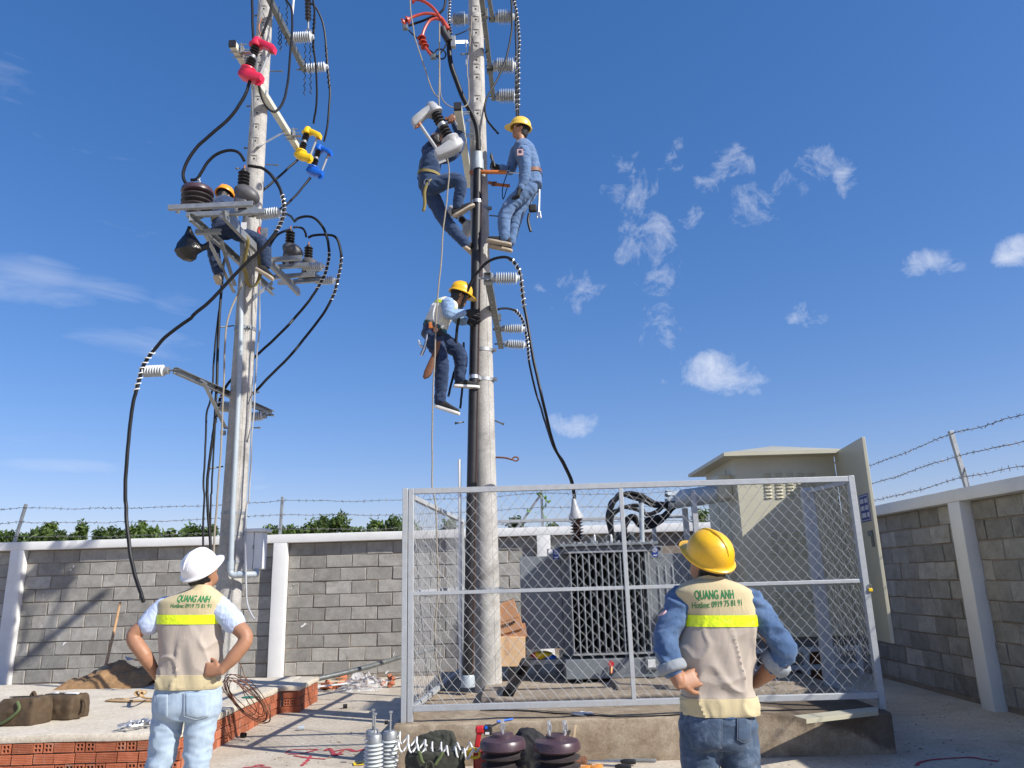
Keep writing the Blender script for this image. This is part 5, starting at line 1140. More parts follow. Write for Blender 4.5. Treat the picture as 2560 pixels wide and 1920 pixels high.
# loose cover plate on the plinth edge
a, b, c, d = B8.z(535, 437, PH+.035), B8.z(628, 463, PH+.045), B8.z(1152, 403, PH+.03), B8.z(1000, 372, PH+.02)
t = thing('cover_plate', 'loose beige sheet-steel cover plate lying on the right corner of the plinth', 'cover plate', a)
m = MB(); q = [a, b, c, B8.z(1148, 370, PH+.02)]; m.prism(q, (0, 0, .004)); m.build('sheet', 'cabinet', t, 0); MB().prism([b, b+(c-b), c+V((0, .004, -.03)), b+V((0, .004, -.03))], (0, .003, 0)).build('folded_edge', 'cabinet', t, 0)

# ---- things lying inside the enclosure
def carton(label, c, w, d, h, tilt, yaw, tape=True, mat='cardboard'):
    t = thing('cardboard_box', label, 'box', c, 'cardboard boxes stacked behind the right pole'); q = Matrix.Rotation(yaw, 3, 'Z') @ Matrix.Rotation(tilt, 3, 'Y'); x, y, z = q @ V((1,0,0)), q @ V((0,1,0)), q @ V((0,0,1))
    MB().box(c, (w, d, h), (x, y, z)).build('carton', mat, t, 0, .006)
    if tape: MB().box(c+z*(h/2+.0005), (.05, d*1.004, .002), (x, y, z)).box(c-y*(d/2+.0005)+z*h*.2, (.05, .002, h*.6), (x, y, z)).build('tape', 'tape', t, 0)
    return t, (x, y, z)
carton('cardboard box, topmost of the tilted stack behind the right pole', C8(680, 1025, 8.98), .42, .34, .20, R(-15), 0)
t, (x, y, z) = carton('cardboard box with small dark print, second from top of the stack', C8(695, 1100, 8.98), .47, .33, .165, R(-13), 0, False)
for k in range(7): MB().box(C8(705, 1100, 8.98)-y*.177+x*(-.02+.025*k)+z*(.01 if k < 6 else .015), (.016 if k < 6 else .03, .002, .025), (x, y, z)).build('print', 'polymer', t, 0)
carton('cardboard box, third from top of the stack behind the right pole', C8(715, 1150, 8.99), .50, .30, .15, R(-11), 0)
carton('pale cardboard box sagging at the bottom of the stack', C8(722, 1245, 8.99), .40, .40, .31, R(2), R(5), mat='cardboard_pale')
t = thing('steel_channel', 'dark steel channel lying beside the transformer base under the boxes', 'channel', C8(850, 1310, 9.1)); MB().bx(-.12, .48, 8.98, 9.12, C8(850, 1330, 9.05).z, C8(850, 1300, 9.05).z).build('rail', 'galv', t, 0, .004)
for x in (-.1, .2, .44): MB().bx(x-.04, x+.04, 9.0, 9.1, PH+.08, C8(850, 1332, 9.05).z).build('block', 'transformer_dark', t, 0)
t = thing('rag_bundle', 'small bundle of yellow, red and blue plastic under the radiator', 'bundle', C8(930, 1290, 9.0))
for (cx, cy, mt, s_) in ((905, 1275, 'tool_red', .05), (940, 1272, 'tool_yellow', .07), (985, 1288, 'blue_plastic', .045)):
    o = MB().ball(C8(cx, cy, 9.0), (s_*1.5, s_, s_*.6), 8).build('plastic_piece', mt, t, 60)
    for v in o.data.vertices: v.co += noise.noise_vector(v.co*18)*.02
cable('corrugated_pipe', 'black corrugated pipe lying on the plinth floor beside the pole', spline([C8.z(840, 1315, PH+.35), C8.z(800, 1400, PH+.2), C8.z(765, 1450, PH+.16), C8.z(735, 1508, PH+.10)], 6), .055, 'rubber', 'pipe', 12)
cable('rail_shadow_line', 'dark line standing in for the fence rail shadow along the front of the plinth', spline([B3.z(x, y, PH+.012) for x, y in [(800, 318), (1000, 322), (1200, 330), (1400, 345), (1560, 358), (1800, 350), (2050, 342)]], 5), .006, 'rubber', 'wire')  # dark tube drawn as the shadow of the fence frame bars, no real wire
t = thing('paper_scrap', 'crumpled white scrap lying on the plinth in front of the transformer', 'paper', B3.z(1400, 338, PH+.01)); o = MB().ball(B3.z(1405, 340, PH+.015), (.10, .05, .018), 7).build('scrap', 'sign_white', t, 25)
for v in o.data.vertices: v.co += noise.noise_vector(v.co*25)*.025
t = thing('pen', 'blue and clear pen lying on the front edge of the plinth', 'pen', B3.z(945, 378, PH+.01)); MB().rod(B3.z(900, 386, PH+.012), B3.z(945, 378, PH+.012), .008, 8).build('barrel', 'blue_plastic', t); MB().rod(B3.z(945, 378, PH+.012), B3.z(992, 370, PH+.012), .008, 8).build('cap', 'blue_plastic', t)
# ================================================================== people
from mathutils.bvhtree import BVHTree
def remesh(mb, voxel, smooth=4, fac=.5):
    me = mb.mesh('tmp'); o = bpy.data.objects.new('tmp', me); scene.collection.objects.link(o)
    bm = bmesh.new(); bm.from_mesh(me); bmesh.ops.recalc_face_normals(bm, faces=bm.faces); bm.to_mesh(me); bm.free()
    r = o.modifiers.new('r', 'REMESH'); r.mode = 'VOXEL'; r.voxel_size = voxel; r.adaptivity = 0
    s = o.modifiers.new('s', 'SMOOTH'); s.factor = fac; s.iterations = smooth
    dg = bpy.context.evaluated_depsgraph_get(); out = bpy.data.meshes.new_from_object(o.evaluated_get(dg)); bpy.data.objects.remove(o); return out
def crumple(me, amp, freq=(9, 9, 4), ridge=.6, seed=0, mask=None):
    sd = V((seed*3.7, seed*1.3, 0)); nn = [v.normal.copy() for v in me.vertices]
    for v, n in zip(me.vertices, nn):
        p = V((v.co.x*freq[0], v.co.y*freq[1], v.co.z*freq[2]))+sd
        w = noise.noise_vector(p*.6)*.8; a = noise.noise(p+w); b = noise.noise((p+w)*2.3+V((7, 1, 3)))
        d = (1-ridge)*a+ridge*(.5-abs(a)*1.6)+.35*b
        v.co += n*(d*amp*(mask(v.co) if mask else 1))
    me.update()
def ell(c, s, f, rs, rf, rb=None, n=28, e=2.4):
    rb = rf if rb is None else rb; out = []
    for k in range(n):
        a = 2*math.pi*k/n; ca, sa = math.cos(a), math.sin(a)
        out.append(c+s*(math.copysign(abs(ca)**(2/e), ca)*rs)+f*(math.copysign(abs(sa)**(2/e), sa)*(rf if sa > 0 else rb)))
    return out
def limb(mb, pts, rad, n=16, sub=5):
    """smooth tapered limb through joints"""
    P_ = spline(pts, sub); m = len(P_); k = len(rad)-1; rs = []
    for i in range(m):
        t = i/(m-1)*k; j = min(int(t), k-1); u = t-j; u = u*u*(3-2*u); rs.append(rad[j]*(1-u)+rad[j+1]*u)
    mb.tube(P_, rs, n); mb.ball(P_[0], rs[0]*.98, 7); mb.ball(P_[-1], rs[-1]*.98, 7)
def head_mesh(mb, c, f, u, s=1.0):
    f = V(f).normalized(); u = V(u); u = (u-f*u.dot(f)).normalized(); sd = f.cross(u)
    lv = [(-.125,.020,.070,-.035),(-.112,.040,.088,-.005),(-.09,.054,.092,.03),(-.06,.062,.088,.062),(-.03,.068,.085,.082),(.0,.072,.083,.092),(.03,.075,.088,.097),(.06,.075,.086,.097),(.085,.068,.075,.09),(.108,.05,.052,.066),(.12,.025,.025,.035)]
    mb.loft([ell(c+u*(h*s), sd, f, w*s, fr*s, bk*s, 24, 2.3) for h, w, fr, bk in lv])
    W = lambda a, b, h: c+(sd*a+f*b+u*h)*s
    mb.loft([ell(W(0, .082, .02), sd, u, .008*s, .006*s, None, 10), ell(W(0, .094, -.005), sd, u, .011*s, .012*s, None, 10), ell(W(0, .104, -.022), sd, u, .016*s, .012*s, None, 10), ell(W(0, .09, -.034), sd, u, .016*s, .006*s, None, 10)])   # nose
    mb.ball(W(0, .085, -.058), (.024*s, .012*s, .006*s), 6, (sd, f, u)); mb.ball(W(0, .084, -.070), (.021*s, .012*s, .007*s), 6, (sd, f, u))      # lips
    for k in (-1, 1):
        mb.ball(W(k*.034, .078, .030), (.022*s, .012*s, .006*s), 6, (sd, f, u))     # brow
        mb.ball(W(k*.04, .066, -.02), (.022*s, .02*s, .018*s), 6, (sd, f, u))       # cheekbone
        ex_ = (sd*k+f*-.3).normalized(); mb.ball(W(k*.076, -.008, -.005), (.010*s, .020*s, .032*s), 7, (ex_, (f+sd*k*.3).normalized(), u))   # ear
    return sd, f, u
def hand(mb, w, d, pn, side, curl=.5, s=1.0, spread=.12):
    """w wrist, d direction of fingers, pn palm normal (the way the palm faces), side = +1/-1 which edge carries the thumb"""
    d = V(d).normalized(); pn = V(pn); pn = (pn-d*pn.dot(d)).normalized(); b = d.cross(pn)*side
    mb.loft([ell(w+d*(t*s), b, pn, wd*s, th*s, None, 16, 2.6) for t, wd, th in [(-.02,.026,.019),(.01,.03,.018),(.045,.040,.016),(.085,.043,.0145),(.098,.040,.012)]])
    for i, (o_, L_) in enumerate([(.035, .074), (.012, .084), (-.012, .078), (-.035, .060)]):
        p = w+d*(.088*s)+b*(o_*s); q = d+b*(o_*spread*12*.3); pts = [p-d*.02*s, p]; a = .25*curl
        for seg in (.46, .30, .24):
            a += curl*.75; dd = (q.normalized()*math.cos(a)+pn*math.sin(a)); pts.append(pts[-1]+dd*(L_*seg*s))
        limb(mb, pts, [.0092*s, .0086*s, .0080*s, .0074*s, .0062*s], 10, 3)
    p = w+d*(.028*s)+b*(.028*s); t1 = (d*.62+b*.62+pn*.35).normalized(); t2 = (d*.85+b*.3+pn*(.3+curl*.5)).normalized()
    limb(mb, [p, p+t1*.038*s, p+t1*.038*s+t2*.032*s, p+t1*.038*s+t2*.058*s], [.016*s, .012*s, .0105*s, .008*s], 10, 3)
def helmet(parent, c, f, u, mat, s=1.0, ridges=1, peak=.052, strap=True):
    f = V(f).normalized(); u = V(u); u = (u-f*u.dot(f)).normalized(); sd = f.cross(u); n = 40; rings = []
    def ring(h, rs, rf, rb, brim=0, pk=0):
        out = []
        for k in range(n):
            a = 2*math.pi*k/n; ca, sa = math.cos(a), math.sin(a); fr = max(0, sa)**3
            x = ca*(rs+brim); y = sa*((rf if sa > 0 else rb)+brim)+fr*pk; z = h-fr*pk*.28-(brim*.3)
            out.append(c+(sd*x+f*y+u*z)*s)
        return out
    rings = [ring(-.004, .108, .128, .126), ring(-.006, .113, .134, .131, .014, peak), ring(.004, .115, .136, .133, .014, peak), ring(.008, .115, .135, .133, .002, 0.0)]
    for t in (.04, .12, .25, .4, .55, .7, .82, .91, .97):
        r = (1-t**2.6)**.5; rings.append(ring(.01+.135*t, .115*r, .134*r, .132*r))
    m = MB(); m.loft(rings); m.f = [q for q in m.f if len(q) < 10]; top = rings[-1]; m.add(top, [tuple(range(n))])
    o = m.build('helmet', mat, parent, 50)
    for off in ((0,) if ridges == 1 else (-.035, 0, .035)):
        pts = []
        for k in range(15):
            t = -1.12+2.24*k/14; y = math.sin(t)*.133; z = .01+.135*max(0, math.cos(t))**.8; x = off*math.cos(t*.6); pts.append(c+(sd*x+f*y+u*(z-.002-abs(off)*.28))*s)
        MB().tube(pts, [(.0115 if off == 0 else .007)*s*(.4+.6*math.sin(math.pi*k/14)) for k in range(15)], 8).build('helmet_ridge', mat, o, 60)
    if strap: MB().loft([ell(c+u*(h*s)-f*.006*s, sd, f, .083*s, .079*s, .104*s, 28, 2.2) for h in (-.03, -.004)], False).build('headband', 'black_cloth', o, 60)
    return o
def hair(parent, c, f, u, s=1.0, long=0.0):
    f = V(f).normalized(); u = V(u); u = (u-f*u.dot(f)).normalized(); sd = f.cross(u); m = MB()
    lv = [(-.085-long,.038,-.055,.082),(-.07-long*.6,.058,-.045,.094),(-.04,.072,-.02,.102),(-.01,.078,.0,.106),(.03,.081,.03,.108),(.06,.081,.06,.107),(.10,.06,.05,.08)]
    m.loft([ell(c+u*(h*s), sd, f, w*s, fr*s, bk*s, 26, 2.3) for h, w, fr, bk in lv]); me = remesh(m, .007*s, 2); crumple(me, .007, (60, 60, 22), .5, 3); return link(me, 'hair', 'hair', parent, 80)
def eyes(parent, c, f, u, s=1.0):
    f = V(f).normalized(); u = V(u); u = (u-f*u.dot(f)).normalized(); sd = f.cross(u)
    for k in (-1, 1):
        e = MB().ball(c+(sd*(k*.033)+f*.0785+u*.008)*s, (.014*s, .009*s, .0055*s), 7, (sd, f, u)).build('eye', 'sign_white', parent, 80); MB().ball(c+(sd*(k*.033)+f*.0845+u*.008)*s, (.006*s, .005*s, .0055*s), 6, (sd, f, u)).build('iris', 'hair', e, 80)
        MB().ball(c+(sd*(k*.034)+f*.089+u*.033)*s, (.02*s, .004*s, .0035*s), 6, (sd, f, u)).build('eyebrow', 'hair', parent, 80)
def shoe(parent, heel, toe, up, mat, solemat, s=1.0, L_=.27):
    heel, toe = V(heel), V(toe); d = (toe-heel).normalized(); up = V(up); up = (up-d*up.dot(d)).normalized(); b = d.cross(up)
    lv = [(-.02,.028,.03),(.0,.036,.075),(.05,.038,.085),(.10,.040,.075),(.15,.046,.06),(.20,.049,.05),(.245,.042,.042),(.265,.025,.03)]
    m = MB(); m.loft([ell(heel+d*(t*s)+up*(h*.5*s+.012*s), b, up, w*s, h*.55*s, h*.5*s, 18, 2.8) for t, w, h in lv]); o = link(remesh(m, .008*s, 2), 'shoe', mat, parent, 80)
    lv = [(-.03,.022),(-.015,.034),(.04,.040),(.10,.040),(.16,.048),(.22,.05),(.26,.038),(.278,.018)]
    m = MB(); m.loft([ell(heel+d*(t*s)+up*.006*s, b, up, w*s, .016*s, .016*s, 14, 5) for t, w in lv]); m.build('sole', solemat, o, 40); return o
def rows_torso(crop, rows, Y, df, db, f=V((0, 1, 0)), yaw=0, n=40, e=2.6):
    rings = []
    for i, (xl, xr, y, *ex) in enumerate(rows):
        a, b = crop(xl, y, Y), crop(xr, y, Y); c = (a+b)/2; w = (b-a).length/2; k = ex[0] if ex else 1.0; s = (b-a).normalized(); ff = V((0, 0, 1)).cross(s)
        rings.append(ell(c, s, ff, w, min(df*k, w*1.05), min(db*k, w*1.05), n, e))
    return rings
def dense(rows, k=5):
    pts = [V((r[0], r[1], r[2])) for r in rows]; d = [V((r[3] if len(r) > 3 else 1.0, 0, 0)) for r in rows]
    return [(p.x, p.y, p.z, q.x) for p, q in zip(spline(pts, k), spline(d, k))]
def text_on(target_bvh, body, size, origin, right, up, look, mat, parent, name, bold=.0, shear=0.0, spacing=1.0, fit=None):
    cu = bpy.data.curves.new('txt', 'FONT'); cu.body = body; cu.size = size; cu.align_x = 'CENTER'; cu.shear = shear; cu.space_character = spacing; cu.resolution_u = 3
    o = bpy.data.objects.new('txt', cu); scene.collection.objects.link(o); dg = bpy.context.evaluated_depsgraph_get(); me = bpy.data.meshes.new_from_object(o.evaluated_get(dg)); bpy.data.objects.remove(o)
    xs_ = [v.co.x for v in me.vertices]; ys_ = [v.co.y for v in me.vertices]
    kx, ky = (fit[0]/(max(xs_)-min(xs_)), fit[1]/max(ys_)) if fit else (1, 1); mx = (max(xs_)+min(xs_))/2
    for v in me.vertices: v.co.x = (v.co.x-mx)*kx; v.co.y *= ky
    bm = bmesh.new(); bm.from_mesh(me); bmesh.ops.triangulate(bm, faces=bm.faces)
    ed = [e for e in bm.edges if e.calc_length() > .012]
    if ed: bmesh.ops.subdivide_edges(bm, edges=ed, cuts=1); bmesh.ops.triangulate(bm, faces=bm.faces)
    src = [v.co.copy() for v in bm.verts]; bm.verts.ensure_lookup_table(); fs = [[v.index for v in f.verts] for f in bm.faces]; bm.free(); m = MB()
    for k, (dx, dy) in enumerate([(0, 0)] if not bold else [(-bold, 0), (bold, 0), (0, bold), (0, -bold)]):      # heavier stroke: the same print struck four times
        vs = []
        for c in src:
            p = origin+right*(c.x+dx)+up*(c.y+dy); acc = None
            hit = target_bvh.ray_cast(p-look*.6, look); vs.append((hit[0] if hit[0] is not None else p)-look*(.0013+.00015*k))
        m.add(vs, fs)
    me2 = m.mesh(name); o = bpy.data.objects.new(name, me2); scene.collection.objects.link(o); me2.materials.append(MAT[mat]); put(o, parent); return o
def bvh_of(meshes):
    vs, fs = [], []
    for me in meshes:
        b = len(vs); vs += [v.co.copy() for v in me.vertices]; fs += [tuple(i+b for i in p.vertices) for p in me.polygons]
    return BVHTree.FromPolygons(vs, fs)
def band_mesh(rings, i0, i1, grow=0.0, cap=False):
    m = MB()
    if grow:
        g = []
        for r in rings[i0:i1+1]:
            c = sum((V(p) for p in r), V((0, 0, 0)))/len(r); g.append([c+(V(p)-c)*(1+grow/max(.05, (V(p)-c).length)) for p in r])
        m.loft(g, cap)
    else: m.loft(rings[i0:i1+1], cap)
    return m

def foreground_man(label, crop, Y, vest_rows, strip_y, hem_y, arms, head, legs, pelvis_rows, mats, txt, wid, yawtext=0):
    base = crop((pelvis_rows[0][0]+pelvis_rows[0][1])/2, pelvis_rows[0][2], Y); base = V((base.x, Y, 0))
    t = thing('person', label, 'person', base)
    # ---------- vest rings, crumpled once, then cut into yoke, strip, body and hem
    vr = dense(vest_rows, 12); rings = rows_torso(crop, vr, Y, .125, .118, n=128)
    ys = [r[2] for r in vr]; seed = wid
    for i, r in enumerate(rings):
        low = min(1, max(0, (ys[i]-strip_y[0])/200)); 
        c = sum(r, V((0, 0, 0)))/len(r)
        for k, p in enumerate(r):
            n = (p-c).normalized(); q = V((p.x*6.5+p.z*1.6, p.y*6.5, p.z*2.4))+V((seed*5.3, 0, 0)); w = noise.noise_vector(q*.7)*.9; a = noise.noise(q+w)
            q2 = V((p.x*4.5-p.z*2.5, p.y*4.5, p.z*5.5))+V((seed*9.1, 2, 0)); a2 = noise.noise(q2+noise.noise_vector(q2*.8)*.7); fine = noise.noise(V((p.x*20, p.y*20, p.z*12))+w*2)
            cr1 = max(0, 1-abs(a)*4.5)**1.8; cr2 = max(0, 1-abs(a2)*4.5)**1.8         # narrow raised creases with slack cloth between
            d = (cr1*.013+cr2*.009+a*.012+fine*.002)*(.10+1.0*low)
            r[k] = p+n*d
    i1 = min(range(len(ys)), key=lambda i: abs(ys[i]-strip_y[0])); i2 = min(range(len(ys)), key=lambda i: abs(ys[i]-strip_y[1])); i3 = min(range(len(ys)), key=lambda i: abs(ys[i]-hem_y))
    m = band_mesh(rings, 0, i1); m.add(rings[0], [tuple(range(128))]); yoke = m.build('vest_yoke', 'vest_cream', t, 70)
    strip = band_mesh(rings, i1, i2, .004).build('reflective_strip', 'hi_vis', t, 70)
    panel = band_mesh(rings, i1, i3).build('vest_body', 'vest_taupe', t, 70)
    hem = band_mesh(rings, i3, len(rings)-1, .004); hem_o = hem.build('vest_hem', 'vest_cream', t, 70)
    for o_ in (hem_o,):
        so = o_.modifiers.new('thick', 'SOLIDIFY'); so.thickness = .006; so.offset = -1
    for side in (0, -1):                                      # binding along the seam under the strip
        pass
    vb = bvh_of([yoke.data, strip.data, panel.data])
    # ---------- body: head, neck, torso core, arms, hands, legs in one skin
    body = MB(); hc, hf, hu = head['c'], head['f'], head['u']; head_mesh(body, hc, hf, hu, head.get('s', 1))
    nb = head['neck']; limb(body, [nb-V((0, 0, .06)), nb, hc-V(hu).normalized()*.06-V(hf).normalized()*.01], [.075, .058, .055], 18)
    core = [[V(p).lerp(sum(r, V((0, 0, 0)))/len(r), .22) for p in r[::4]] for r in rings[3::5]]; body.loft(core)
    for a in arms:
        limb(body, a['j'], a['r'], 18)
        hand(body, a['hand'][0], a['hand'][1], a['hand'][2], a['hand'][3], a['hand'][4])
    pc = [dense(pelvis_rows, 4)]; pr_ = rows_torso(crop, pc[0], Y, .115, .115, n=36)
    body.loft([[V(p).lerp(sum(r, V((0, 0, 0)))/len(r), .15) for p in r] for r in pr_])
    for L in legs: limb(body, [V(p) for p in L['j']], [r*.8 for r in L['r']], 16)
    link(remesh(body, .0048, 4), 'body', 'skin', t, 80)
    # ---------- trousers
    tr_ = MB(); tr_.loft(pr_)
    for L in legs: limb(tr_, [V(p) for p in L['j']], L['r'], 22, 7)
    me = remesh(tr_, .008, 6); kz = legs[0]['j'][1].z
    crumple(me, .013, (7, 7, 13), .85, wid+2, lambda c: .35+.9*math.exp(-((c.z-.48)/.2)**2)+.5*math.exp(-((c.z-.8)/.06)**2)); trs = link(me, 'jeans', mats['jeans'], t, 80)
    jb = bvh_of([me])
    for (x0, x1, y0, y1) in mats['pockets']:                     # back pockets: a thin patch following the seat
        m = MB(); nx, ny = 7, 8; vs = []; fs = []
        for j in range(ny+1):
            for i in range(nx+1):
                u, v = i/nx, j/ny; xx = x0+(x1-x0)*u; yy = y0+(y1-y0)*v; 
                if v > .75: yy -= (abs(u-.5)*2)*(y1-y0)*.14*((v-.75)/.25)
                d = ray(crop.o[0]+xx*crop.o[2], crop.o[1]+yy*crop.o[2]).normalized(); h = jb.ray_cast(V((0, 0, CAM_H)), d); p = h[0] if h[0] is not None else crop(xx, yy, Y)
                vs.append(p-d*.004)
        for j in range(ny):
            for i in range(nx): fs.append((j*(nx+1)+i, j*(nx+1)+i+1, (j+1)*(nx+1)+i+1, (j+1)*(nx+1)+i))
        m.add(vs, fs); po = m.build('back_pocket', mats['jeans'], trs, 70); so = po.modifiers.new('thick', 'SOLIDIFY'); so.thickness = .004
        edge = [vs[j*(nx+1)] for j in range(ny+1)]+[vs[ny*(nx+1)+i] for i in range(1, nx+1)]+[vs[j*(nx+1)+nx] for j in range(ny-1, -1, -1)]
        MB().tube([p+V((0, -.003, 0)) for p in edge], .0022, 5).build('pocket_seam', mats['seam'], po)
    # ---------- sleeves
    for a in arms:
        sl = MB(); limb(sl, a['sleeve'], a['sr'], 22, 7); me = remesh(sl, .008, 4); crumple(me, a.get('amp', .008), (9, 9, 18), .85, wid+5); so_ = link(me, 'sleeve', mats['shirt'], t, 80)
        if a.get('cuff'):
            c0, c1, rc = a['cuff']; m = MB().tube([c0, c0.lerp(c1, .15), c0.lerp(c1, .5), c0.lerp(c1, .85), c1], [rc*.92, rc, rc*1.04, rc*1.02, rc*.9], 22); me = remesh(m, .007, 2); crumple(me, .004, (22, 22, 22), .6, 4); link(me, 'cuff', 'cuff', so_, 80)
    # shirt tail under the vest hem
    if mats.get('tail'):
        tl = [(r[0]+6, r[1]-6, r[2], r[3]) for r in mats['tail']]; m = MB(); m.loft(rows_torso(crop, dense(tl, 4), Y, .122, .118, n=48)); link(remesh(m, .01, 2), 'shirt_tail', mats['shirt'], t, 80)
    # collar
    m = MB(); m.loft([ell(nb+V((0, -.006, h)), V((1, 0, 0)), V((0, .96, -.25)), w, w*.95, w*1.0, 30) for h, w in ((-.045, .088), (-.015, .074), (.006, .068), (-.004, .062), (-.03, .062))], False); m.build('collar', mats['collar'], t, 70)
    # ---------- helmet and hair
    hh = helmet(t, hc+V(hu).normalized()*.028, hf, hu, mats['helmet'], head.get('hs', 1.0), mats['ridges'], strap=True)
    hair(t, hc, hf, hu, head.get('s', 1), mats['hair']); eyes(t, hc, hf, hu, head.get('s', 1))
    for a, L in zip((-1, 1), legs): shoe(t, L['j'][-1]+V((0, -.07, -.085)), L['j'][-1]+V((a*.03, .2, -.085)), (0, 0, 1), 'black_cloth', 'white_rubber')
    # ---------- print on the back
    for (body_, fit, (px, py), (rx, ry), bold, shear, sp) in txt:
        o_ = crop(px, py, Y-.15); r_ = (crop(px+rx, py+ry, Y-.15)-o_).normalized(); text_on(vb, body_, .1, o_, r_, V((0, 0, 1)), V((0, 1, 0)), 'print_green', yoke, 'print', bold, shear, sp, fit)
    return t
M('cuff', (.25,.275,.30), .85, 0, .12, 20, .4, 120)
M('seam_pale', (.48,.55,.6), .85, 0, .12, 20, 0)
M('seam_dark', (.10,.12,.16), .85, 0, .12, 20, 0)

# ---- man in the white helmet
Y = 5.2; c = B4; hc = c(622, 308, Y+.0)
rA_ = [.056, .050, .043, .044, .030]
gz = lambda x: V((x.x, x.y, .10))
Ll = [c(400, 1150, Y), c(385, 1330, Y), c(345, 1560, Y-.01), c(300, 1760, Y-.02), c(275, 2080, Y)]; Lr = [c(640, 1150, Y), c(615, 1330, Y), c(590, 1560, Y-.01), c(565, 1760, Y-.02), c(545, 2080, Y)]
foreground_man('man with white helmet and cream vest standing hands on hips in front of the slab', B4, Y,
    [(560,680,408,.55),(535,708,425,.7),(470,742,452,.85),(385,775,482,.95),(338,785,508),(325,776,550),(321,756,610),(326,745,670),(334,742,740),(342,744,820),(346,746,890),(346,742,950),(330,738,1000,1.0),(318,744,1040,1.03),(318,742,1080,1.04),(324,732,1104,1.02)],
    (597, 662), 1005,
    [dict(j=[c(372, 560, Y), c(285, 640, Y-.02), c(150, 745, Y-.05), c(225, 880, Y-.06), c(312, 1020, Y+.02)], r=[.058, .053, .047, .045, .031], hand=(c(312, 1020, Y+.02), V((.55, .75, -.45)), V((1, -.3, 0)), -1, .5), sleeve=[c(385, 545, Y), c(320, 595, Y-.01), c(255, 665, Y-.025)], sr=[.075, .072, .073], amp=.006),
     dict(j=[c(735, 555, Y), c(820, 640, Y-.02), c(925, 755, Y-.05), c(850, 880, Y-.08), c(755, 985, Y-.10)], r=[.058, .053, .047, .045, .031], hand=(c(752, 985, Y-.11), V((-1, .05, .08)), V((0, 1, -.1)), -1, .16), sleeve=[c(725, 540, Y), c(785, 590, Y-.01), c(845, 655, Y-.025)], sr=[.075, .072, .073], amp=.006)],
    dict(c=hc, f=V((.42, .70, .55)), u=V((-.20, -.58, .79)), neck=c(628, 415, Y), s=1.0, hs=.94),
    [dict(j=Ll, r=[.10, .098, .083, .074, .062]), dict(j=Lr, r=[.10, .098, .083, .074, .062])],
    [(350,735,1050,.9),(326,742,1100),(316,749,1160,1.08),(306,750,1220,1.12),(300,746,1270,1.1),(320,720,1320,.95)],
    dict(jeans='denim_pale', seam='seam_pale', shirt='shirt_blue', helmet='white_helmet', ridges=3, hair=.0, collar='vest_cream', pockets=[(300,385,1150,1330),(500,668,1140,1325)]),
    [('QUANG ANH', (.208, .040), (545, 512), (100, 3), .0016, .25, .95), ('Hotline: 0919 75 81 91', (.255, .025), (525, 553), (100, 1), .0004, .1, .98)], 1)

# ---- man in the yellow helmet
Y = 4.0; c = B5; hc = c(456, 280, Y+.0)
Ll = [c(400, 1350, Y), c(405, 1500, Y), c(400, 1700, Y-.01), c(395, 1980, Y-.01), c(400, 2330, Y)]; Lr = [c(645, 1350, Y), c(655, 1500, Y), c(680, 1700, Y-.01), c(695, 1980, Y-.01), c(700, 2330, Y)]
foreground_man('man with yellow helmet, denim jacket and cream vest standing hands on hips by the enclosure', B5, Y,
    [(395,545,388,.6),(345,590,402,.75),(285,655,425,.88),(225,735,468,.97),(228,756,510),(258,768,570),(284,776,630),(288,776,700),(268,768,770),(254,752,840),(258,742,920),(276,736,1010),(288,732,1100),(298,742,1155,1.0),(296,760,1190,1.03),(292,772,1235,1.05),(294,766,1272,1.05),(300,752,1294,1.03)],
    (628, 703), 1172,
    [dict(j=[c(270, 540, Y), c(205, 690, Y-.03), c(178, 850, Y-.07), c(215, 970, Y-.11), c(258, 1080, Y-.14)], r=[.06, .055, .048, .046, .032], hand=(c(262, 1092, Y-.145), V((.93, .30, .22)), V((.25, .95, -.2)), -1, .25), sleeve=[c(285, 535, Y), c(225, 640, Y-.02), c(180, 780, Y-.05), c(178, 880, Y-.09), c(210, 985, Y-.115)], sr=[.076, .066, .062, .061, .056], amp=.017, cuff=(c(200, 950, Y-.11), c(226, 1020, Y-.122), .070)),
     dict(j=[c(745, 560, Y), c(850, 720, Y-.03), c(965, 880, Y-.06), c(880, 990, Y-.0), c(770, 1085, Y+.08)], r=[.06, .055, .048, .046, .032], hand=(c(770, 1085, Y+.08), V((-.75, .55, -.2)), V((-.3, -.9, -.2)), 1, .5), sleeve=[c(725, 545, Y), c(810, 640, Y-.02), c(900, 770, Y-.05), c(960, 875, Y-.06), c(905, 955, Y-.02)], sr=[.076, .066, .063, .062, .058], amp=.017, cuff=(c(935, 925, Y-.03), c(880, 985, Y+.0), .074))],
    dict(c=hc, f=V((-.46, .68, .52)), u=V((.16, -.55, .82)), neck=c(465, 400, Y), s=1.0, hs=.97),
    [dict(j=Ll, r=[.10, .100, .086, .076, .064]), dict(j=Lr, r=[.10, .100, .086, .076, .064])],
    [(310,735,1240,.9),(290,742,1290),(284,745,1350,1.08),(281,747,1410,1.12),(279,750,1460,1.1),(300,730,1520,.95)],
    dict(jeans='denim_mid', seam='seam_dark', shirt='denim_jacket', helmet='yellow_helmet', ridges=1, hair=.025, collar='vest_cream', pockets=[(335,548,1315,1560),(650,740,1325,1490)], tail=[(320,735,1240,.95),(300,748,1285,1.03),(330,745,1315,1.03)]),
    [('QUANG ANH', (.190, .042), (512, 529), (100, -2), .0011, .0, 1.0), ('Hotline: 0919 75 81 91', (.242, .028), (532, 583), (100, -7), .0005, .0, .98)], 2)
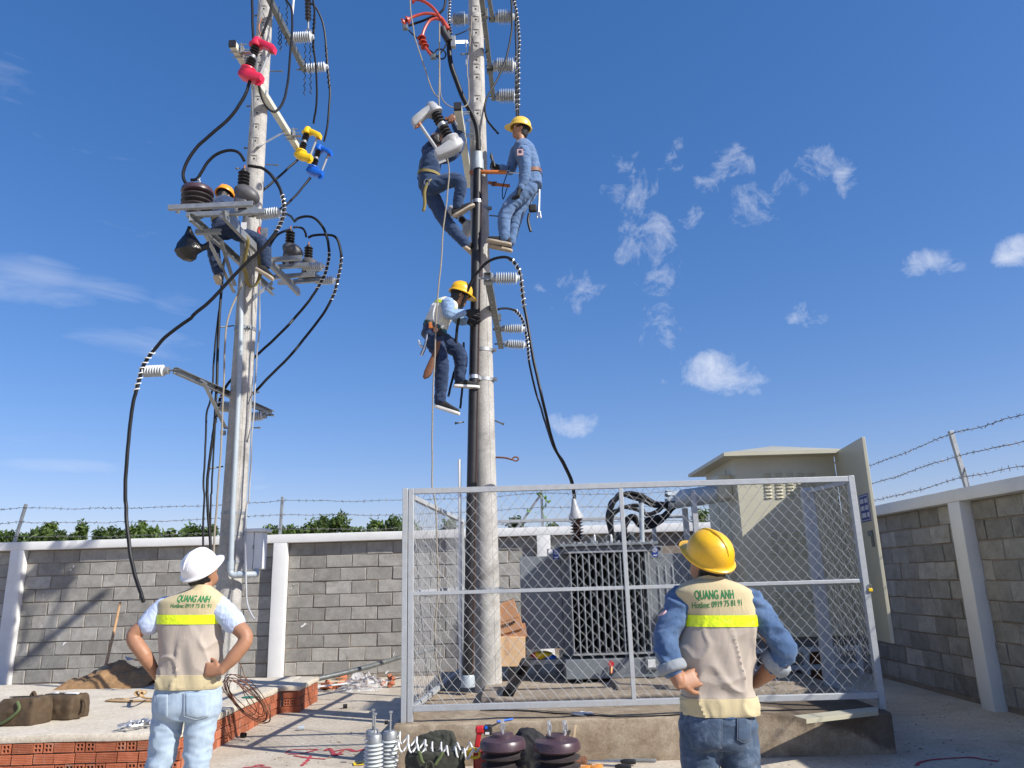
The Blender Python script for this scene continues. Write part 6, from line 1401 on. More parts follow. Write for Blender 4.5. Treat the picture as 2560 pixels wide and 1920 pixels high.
pm = bpy.data.objects['person.001']; sl_ = [o for o in pm.children if o.name.startswith('sleeve')]; sb_ = bvh_of([o.data for o in sl_]); d_ = ray(B5.o[0]+150*B5.o[2], B5.o[1]+622*B5.o[2]).normalized(); h_ = sb_.ray_cast(V((0, 0, CAM_H)), d_)
if h_[0] is not None: MB().lathe(h_[0], h_[1] if h_[1].dot(d_) < 0 else -h_[1], [(-.008, .026), (.003, .026)], 20).build('sleeve_patch', 'patch', sl_[0], 0)

# ================================================================== workers on the poles
def worker(label, head, face, hup, neck, pelvis, arms, legs, fwd, mats, chest_r=(.17, .115), pelvis_r=(.155, .12), voxel=.009, vest=None, cap=True, hs=1.0):
    t = thing('person', label, 'person', pelvis); sp_ = (neck-pelvis).normalized(); f = V(fwd); f = (f-sp_*f.dot(sp_)).normalized(); s = f.cross(sp_)
    L = (neck-pelvis).length
    def rings(g=0.0, a=0.0, b=1.0, n=9):
        out = []
        for i in range(n):
            k = a+(b-a)*i/(n-1); bend = math.sin(math.pi*k)*.03
            w = [pelvis_r[0], pelvis_r[0]*.92, chest_r[0]*.95, chest_r[0], chest_r[0]*.99, .085][min(5, int(k*5))]; w2 = [pelvis_r[0], pelvis_r[0]*.92, chest_r[0]*.95, chest_r[0], chest_r[0]*.99, .085][min(5, int(k*5)+1)]; u = k*5-int(k*5); w = w*(1-u)+w2*u
            d = pelvis_r[1]*(1-k)+chest_r[1]*k; d = d*(1 if k < .85 else 1-(k-.85)*2.5)
            out.append(ell(pelvis+sp_*(L*k)-f*bend, s, f, w+g, d+g, None, 26, 2.4))
        return out
    body = MB(); head_mesh(body, head, face, hup, hs); limb(body, [neck-sp_*.08, neck, head-V(hup).normalized()*.06], [.07, .056, .054], 14); body.loft(rings(-.02))
    for a in arms:
        limb(body, a['j'], [.05, .045, .04, .028], 12)
        if not a.get('glove'): hand(body, a['j'][-1], a['hd'], a['pn'], a.get('side', 1), a.get('curl', .6))
    for l in legs: limb(body, l['j'][:3], [.08, .06, .045], 12)
    link(remesh(body, voxel*.8, 3), 'body', 'skin', t, 80)
    sh = MB(); sh.loft(rings(.012, .05, 1.0))
    for a in arms: limb(sh, a['j'][:3]+[a['j'][3].lerp(a['j'][2], .12)], [.078, .068, .060, .046], 16, 6)
    me = remesh(sh, voxel, 4); crumple(me, .011, (9, 9, 17), .85, len(label)); link(me, 'shirt', mats['shirt'], t, 80)
    tr_ = MB(); tr_.loft(rings(.016, -.16, .12, 5))
    for l in legs: limb(tr_, [l['j'][0], l['j'][1], l['j'][2]], [.105, .082, .066], 18, 8)
    me = remesh(tr_, voxel, 4); crumple(me, .012, (8, 8, 15), .85, len(label)+3); link(me, 'trousers', mats['trousers'], t, 80)
    for a in arms:
        if a.get('glove'):
            g = MB(); hand(g, a['j'][-1], a['hd'], a['pn'], a.get('side', 1), a.get('curl', .7), 1.12); limb(g, [a['j'][-1].lerp(a['j'][2], .15), a['j'][-1]], [.038, .036], 12); link(remesh(g, .006, 2), 'glove', a['glove'], t, 80)
    for l in legs: shoe(t, l['heel'], l['toe'], l['up'], mats['shoe'], mats['sole'], 1.0)
    if vest:
        vr = rings(.024, .18, .99, 12); m = MB(); m.loft(vr); me = remesh(m, voxel, 3); crumple(me, .008, (12, 12, 8), .5, 5); vo = link(me, 'vest', 'vest_pale', t, 80)
        m = MB(); m.loft(rings(.031, .72, .80, 3), False); m.build('reflective_strip', 'hi_vis', vo, 70)
    bl = rings(.030, .10, .19, 3); MB().loft(bl, False).build('belt', mats['belt'], t, 60)
    if cap: helmet(t, head+V(hup).normalized()*.028, face, hup, mats['helmet'], hs*1.02)
    hair(t, head, face, hup, hs, .02); eyes(t, head, face, hup, hs)
    return t, s, f, sp_
Y = 8.55; c = C4
worker('worker in yellow helmet and blue denim leaning back on the right side of the pole', c(1188, 335, Y), V((-1, -.12, .12)), V((.1, 0, 1)), c(1195, 462, Y), c(1292, 850, Y),
    [dict(j=[c(1215, 545, Y-.17), c(1240, 680, Y-.2), c(1232, 800, Y-.2), c(1185, 915, Y-.2)], hd=V((-.25, 0, -1)), pn=V((-1, .2, .2)), glove='black_cloth', curl=.7, side=1),
     dict(j=[c(1150, 540, Y+.16), c(1115, 650, Y+.17), c(1085, 735, Y+.15), c(985, 708, Y+.08)], hd=V((-1, -.1, .2)), pn=V((.1, -1, 0)), glove='black_cloth', curl=1.1, side=-1)],
    [dict(j=[c(1275, 900, Y-.08), c(1050, 1140, Y-.09), c(1030, 1400, Y-.08)], heel=c(1075, 1468, Y-.08), toe=c(870, 1432, Y-.08), up=(0.1, 0, 1)),
     dict(j=[c(1300, 900, Y+.08), c(1160, 1170, Y+.09), c(1090, 1440, Y+.08)], heel=c(1085, 1530, Y+.05), toe=c(900, 1490, Y+.05), up=(0.1, 0, 1))],
    V((-1, 0, 0)), dict(shirt='denim_work', trousers='denim_work', shoe='black_cloth', sole='sole', belt='leather', helmet='pale_helmet'))
t = thing('pliers', 'black pliers held up by the gloved worker on the right pole', 'pliers', c(905, 640, Y+.05)); MB().tube([c(918, 655, Y+.05), c(903, 600, Y+.05), c(900, 560, Y+.05)], [.014, .022, .006], 8).build('jaw', 'polymer', t); MB().tube([c(925, 650, Y+.05), c(935, 700, Y+.05)], .012, 8).build('grip', 'polymer', t)
t = thing('safety_strap', 'orange work-positioning strap round the right pole, upper of two', 'strap', c(800, 755, 8.6))
m = MB(); pts = spline([c(1060, 752, 8.45), c(900, 750, 8.5), c(790, 750, 8.56), c(700, 755, 8.7), c(690, 757, 8.85), c(760, 757, 8.97), c(870, 757, 8.9)], 6)
def ribbon(pts, w, up=V((0, 0, 1))):
    m = MB(); vs = [q for p in pts for q in (p+up*w, p-up*w)]; m.add(vs, [(2*i, 2*i+1, 2*i+3, 2*i+2) for i in range(len(pts)-1)]); return m
o = ribbon(pts, .027).build('webbing', 'orange_strap', t, 60); so = o.modifiers.new('thick', 'SOLIDIFY'); so.thickness = .006
MB().tube([c(1085+18*math.cos(a)*1.0-15, 757+20*math.sin(a), 8.45) for a in [2*math.pi*k/10 for k in range(10)]], .006, 6, closed=True).build('ring', 'steel_tool', t); MB().tube([c(1080, 757, 8.45), c(1180, 760, 8.42)], .006, 6).build('hook_line', 'steel_tool', t)
t = thing('safety_strap', 'dark orange strap with sleeve below it, lower of two', 'strap', c(980, 875, 8.75))
o = ribbon(spline([c(1085, 888, 8.75), c(1000, 880, 8.77), c(930, 868, 8.8), c(870, 855, 8.8)], 5), .022).build('webbing', 'orange_strap', t, 60); so = o.modifiers.new('thick', 'SOLIDIFY'); so.thickness = .006; MB().box(c(930, 868, 8.8), (.07, .02, .062)).build('sleeve', 'leather', t, 0, .004)
t = thing('wrench', 'steel adjustable wrench hanging from the right worker belt', 'wrench', c(1372, 930, Y)); MB().tube([c(1375, 925, Y), c(1372, 1050, Y), c(1368, 1150, Y)], [.013, .016, .02], 8).build('handle', 'steel_tool', t); m = MB(); m.box(c(1370, 1165, Y), (.055, .022, .07)); m.box(c(1388, 1190, Y), (.02, .02, .05)); m.box(c(1352, 1190, Y), (.02, .02, .05)); m.build('jaw', 'steel_tool', t, 0, .006)
t = thing('tool_pouch', 'black pouch with dangling handle on the right worker hip', 'pouch', c(1310, 1110, Y)); m = MB().box(c(1310, 1110, Y), (.10, .06, .10)); m.build('pouch', 'black_cloth', t, 0, .02); MB().tube(spline([c(1275, 1160, Y), c(1265, 1230, Y), c(1280, 1300, Y), c(1292, 1338, Y)], 4), .018, 8).build('handle', 'polymer', t)
cable('tool_lanyard', 'thin dark lanyard curving down the front of the right worker', spline([c(1085, 690, Y), c(1045, 800, Y), c(1010, 920, Y), c(1015, 1020, Y), c(1060, 900, Y)], 6), .006, 'rubber', 'lanyard')
t = thing('sleeve_badge', 'white woven badge on the right worker upper sleeve', 'badge', c(1185, 555, Y-.27)); MB().box(c(1187, 555, Y-.258), (.075, .004, .085)).build('cloth', 'patch', t, 0); MB().box(c(1187, 548, Y-.262), (.035, .004, .035)).build('motif', 'denim_navy', t, 0)

Y = 8.5
worker('worker in dark blue denim climbing behind the grey cutout on the right pole', c(380, 455, Y+.05), V((.7, .5, .55)), V((-.4, -.1, .9)), c(345, 545, Y), c(290, 850, Y),
    [dict(j=[c(440, 610, Y-.05), c(540, 560, Y-.05), c(600, 440, Y-.0), c(530, 250, Y-.1)], hd=V((-.3, 0, 1)), pn=V((.2, 1, 0)), curl=.9),
     dict(j=[c(270, 545, Y+.1), c(320, 470, Y+.15), c(365, 400, Y+.1), c(400, 320, Y+.05)], hd=V((.3, 0, 1)), pn=V((.2, 1, 0)), curl=.9, side=-1)],
    [dict(j=[c(300, 900, Y-.06), c(580, 830, Y-.12), c(575, 1085, Y-.05)], heel=c(545, 1185, Y-.05), toe=c(690, 1105, Y-.05), up=(-.35, 0, 1)),
     dict(j=[c(290, 940, Y+.08), c(440, 1220, Y+.08), c(640, 1450, Y+.05)], heel=c(645, 1500, Y+.05), toe=c(725, 1565, Y+.2), up=(.4, .2, 1))],
    V((1, .2, 0)), dict(shirt='denim_deep', trousers='denim_deep', shoe='black_cloth', sole='sole', belt='olive_strap', helmet='pale_helmet'), chest_r=(.17, .12), cap=False)
t = thing('webbing_strap', 'dark olive strap dangling from the belt of the climbing worker', 'strap', c(250, 900, Y-.2)); o = ribbon(spline([c(300, 820, Y-.17), c(262, 880, Y-.19), c(240, 960, Y-.19), c(245, 1060, Y-.17), c(232, 1140, Y-.16)], 5), .02, V((1, 0, 0))).build('webbing', 'olive_strap', t, 60); so = o.modifiers.new('thick', 'SOLIDIFY'); so.thickness = .005; MB().tube([c(265+25*math.cos(a), 850+30*math.sin(a), Y-.19) for a in [2*math.pi*k/12 for k in range(12)]], .007, 6, closed=True).build('carabiner', 'steel_tool', t)

Y = 8.42; c = C5
worker('worker in yellow helmet and pale vest hugging the riser pipe low on the right pole', c(566, 448, Y), V((.9, .3, -.28)), V((.28, 0, .95)), c(480, 500, Y), c(315, 810, Y),
    [dict(j=[c(452, 520, Y-.17), c(455, 590, Y-.2), c(470, 625, Y-.2), c(610, 612, Y-.12)], hd=V((1, .1, .05)), pn=V((0, 1, 0)), glove='black_cloth', curl=.35, side=-1),
     dict(j=[c(500, 560, Y+.15), c(530, 640, Y+.12), c(560, 680, Y+.1), c(625, 690, Y+.05)], hd=V((1, .1, .0)), pn=V((0, -1, 0)), glove='black_cloth', curl=.5, side=1)],
    [dict(j=[c(320, 870, Y-.07), c(392, 1090, Y-.1), c(378, 1440, Y-.08)], heel=c(345, 1500, Y-.08), toe=c(500, 1550, Y-.1), up=(.2, 0, 1)),
     dict(j=[c(390, 870, Y+.07), c(560, 1000, Y+.06), c(562, 1225, Y+.05)], heel=c(530, 1305, Y+.05), toe=c(700, 1315, Y+.12), up=(0, 0, 1))],
    V((1, .15, -.3)), dict(shirt='denim_shirt_pale', trousers='denim_navy', shoe='black_cloth', sole='white_rubber', belt='teal_belt', helmet='yellow_helmet'), vest=True, chest_r=(.165, .115))
t = thing('open_wrenches', 'pair of steel wrenches hanging from the lowest climbing worker belt', 'wrench', c(220, 850, Y-.1)); 
MB().tube([c(175, 870, Y-.15), c(195, 925, Y-.15), c(235, 935, Y-.15)], [.012, .014, .02], 8).build('wrench', 'steel_tool', t); MB().tube([c(262, 790, Y-.16), c(245, 880, Y-.16), c(225, 950, Y-.16), c(200, 1010, Y-.16)], [.012, .016, .022, .02], 8).build('wrench', 'steel_tool', t)
t = thing('leather_holster', 'brown leather holster hanging on the lowest climbing worker thigh', 'holster', c(300, 1050, Y-.19)); m = MB(); ax = (c(255, 1200, Y)-c(360, 890, Y)).normalized(); m.loft([ell(c(x, y, Y-.2), V((1, 0, .35)).normalized(), V((0, 1, 0)), w, .025, None, 16, 3) for x, y, w in [(362, 885, .03), (345, 960, .035), (300, 1060, .04), (270, 1150, .055), (258, 1200, .055), (250, 1225, .03)]]); m.build('pouch', 'leather', t, 60)
t = thing('rope_coil', 'white rope coil slung on the lowest climbing worker back', 'rope', c(315, 600, Y-.1))
for k in range(6): MB().tube([c(310+k*7+30*math.cos(a)+20*math.sin(a)*-.5, 605+85*math.sin(a), Y-.12-.012*k) for a in [2*math.pi*j/18 for j in range(18)]], .008, 6, closed=True).build('loop', 'white_box', t)
t = thing('tool_kit', 'cluster of small pouches and tools on the lowest climbing worker belt', 'tool belt', c(330, 750, Y-.15))
for (x, y, w, h, mt) in [(290, 730, .05, .08, 'orange_strap'), (335, 760, .06, .10, 'leather'), (375, 790, .05, .09, 'black_cloth'), (400, 740, .04, .06, 'vest_pale'), (255, 690, .03, .03, 'black_cloth')]: MB().box(c(x, y, Y-.16), (w, .04, h)).build('pouch', mt, t, 0, .01)

Y = 9.25; c = C2
worker('worker in orange helmet crouching behind the near platform of the left pole', c(715, 440, 9.42), V((.25, .85, -.35)), V((.05, .35, .9)), c(690, 478, 9.30), c(735, 740, 9.12),
    [dict(j=[c(615, 500, 9.25), c(590, 545, 9.35), c(640, 565, 9.45), c(720, 560, 9.5)], hd=V((1, .2, -.2)), pn=V((0, 0, -1)), glove='black_cloth'),
     dict(j=[c(775, 505, 9.3), c(820, 550, 9.4), c(840, 580, 9.5), c(860, 590, 9.55)], hd=V((1, .2, -.2)), pn=V((0, 0, -1)), glove='black_cloth', side=-1)],
    [dict(j=[c(640, 800, 9.15), c(605, 960, 9.2), c(655, 1200, 9.2)], heel=c(655, 1300, 9.22), toe=c(640, 1235, 8.98), up=(0, .55, 1)),
     dict(j=[c(840, 800, 9.25), c(1090, 900, 9.3), c(1130, 1110, 9.3)], heel=c(1040, 1165, 9.25), toe=c(1195, 1262, 9.22), up=(.35, .3, 1))],
    V((.1, 1, -.3)), dict(shirt='denim_deep', trousers='denim_navy', shoe='black_cloth', sole='sole', belt='olive_strap', helmet='orange_helmet'))
# ================================================================== loose things on the ground and the slab
D4 = Crop(900, 1760, .15371); D5 = Crop(1180, 1760, .20796)
M('insulator_core', (.34,.39,.38), .35, 0, .08, 8, .03, 30)
M('tan_strap', (.45,.30,.15), .8, 0, .2, 14, .4, 160)
def blob(name, mat, parent, rings, amp=.006, freq=(16, 16, 16), vox=.008, seed=0):
    m = MB(); m.loft(rings); me = remesh(m, vox, 2); crumple(me, amp, freq, .6, seed); return link(me, name, mat, parent, 80)
shed_me = None
def standing_insulator(label, cx, cy, sy, Y):
    global shed_me
    top = D4(cx, cy, Y); t = thing('post_insulator', label, 'insulator', V((top.x, Y, 0)), 'grey post insulators standing on the ground'); X = top.x
    MB().lathe((X, Y, 0), (0, 0, 1), [(0, .048), (top.z-.05, .048)], 24).build('core', 'insulator_core', t)
    MB().lathe((X, Y, top.z-.06), (0, 0, 1), [(0, .05), (.004, .054), (.045, .053), (.058, .046), (.060, .02)], 24).build('cap', 'galv', t)
    if shed_me is None:
        m = MB(); m.lathe((0, 0, 0), (0, 0, 1), [(-.004, .046), (-.0035, .064), (0, .067), (.004, .064), (.008, .046)], 28); shed_me = m.mesh('shed'); shed_me.materials.append(MAT['porcelain']); shed_me.polygons.foreach_set('use_smooth', [True]*len(shed_me.polygons))
    z = top.z-.075
    while z > .02:
        o = bpy.data.objects.new('shed', shed_me); scene.collection.objects.link(o); put(o, t); o.location = (X, Y, z); z -= .0275
    b = V((X, Y, top.z-.005)); e = D4(cx+8, sy, Y); MB().rod(b, e, .0072, 10).build('stud', 'galv', t); MB().lathe(e-V((0, 0, .012)), (0, 0, 1), [(0, .014), (.014, .014)], 6).build('nut', 'galv', t)
standing_insulator('front left of the three standing ribbed insulators, with a bolt on top', 238, 488, 150, 6.2)
standing_insulator('rear left of the three standing ribbed insulators, half hidden', 208, 412, 85, 6.42)
standing_insulator('right one of the three standing ribbed insulators beside the tool bag', 492, 432, 118, 6.33)
dl = drum_transformer('left of two brown drum transformers standing in front of the plinth', V((D5(372, 540, 6.22).x, 6.22, 0)), .97)
dr = drum_transformer('right of two brown drum transformers, with raised letters on its rim', V((D5(1022, 550, 6.12).x, 6.12, 0)), .97, terminals=2)
lid = [o for o in dr.children if o.name.startswith('lid')][0]; lb_ = bvh_of([lid.data])
def emboss(body, size, px, py, Y, parent):
    o_ = D5(px, py, Y-.25); return text_on(lb_, body, size, o_, V((1, 0, 0)), V((0, 0, 1)), V((0, 1, 0)), 'resin_dark', parent, 'raised_letters', .0006)
lw = emboss('ETC', .026, 936, 566, 6.12, lid)
fr = [D5(x, y, 6.12-.176) for x, y in ((888, 522), (985, 522), (985, 574), (888, 574))]; hits = []
for p in fr:
    h = lb_.ray_cast(p-V((0, .4, 0)), V((0, 1, 0))); hits.append((h[0] if h[0] is not None else p)-V((0, .001, 0)))
MB().tube(hits, .0016, 4, closed=True).build('raised_frame', 'resin_dark', lid, 0)
# camouflage tool bag with spiral ties
t = thing('tool_bag', 'dark camouflage tool bag filled with white spiral ties', 'bag', V((D4(1220, 900, 6.35).x, 6.35, 0)))
bw_ = (D4(1700, 900, 6.35).x-D4(745, 900, 6.35).x)/2; bc = (D4(1700, 900, 6.35).x+D4(745, 900, 6.35).x)/2; bz = D4(1200, 765, 6.3).z
blob('body', 'canvas_dark', t, [ell(V((bc, 6.36, z*bz)), V((1, 0, 0)), V((0, 1, 0)), bw_*w, .13*w, None, 30, 4.5) for z, w in ((0, .92), (.1, 1.0), (.5, 1.0), (.85, .99), (1.0, .95))], .014, (11, 11, 11), .009, 3)
blob('flap', 'canvas_dark', t, [ell(D4(x, y, 6.5), V((0, .35, 1)).normalized(), V((0, 1, -.35)).normalized(), w, .035, None, 18, 3) for x, y, w in ((830, 700, .02), (950, 650, .055), (1150, 620, .075), (1350, 600, .085), (1500, 600, .07), (1560, 640, .03))], .016, (18, 18, 18), .009, 5)
for xs in ([(960, 760), (985, 860), (1010, 930), (1080, 985), (1160, 990)], [(1345, 780), (1300, 870), (1250, 940), (1215, 1000)]):
    o = ribbon_ = MB(); pts = spline([D4(x, y, 6.21) for x, y in xs], 5); vs = [q for p in pts for q in (p+V((.014, 0, 0)), p-V((.014, 0, 0)))]; o.add(vs, [(2*i, 2*i+1, 2*i+3, 2*i+2) for i in range(len(pts)-1)]); q = o.build('strap', 'green_trim', t, 60); so = q.modifiers.new('thick', 'SOLIDIFY'); so.thickness = .005
MB().tube(spline([D4(x, y, 6.2) for x, y in [(1060, 1040), (1075, 970), (1120, 940), (1170, 960), (1190, 1040)]], 5), .010, 8).build('handle', 'canvas_dark', t)
def spiral(label, a, b, turns, rad, Y, r=.0058):
    A, B = D4(*a, Y), D4(*b, Y-.02); d = B-A; x, y = frame(d, V((0, 1, 0))); pts = []; N_ = int(turns*12)
    for k in range(N_+1):
        s = k/N_; an = 2*math.pi*turns*s; pts.append(A+d*s+(x*math.cos(an)+y*math.sin(an))*rad*(1+.25*noise.noise(V((s*4, turns, 0)))))
    tag(MB().tube(pts, r, 7).build('spiral_tie', 'white_box'), label, 'cable tie', 'white spiral ties in the tool bag')
spiral('white spiral tie reaching left of the tool bag, upper one', (560, 520), (1110, 690), 4, .036, 6.34, .0072)
spiral('white spiral tie reaching left of the tool bag, lower one', (540, 690), (1080, 740), 3.5, .030, 6.27, .0072)
spiral('large white spiral loop in the middle of the tool bag', (1100, 730), (1390, 745), 2, .05, 6.33, .0065)
spiral('white spiral tie at the right end of the tool bag, lower one', (1330, 750), (1830, 830), 3.5, .032, 6.27, .0072)
spiral('white spiral tie leaning out towards the red tool', (1480, 720), (1935, 700), 2.2, .034, 6.36, .0072)
# red cordless tool with yellow lanyard
Y = 6.47; t = thing('cordless_tool', 'red cordless power tool with black battery standing beside the bag', 'power tool', V((D4(1930, 900, Y).x, Y, 0)))
MB().beam(D4(1900, 700, Y), D4(1945, 430, Y), .05, .042, V((1, 0, 0))).build('grip', 'tool_red', t, 0, .010); MB().beam(D4(1880, 420, Y), D4(2025, 410, Y), .07, .055).build('head', 'tool_red', t, 0, .014)
MB().box(D4(2085, 420, Y), (.062, .07, .072)).build('battery', 'polymer', t, 0, .010); MB().box(D4(2052, 382, Y-.037), (.022, .003, .02)).build('label', 'blue_plastic', t, 0); MB().box(D4(2070, 478, Y-.037), (.032, .003, .018)).build('label', 'sign_white', t, 0)
MB().bx(D4(1845, 900, Y).x, D4(2060, 900, Y).x, Y-.05, Y+.05, .0, D4(1900, 760, Y).z).build('body', 'tool_red', t, 0, .015)
pts = []
for k in range(40): a = k/39*2*math.pi*2.3; pts.append(D4(1850+100*math.cos(a)+10*math.sin(2*a), 790+95*math.sin(a)*.75+k*.6, Y-.07-.001*k))
MB().tube(pts, .0085, 7).build('lanyard', 'tool_yellow', t)
# black bag and wooden stick behind the drums
Y = 6.62; t = thing('black_bag', 'slumped black cloth bag behind the two drum transformers', 'bag', V((D5(720, 500, Y).x, Y, 0)))
blob('sack', 'black_cloth', t, [ell(V((D5(x, 500, Y).x, Y, D5(700, y, Y).z)), V((1, 0, 0)), V((0, 1, 0)), w, .10*w/.15, None, 20, 2.6) for x, y, w in ((740, 900, .19), (740, 700, .18), (730, 560, .165), (720, 450, .145), (690, 360, .10), (660, 300, .05), (650, 285, .015))], .02, (11, 11, 11), .010, 7)
t = thing('wood_stick', 'short wooden stick leaning against the plinth face', 'stick', D5.z(1200, 640, .0)); MB().beam(D5(1195, 640, 6.86), D5(1243, 255, 6.90), .012, .02, V((1, 0, 0))).build('stick', 'timber_pale', t, 0, .003)
# hand tools and gloves
for lab, a, b, e in [('long-handled crimping tool lying against the plinth, rear one', (1300, 683), (1785, 690), (1970, 694)), ('long-handled crimping tool on the ground, front one', (1290, 718), (1720, 748), (1912, 757))]:
    t = thing('crimping_tool', lab, 'hand tool', D5.z(*a, .03)); MB().tube([D5.z(*a, .03), D5.z(*b, .03)], .010, 8).build('shaft', 'steel_tool', t); MB().tube(spline([D5.z(*b, .03), D5.z((b[0]+e[0])/2, (b[1]+e[1])/2, .03), D5.z(*e, .03)], 4), [.012, .016, .02, .021, .022, .021, .020, .020, .016], 10).build('grip', 'polymer', t); MB().box(D5.z(a[0]+10, a[1]-10, .04), (.10, .05, .05)).build('jaw', 'rusty', t, 0, .01)
t = thing('angle_bar', 'thin galvanised bar lying along the foot of the plinth', 'bar', D5.z(1800, 680, .02)); MB().beam(D5.z(1330, 668, .015), D5.z(2215, 676, .015), .035, .02).build('bar', 'galv', t, 0, .003)
for lab, x, y, w in (('orange dotted work glove on the ground, left of two', 1330, 752, .045), ('orange dotted work glove on the ground, right of two', 1465, 740, .058)):
    t = thing('work_glove', lab, 'glove', D5.z(x, y, .0)); p = D5.z(x, y+20, .03); m = MB(); hand(m, p+V((0, -.12, 0)), V((.15, 1, .1)), V((0, 0, -1)), 1, .2, 1.25, .2); link(remesh(m, .006, 2), 'palm', 'orange_glove', t, 80)
    for k in range(6): MB().ball(p+V((.012*(k % 3)-.012, -.04+.02*(k//3), .024)), .005, 5).build('grip_dot', 'white_box', t, 80)
t = thing('warning_tag', 'small orange tag lying on the ground left of the insulators', 'tag', D4.z(40, 965, .004)); m = MB(); m.prism([D4.z(-120, 955, .006), D4.z(80, 935, .006), D4.z(95, 985, .006), D4.z(-100, 1000, .006)], (0, 0, .004)); m.build('card', 'tool_yellow', t, 0); m = MB(); m.prism([D4.z(-60, 962, .0115), D4.z(30, 952, .0115), D4.z(36, 972, .0115), D4.z(-55, 982, .0115)], (0, 0, .001)); m.build('print', 'polymer', t, 0)
def nut(label, p, d, r=.022, L_=.05, mat='rubber'):
    t = thing('pipe_fitting', label, 'fitting', p); u = V(d).normalized(); MB().lathe(V(p)+V((0, 0, r)), u, [(0, r*.55), (0, r), (L_, r), (L_, r*.55), (0, r*.55)], 12, False).build('ring', mat, t)
nut('small black fitting on the plinth corner by the fence post', D4.z(400, 335, PH), (1, .2, 0), .016, .03); nut('black pipe fitting on the ground between slab and enclosure', B7.z(712, 1580, 0), (1, .3, 0), .026, .05)
nut('grey pipe offcut on the ground near the brick edge', B6.z(1918, 480, 0), (1, .25, 0), .025, .06, 'conduit'); nut('black fitting lying at the foot of the brick edge', B6.z(1550, 525, 0), (1, -.2, 0), .025, .05)

# ---- on the slab
def canvas_bag(label, x0, x1, yb, yt, z, yaw=0.0, seed=1, openb=False):
    a, b = B6.z(x0, yb, z), B6.z(x1, yb, z); c = (a+b)/2; w = (b-a).length/2; h = P(B6.o[0]+(x0+x1)/2*B6.o[2], B6.o[1]+yt*B6.o[2], c.y).z-z; c = c+V((0, .12, 0)); s = (b-a).normalized(); f = V((0, 0, 1)).cross(s)
    t = thing('canvas_bag', label, 'bag', c)
    rr = [(0, .98), (.03, 1.0), (.5, 1.0), (.88, .96), (1.0, .90)]
    blob('body', 'canvas', t, [ell(c+V((0, 0, h*k)), s, f, w*q, .14*(q**3), None, 44, 12) for k, q in rr], .016, (6, 6, 7), .010, seed)
    MB().tube(spline([c-s*w*.8-f*.03+V((0, 0, h*1.01)), c+V((0, 0, h*1.03))-f*.03, c+s*w*.8-f*.03+V((0, 0, h*1.01))], 6), .006, 6).build('zip', 'canvas_dark', t)
    return t, c, s, f, w, h
t, c_, s_, f_, w_, h_ = canvas_bag('brown canvas tool bag at the left picture edge on the slab', -20, 218, 452, 275, SZ, seed=2)
MB().tube(spline([c_+s_*w_*.1-f_*.13+V((0, 0, h_*.9)), c_+s_*w_*.3-f_*.15+V((0, 0, h_*.6)), c_-s_*w_*.3-f_*.16+V((0, 0, h_*.2)), c_-s_*w_*.8-f_*.14+V((0, 0, h_*.1))], 5), .014, 6).build('strap', 'green_trim', t); MB().tube(spline([c_+s_*w_*.2+V((0, 0, h_)), c_+s_*w_*.35+V((0, 0, h_+.04)), c_+s_*w_*.5+V((0, 0, h_))], 5), .014, 6).build('handle', 'canvas', t)
t, c_, s_, f_, w_, h_ = canvas_bag('open brown canvas tool bag beside the left one, with a shoulder strap', 215, 470, 412, 258, SZ, seed=4)
MB().lathe(c_+V((0, 0, h_*.985)), V((0, 0, 1)), [(0, .001), (.003, .001)], 8).build('lining', 'black_cloth', t); m = MB(); m.add(ell(c_+V((0, 0, h_*1.0)), s_, f_, w_*.78, .10, None, 30, 4.5), [tuple(range(30))]); m.build('opening', 'black_cloth', t, 0)
MB().ball(c_-s_*w_*.35+V((0, 0, h_*1.0)), (.035, .03, .03), 8).build('bottle_cap', 'clear_plastic', t, 80); MB().box(c_+s_*w_*.45+V((0, 0, h_*1.01)), (.13, .05, .025)).build('paper', 'sign_white', t, 0, .008)
MB().tube(spline([c_+s_*w_*.9+V((0, 0, h_*.75)), c_+s_*w_*1.2+V((0, -.02, h_*.72)), c_+s_*w_*1.32+V((0, -.04, h_*.35)), c_+s_*w_*1.1+V((0, -.06, .02)), c_+s_*w_*.9+V((0, -.08, .012))], 6), .016, 6).build('strap', 'canvas', t)
rn = random.Random(5)
for i in range(15):
    u = i/14; p = B6.z(790+u*200+rn.uniform(-18, 18), 450-u*25+rn.uniform(-22, 12), SZ+.015+rn.uniform(0, .03)); d = V((rn.uniform(-1, 1), rn.uniform(-1, 1), rn.uniform(-.1, .2))).normalized()
    t = thing('anchor_bolt', 'zinc bolt or clamp in the small heap on the slab', 'bolt', p, 'heap of zinc bolts on the slab'); MB().rod(p-d*.05, p+d*.05, .009, 8).build('shank', 'zinc_bolt', t); MB().lathe(p+d*.05, d, [(0, .018), (.014, .018)], 6).build('head', 'zinc_bolt', t, 0)
    if i % 2: MB().box(p, (.05, .012, .03), (d, V((-d.y, d.x, 0)).normalized(), V((0, 0, 1)))).build('plate', 'zinc_bolt', t, 0, .003)
t = thing('tan_webbing', 'tan webbing strap with two curled loops lying on the slab', 'strap', B6.z(850, 275, SZ))
def flatstrip(pts, w, up): 
    m = MB(); vs = [q for p in pts for q in (p+up*w, p-up*w)]; m.add(vs, [(2*i, 2*i+1, 2*i+3, 2*i+2) for i in range(len(pts)-1)]); return m
pts = spline([B6.z(x, y, SZ+h) for x, y, h in [(680, 288, .012), (740, 272, .015), (800, 272, .03), (850, 268, .03)]], 5)+spline([P(B6.o[0]+x*B6.o[2], B6.o[1]+y*B6.o[2], 8.5) for x, y in [(885, 262), (905, 245), (902, 228), (886, 226), (876, 240), (890, 252)]], 5)
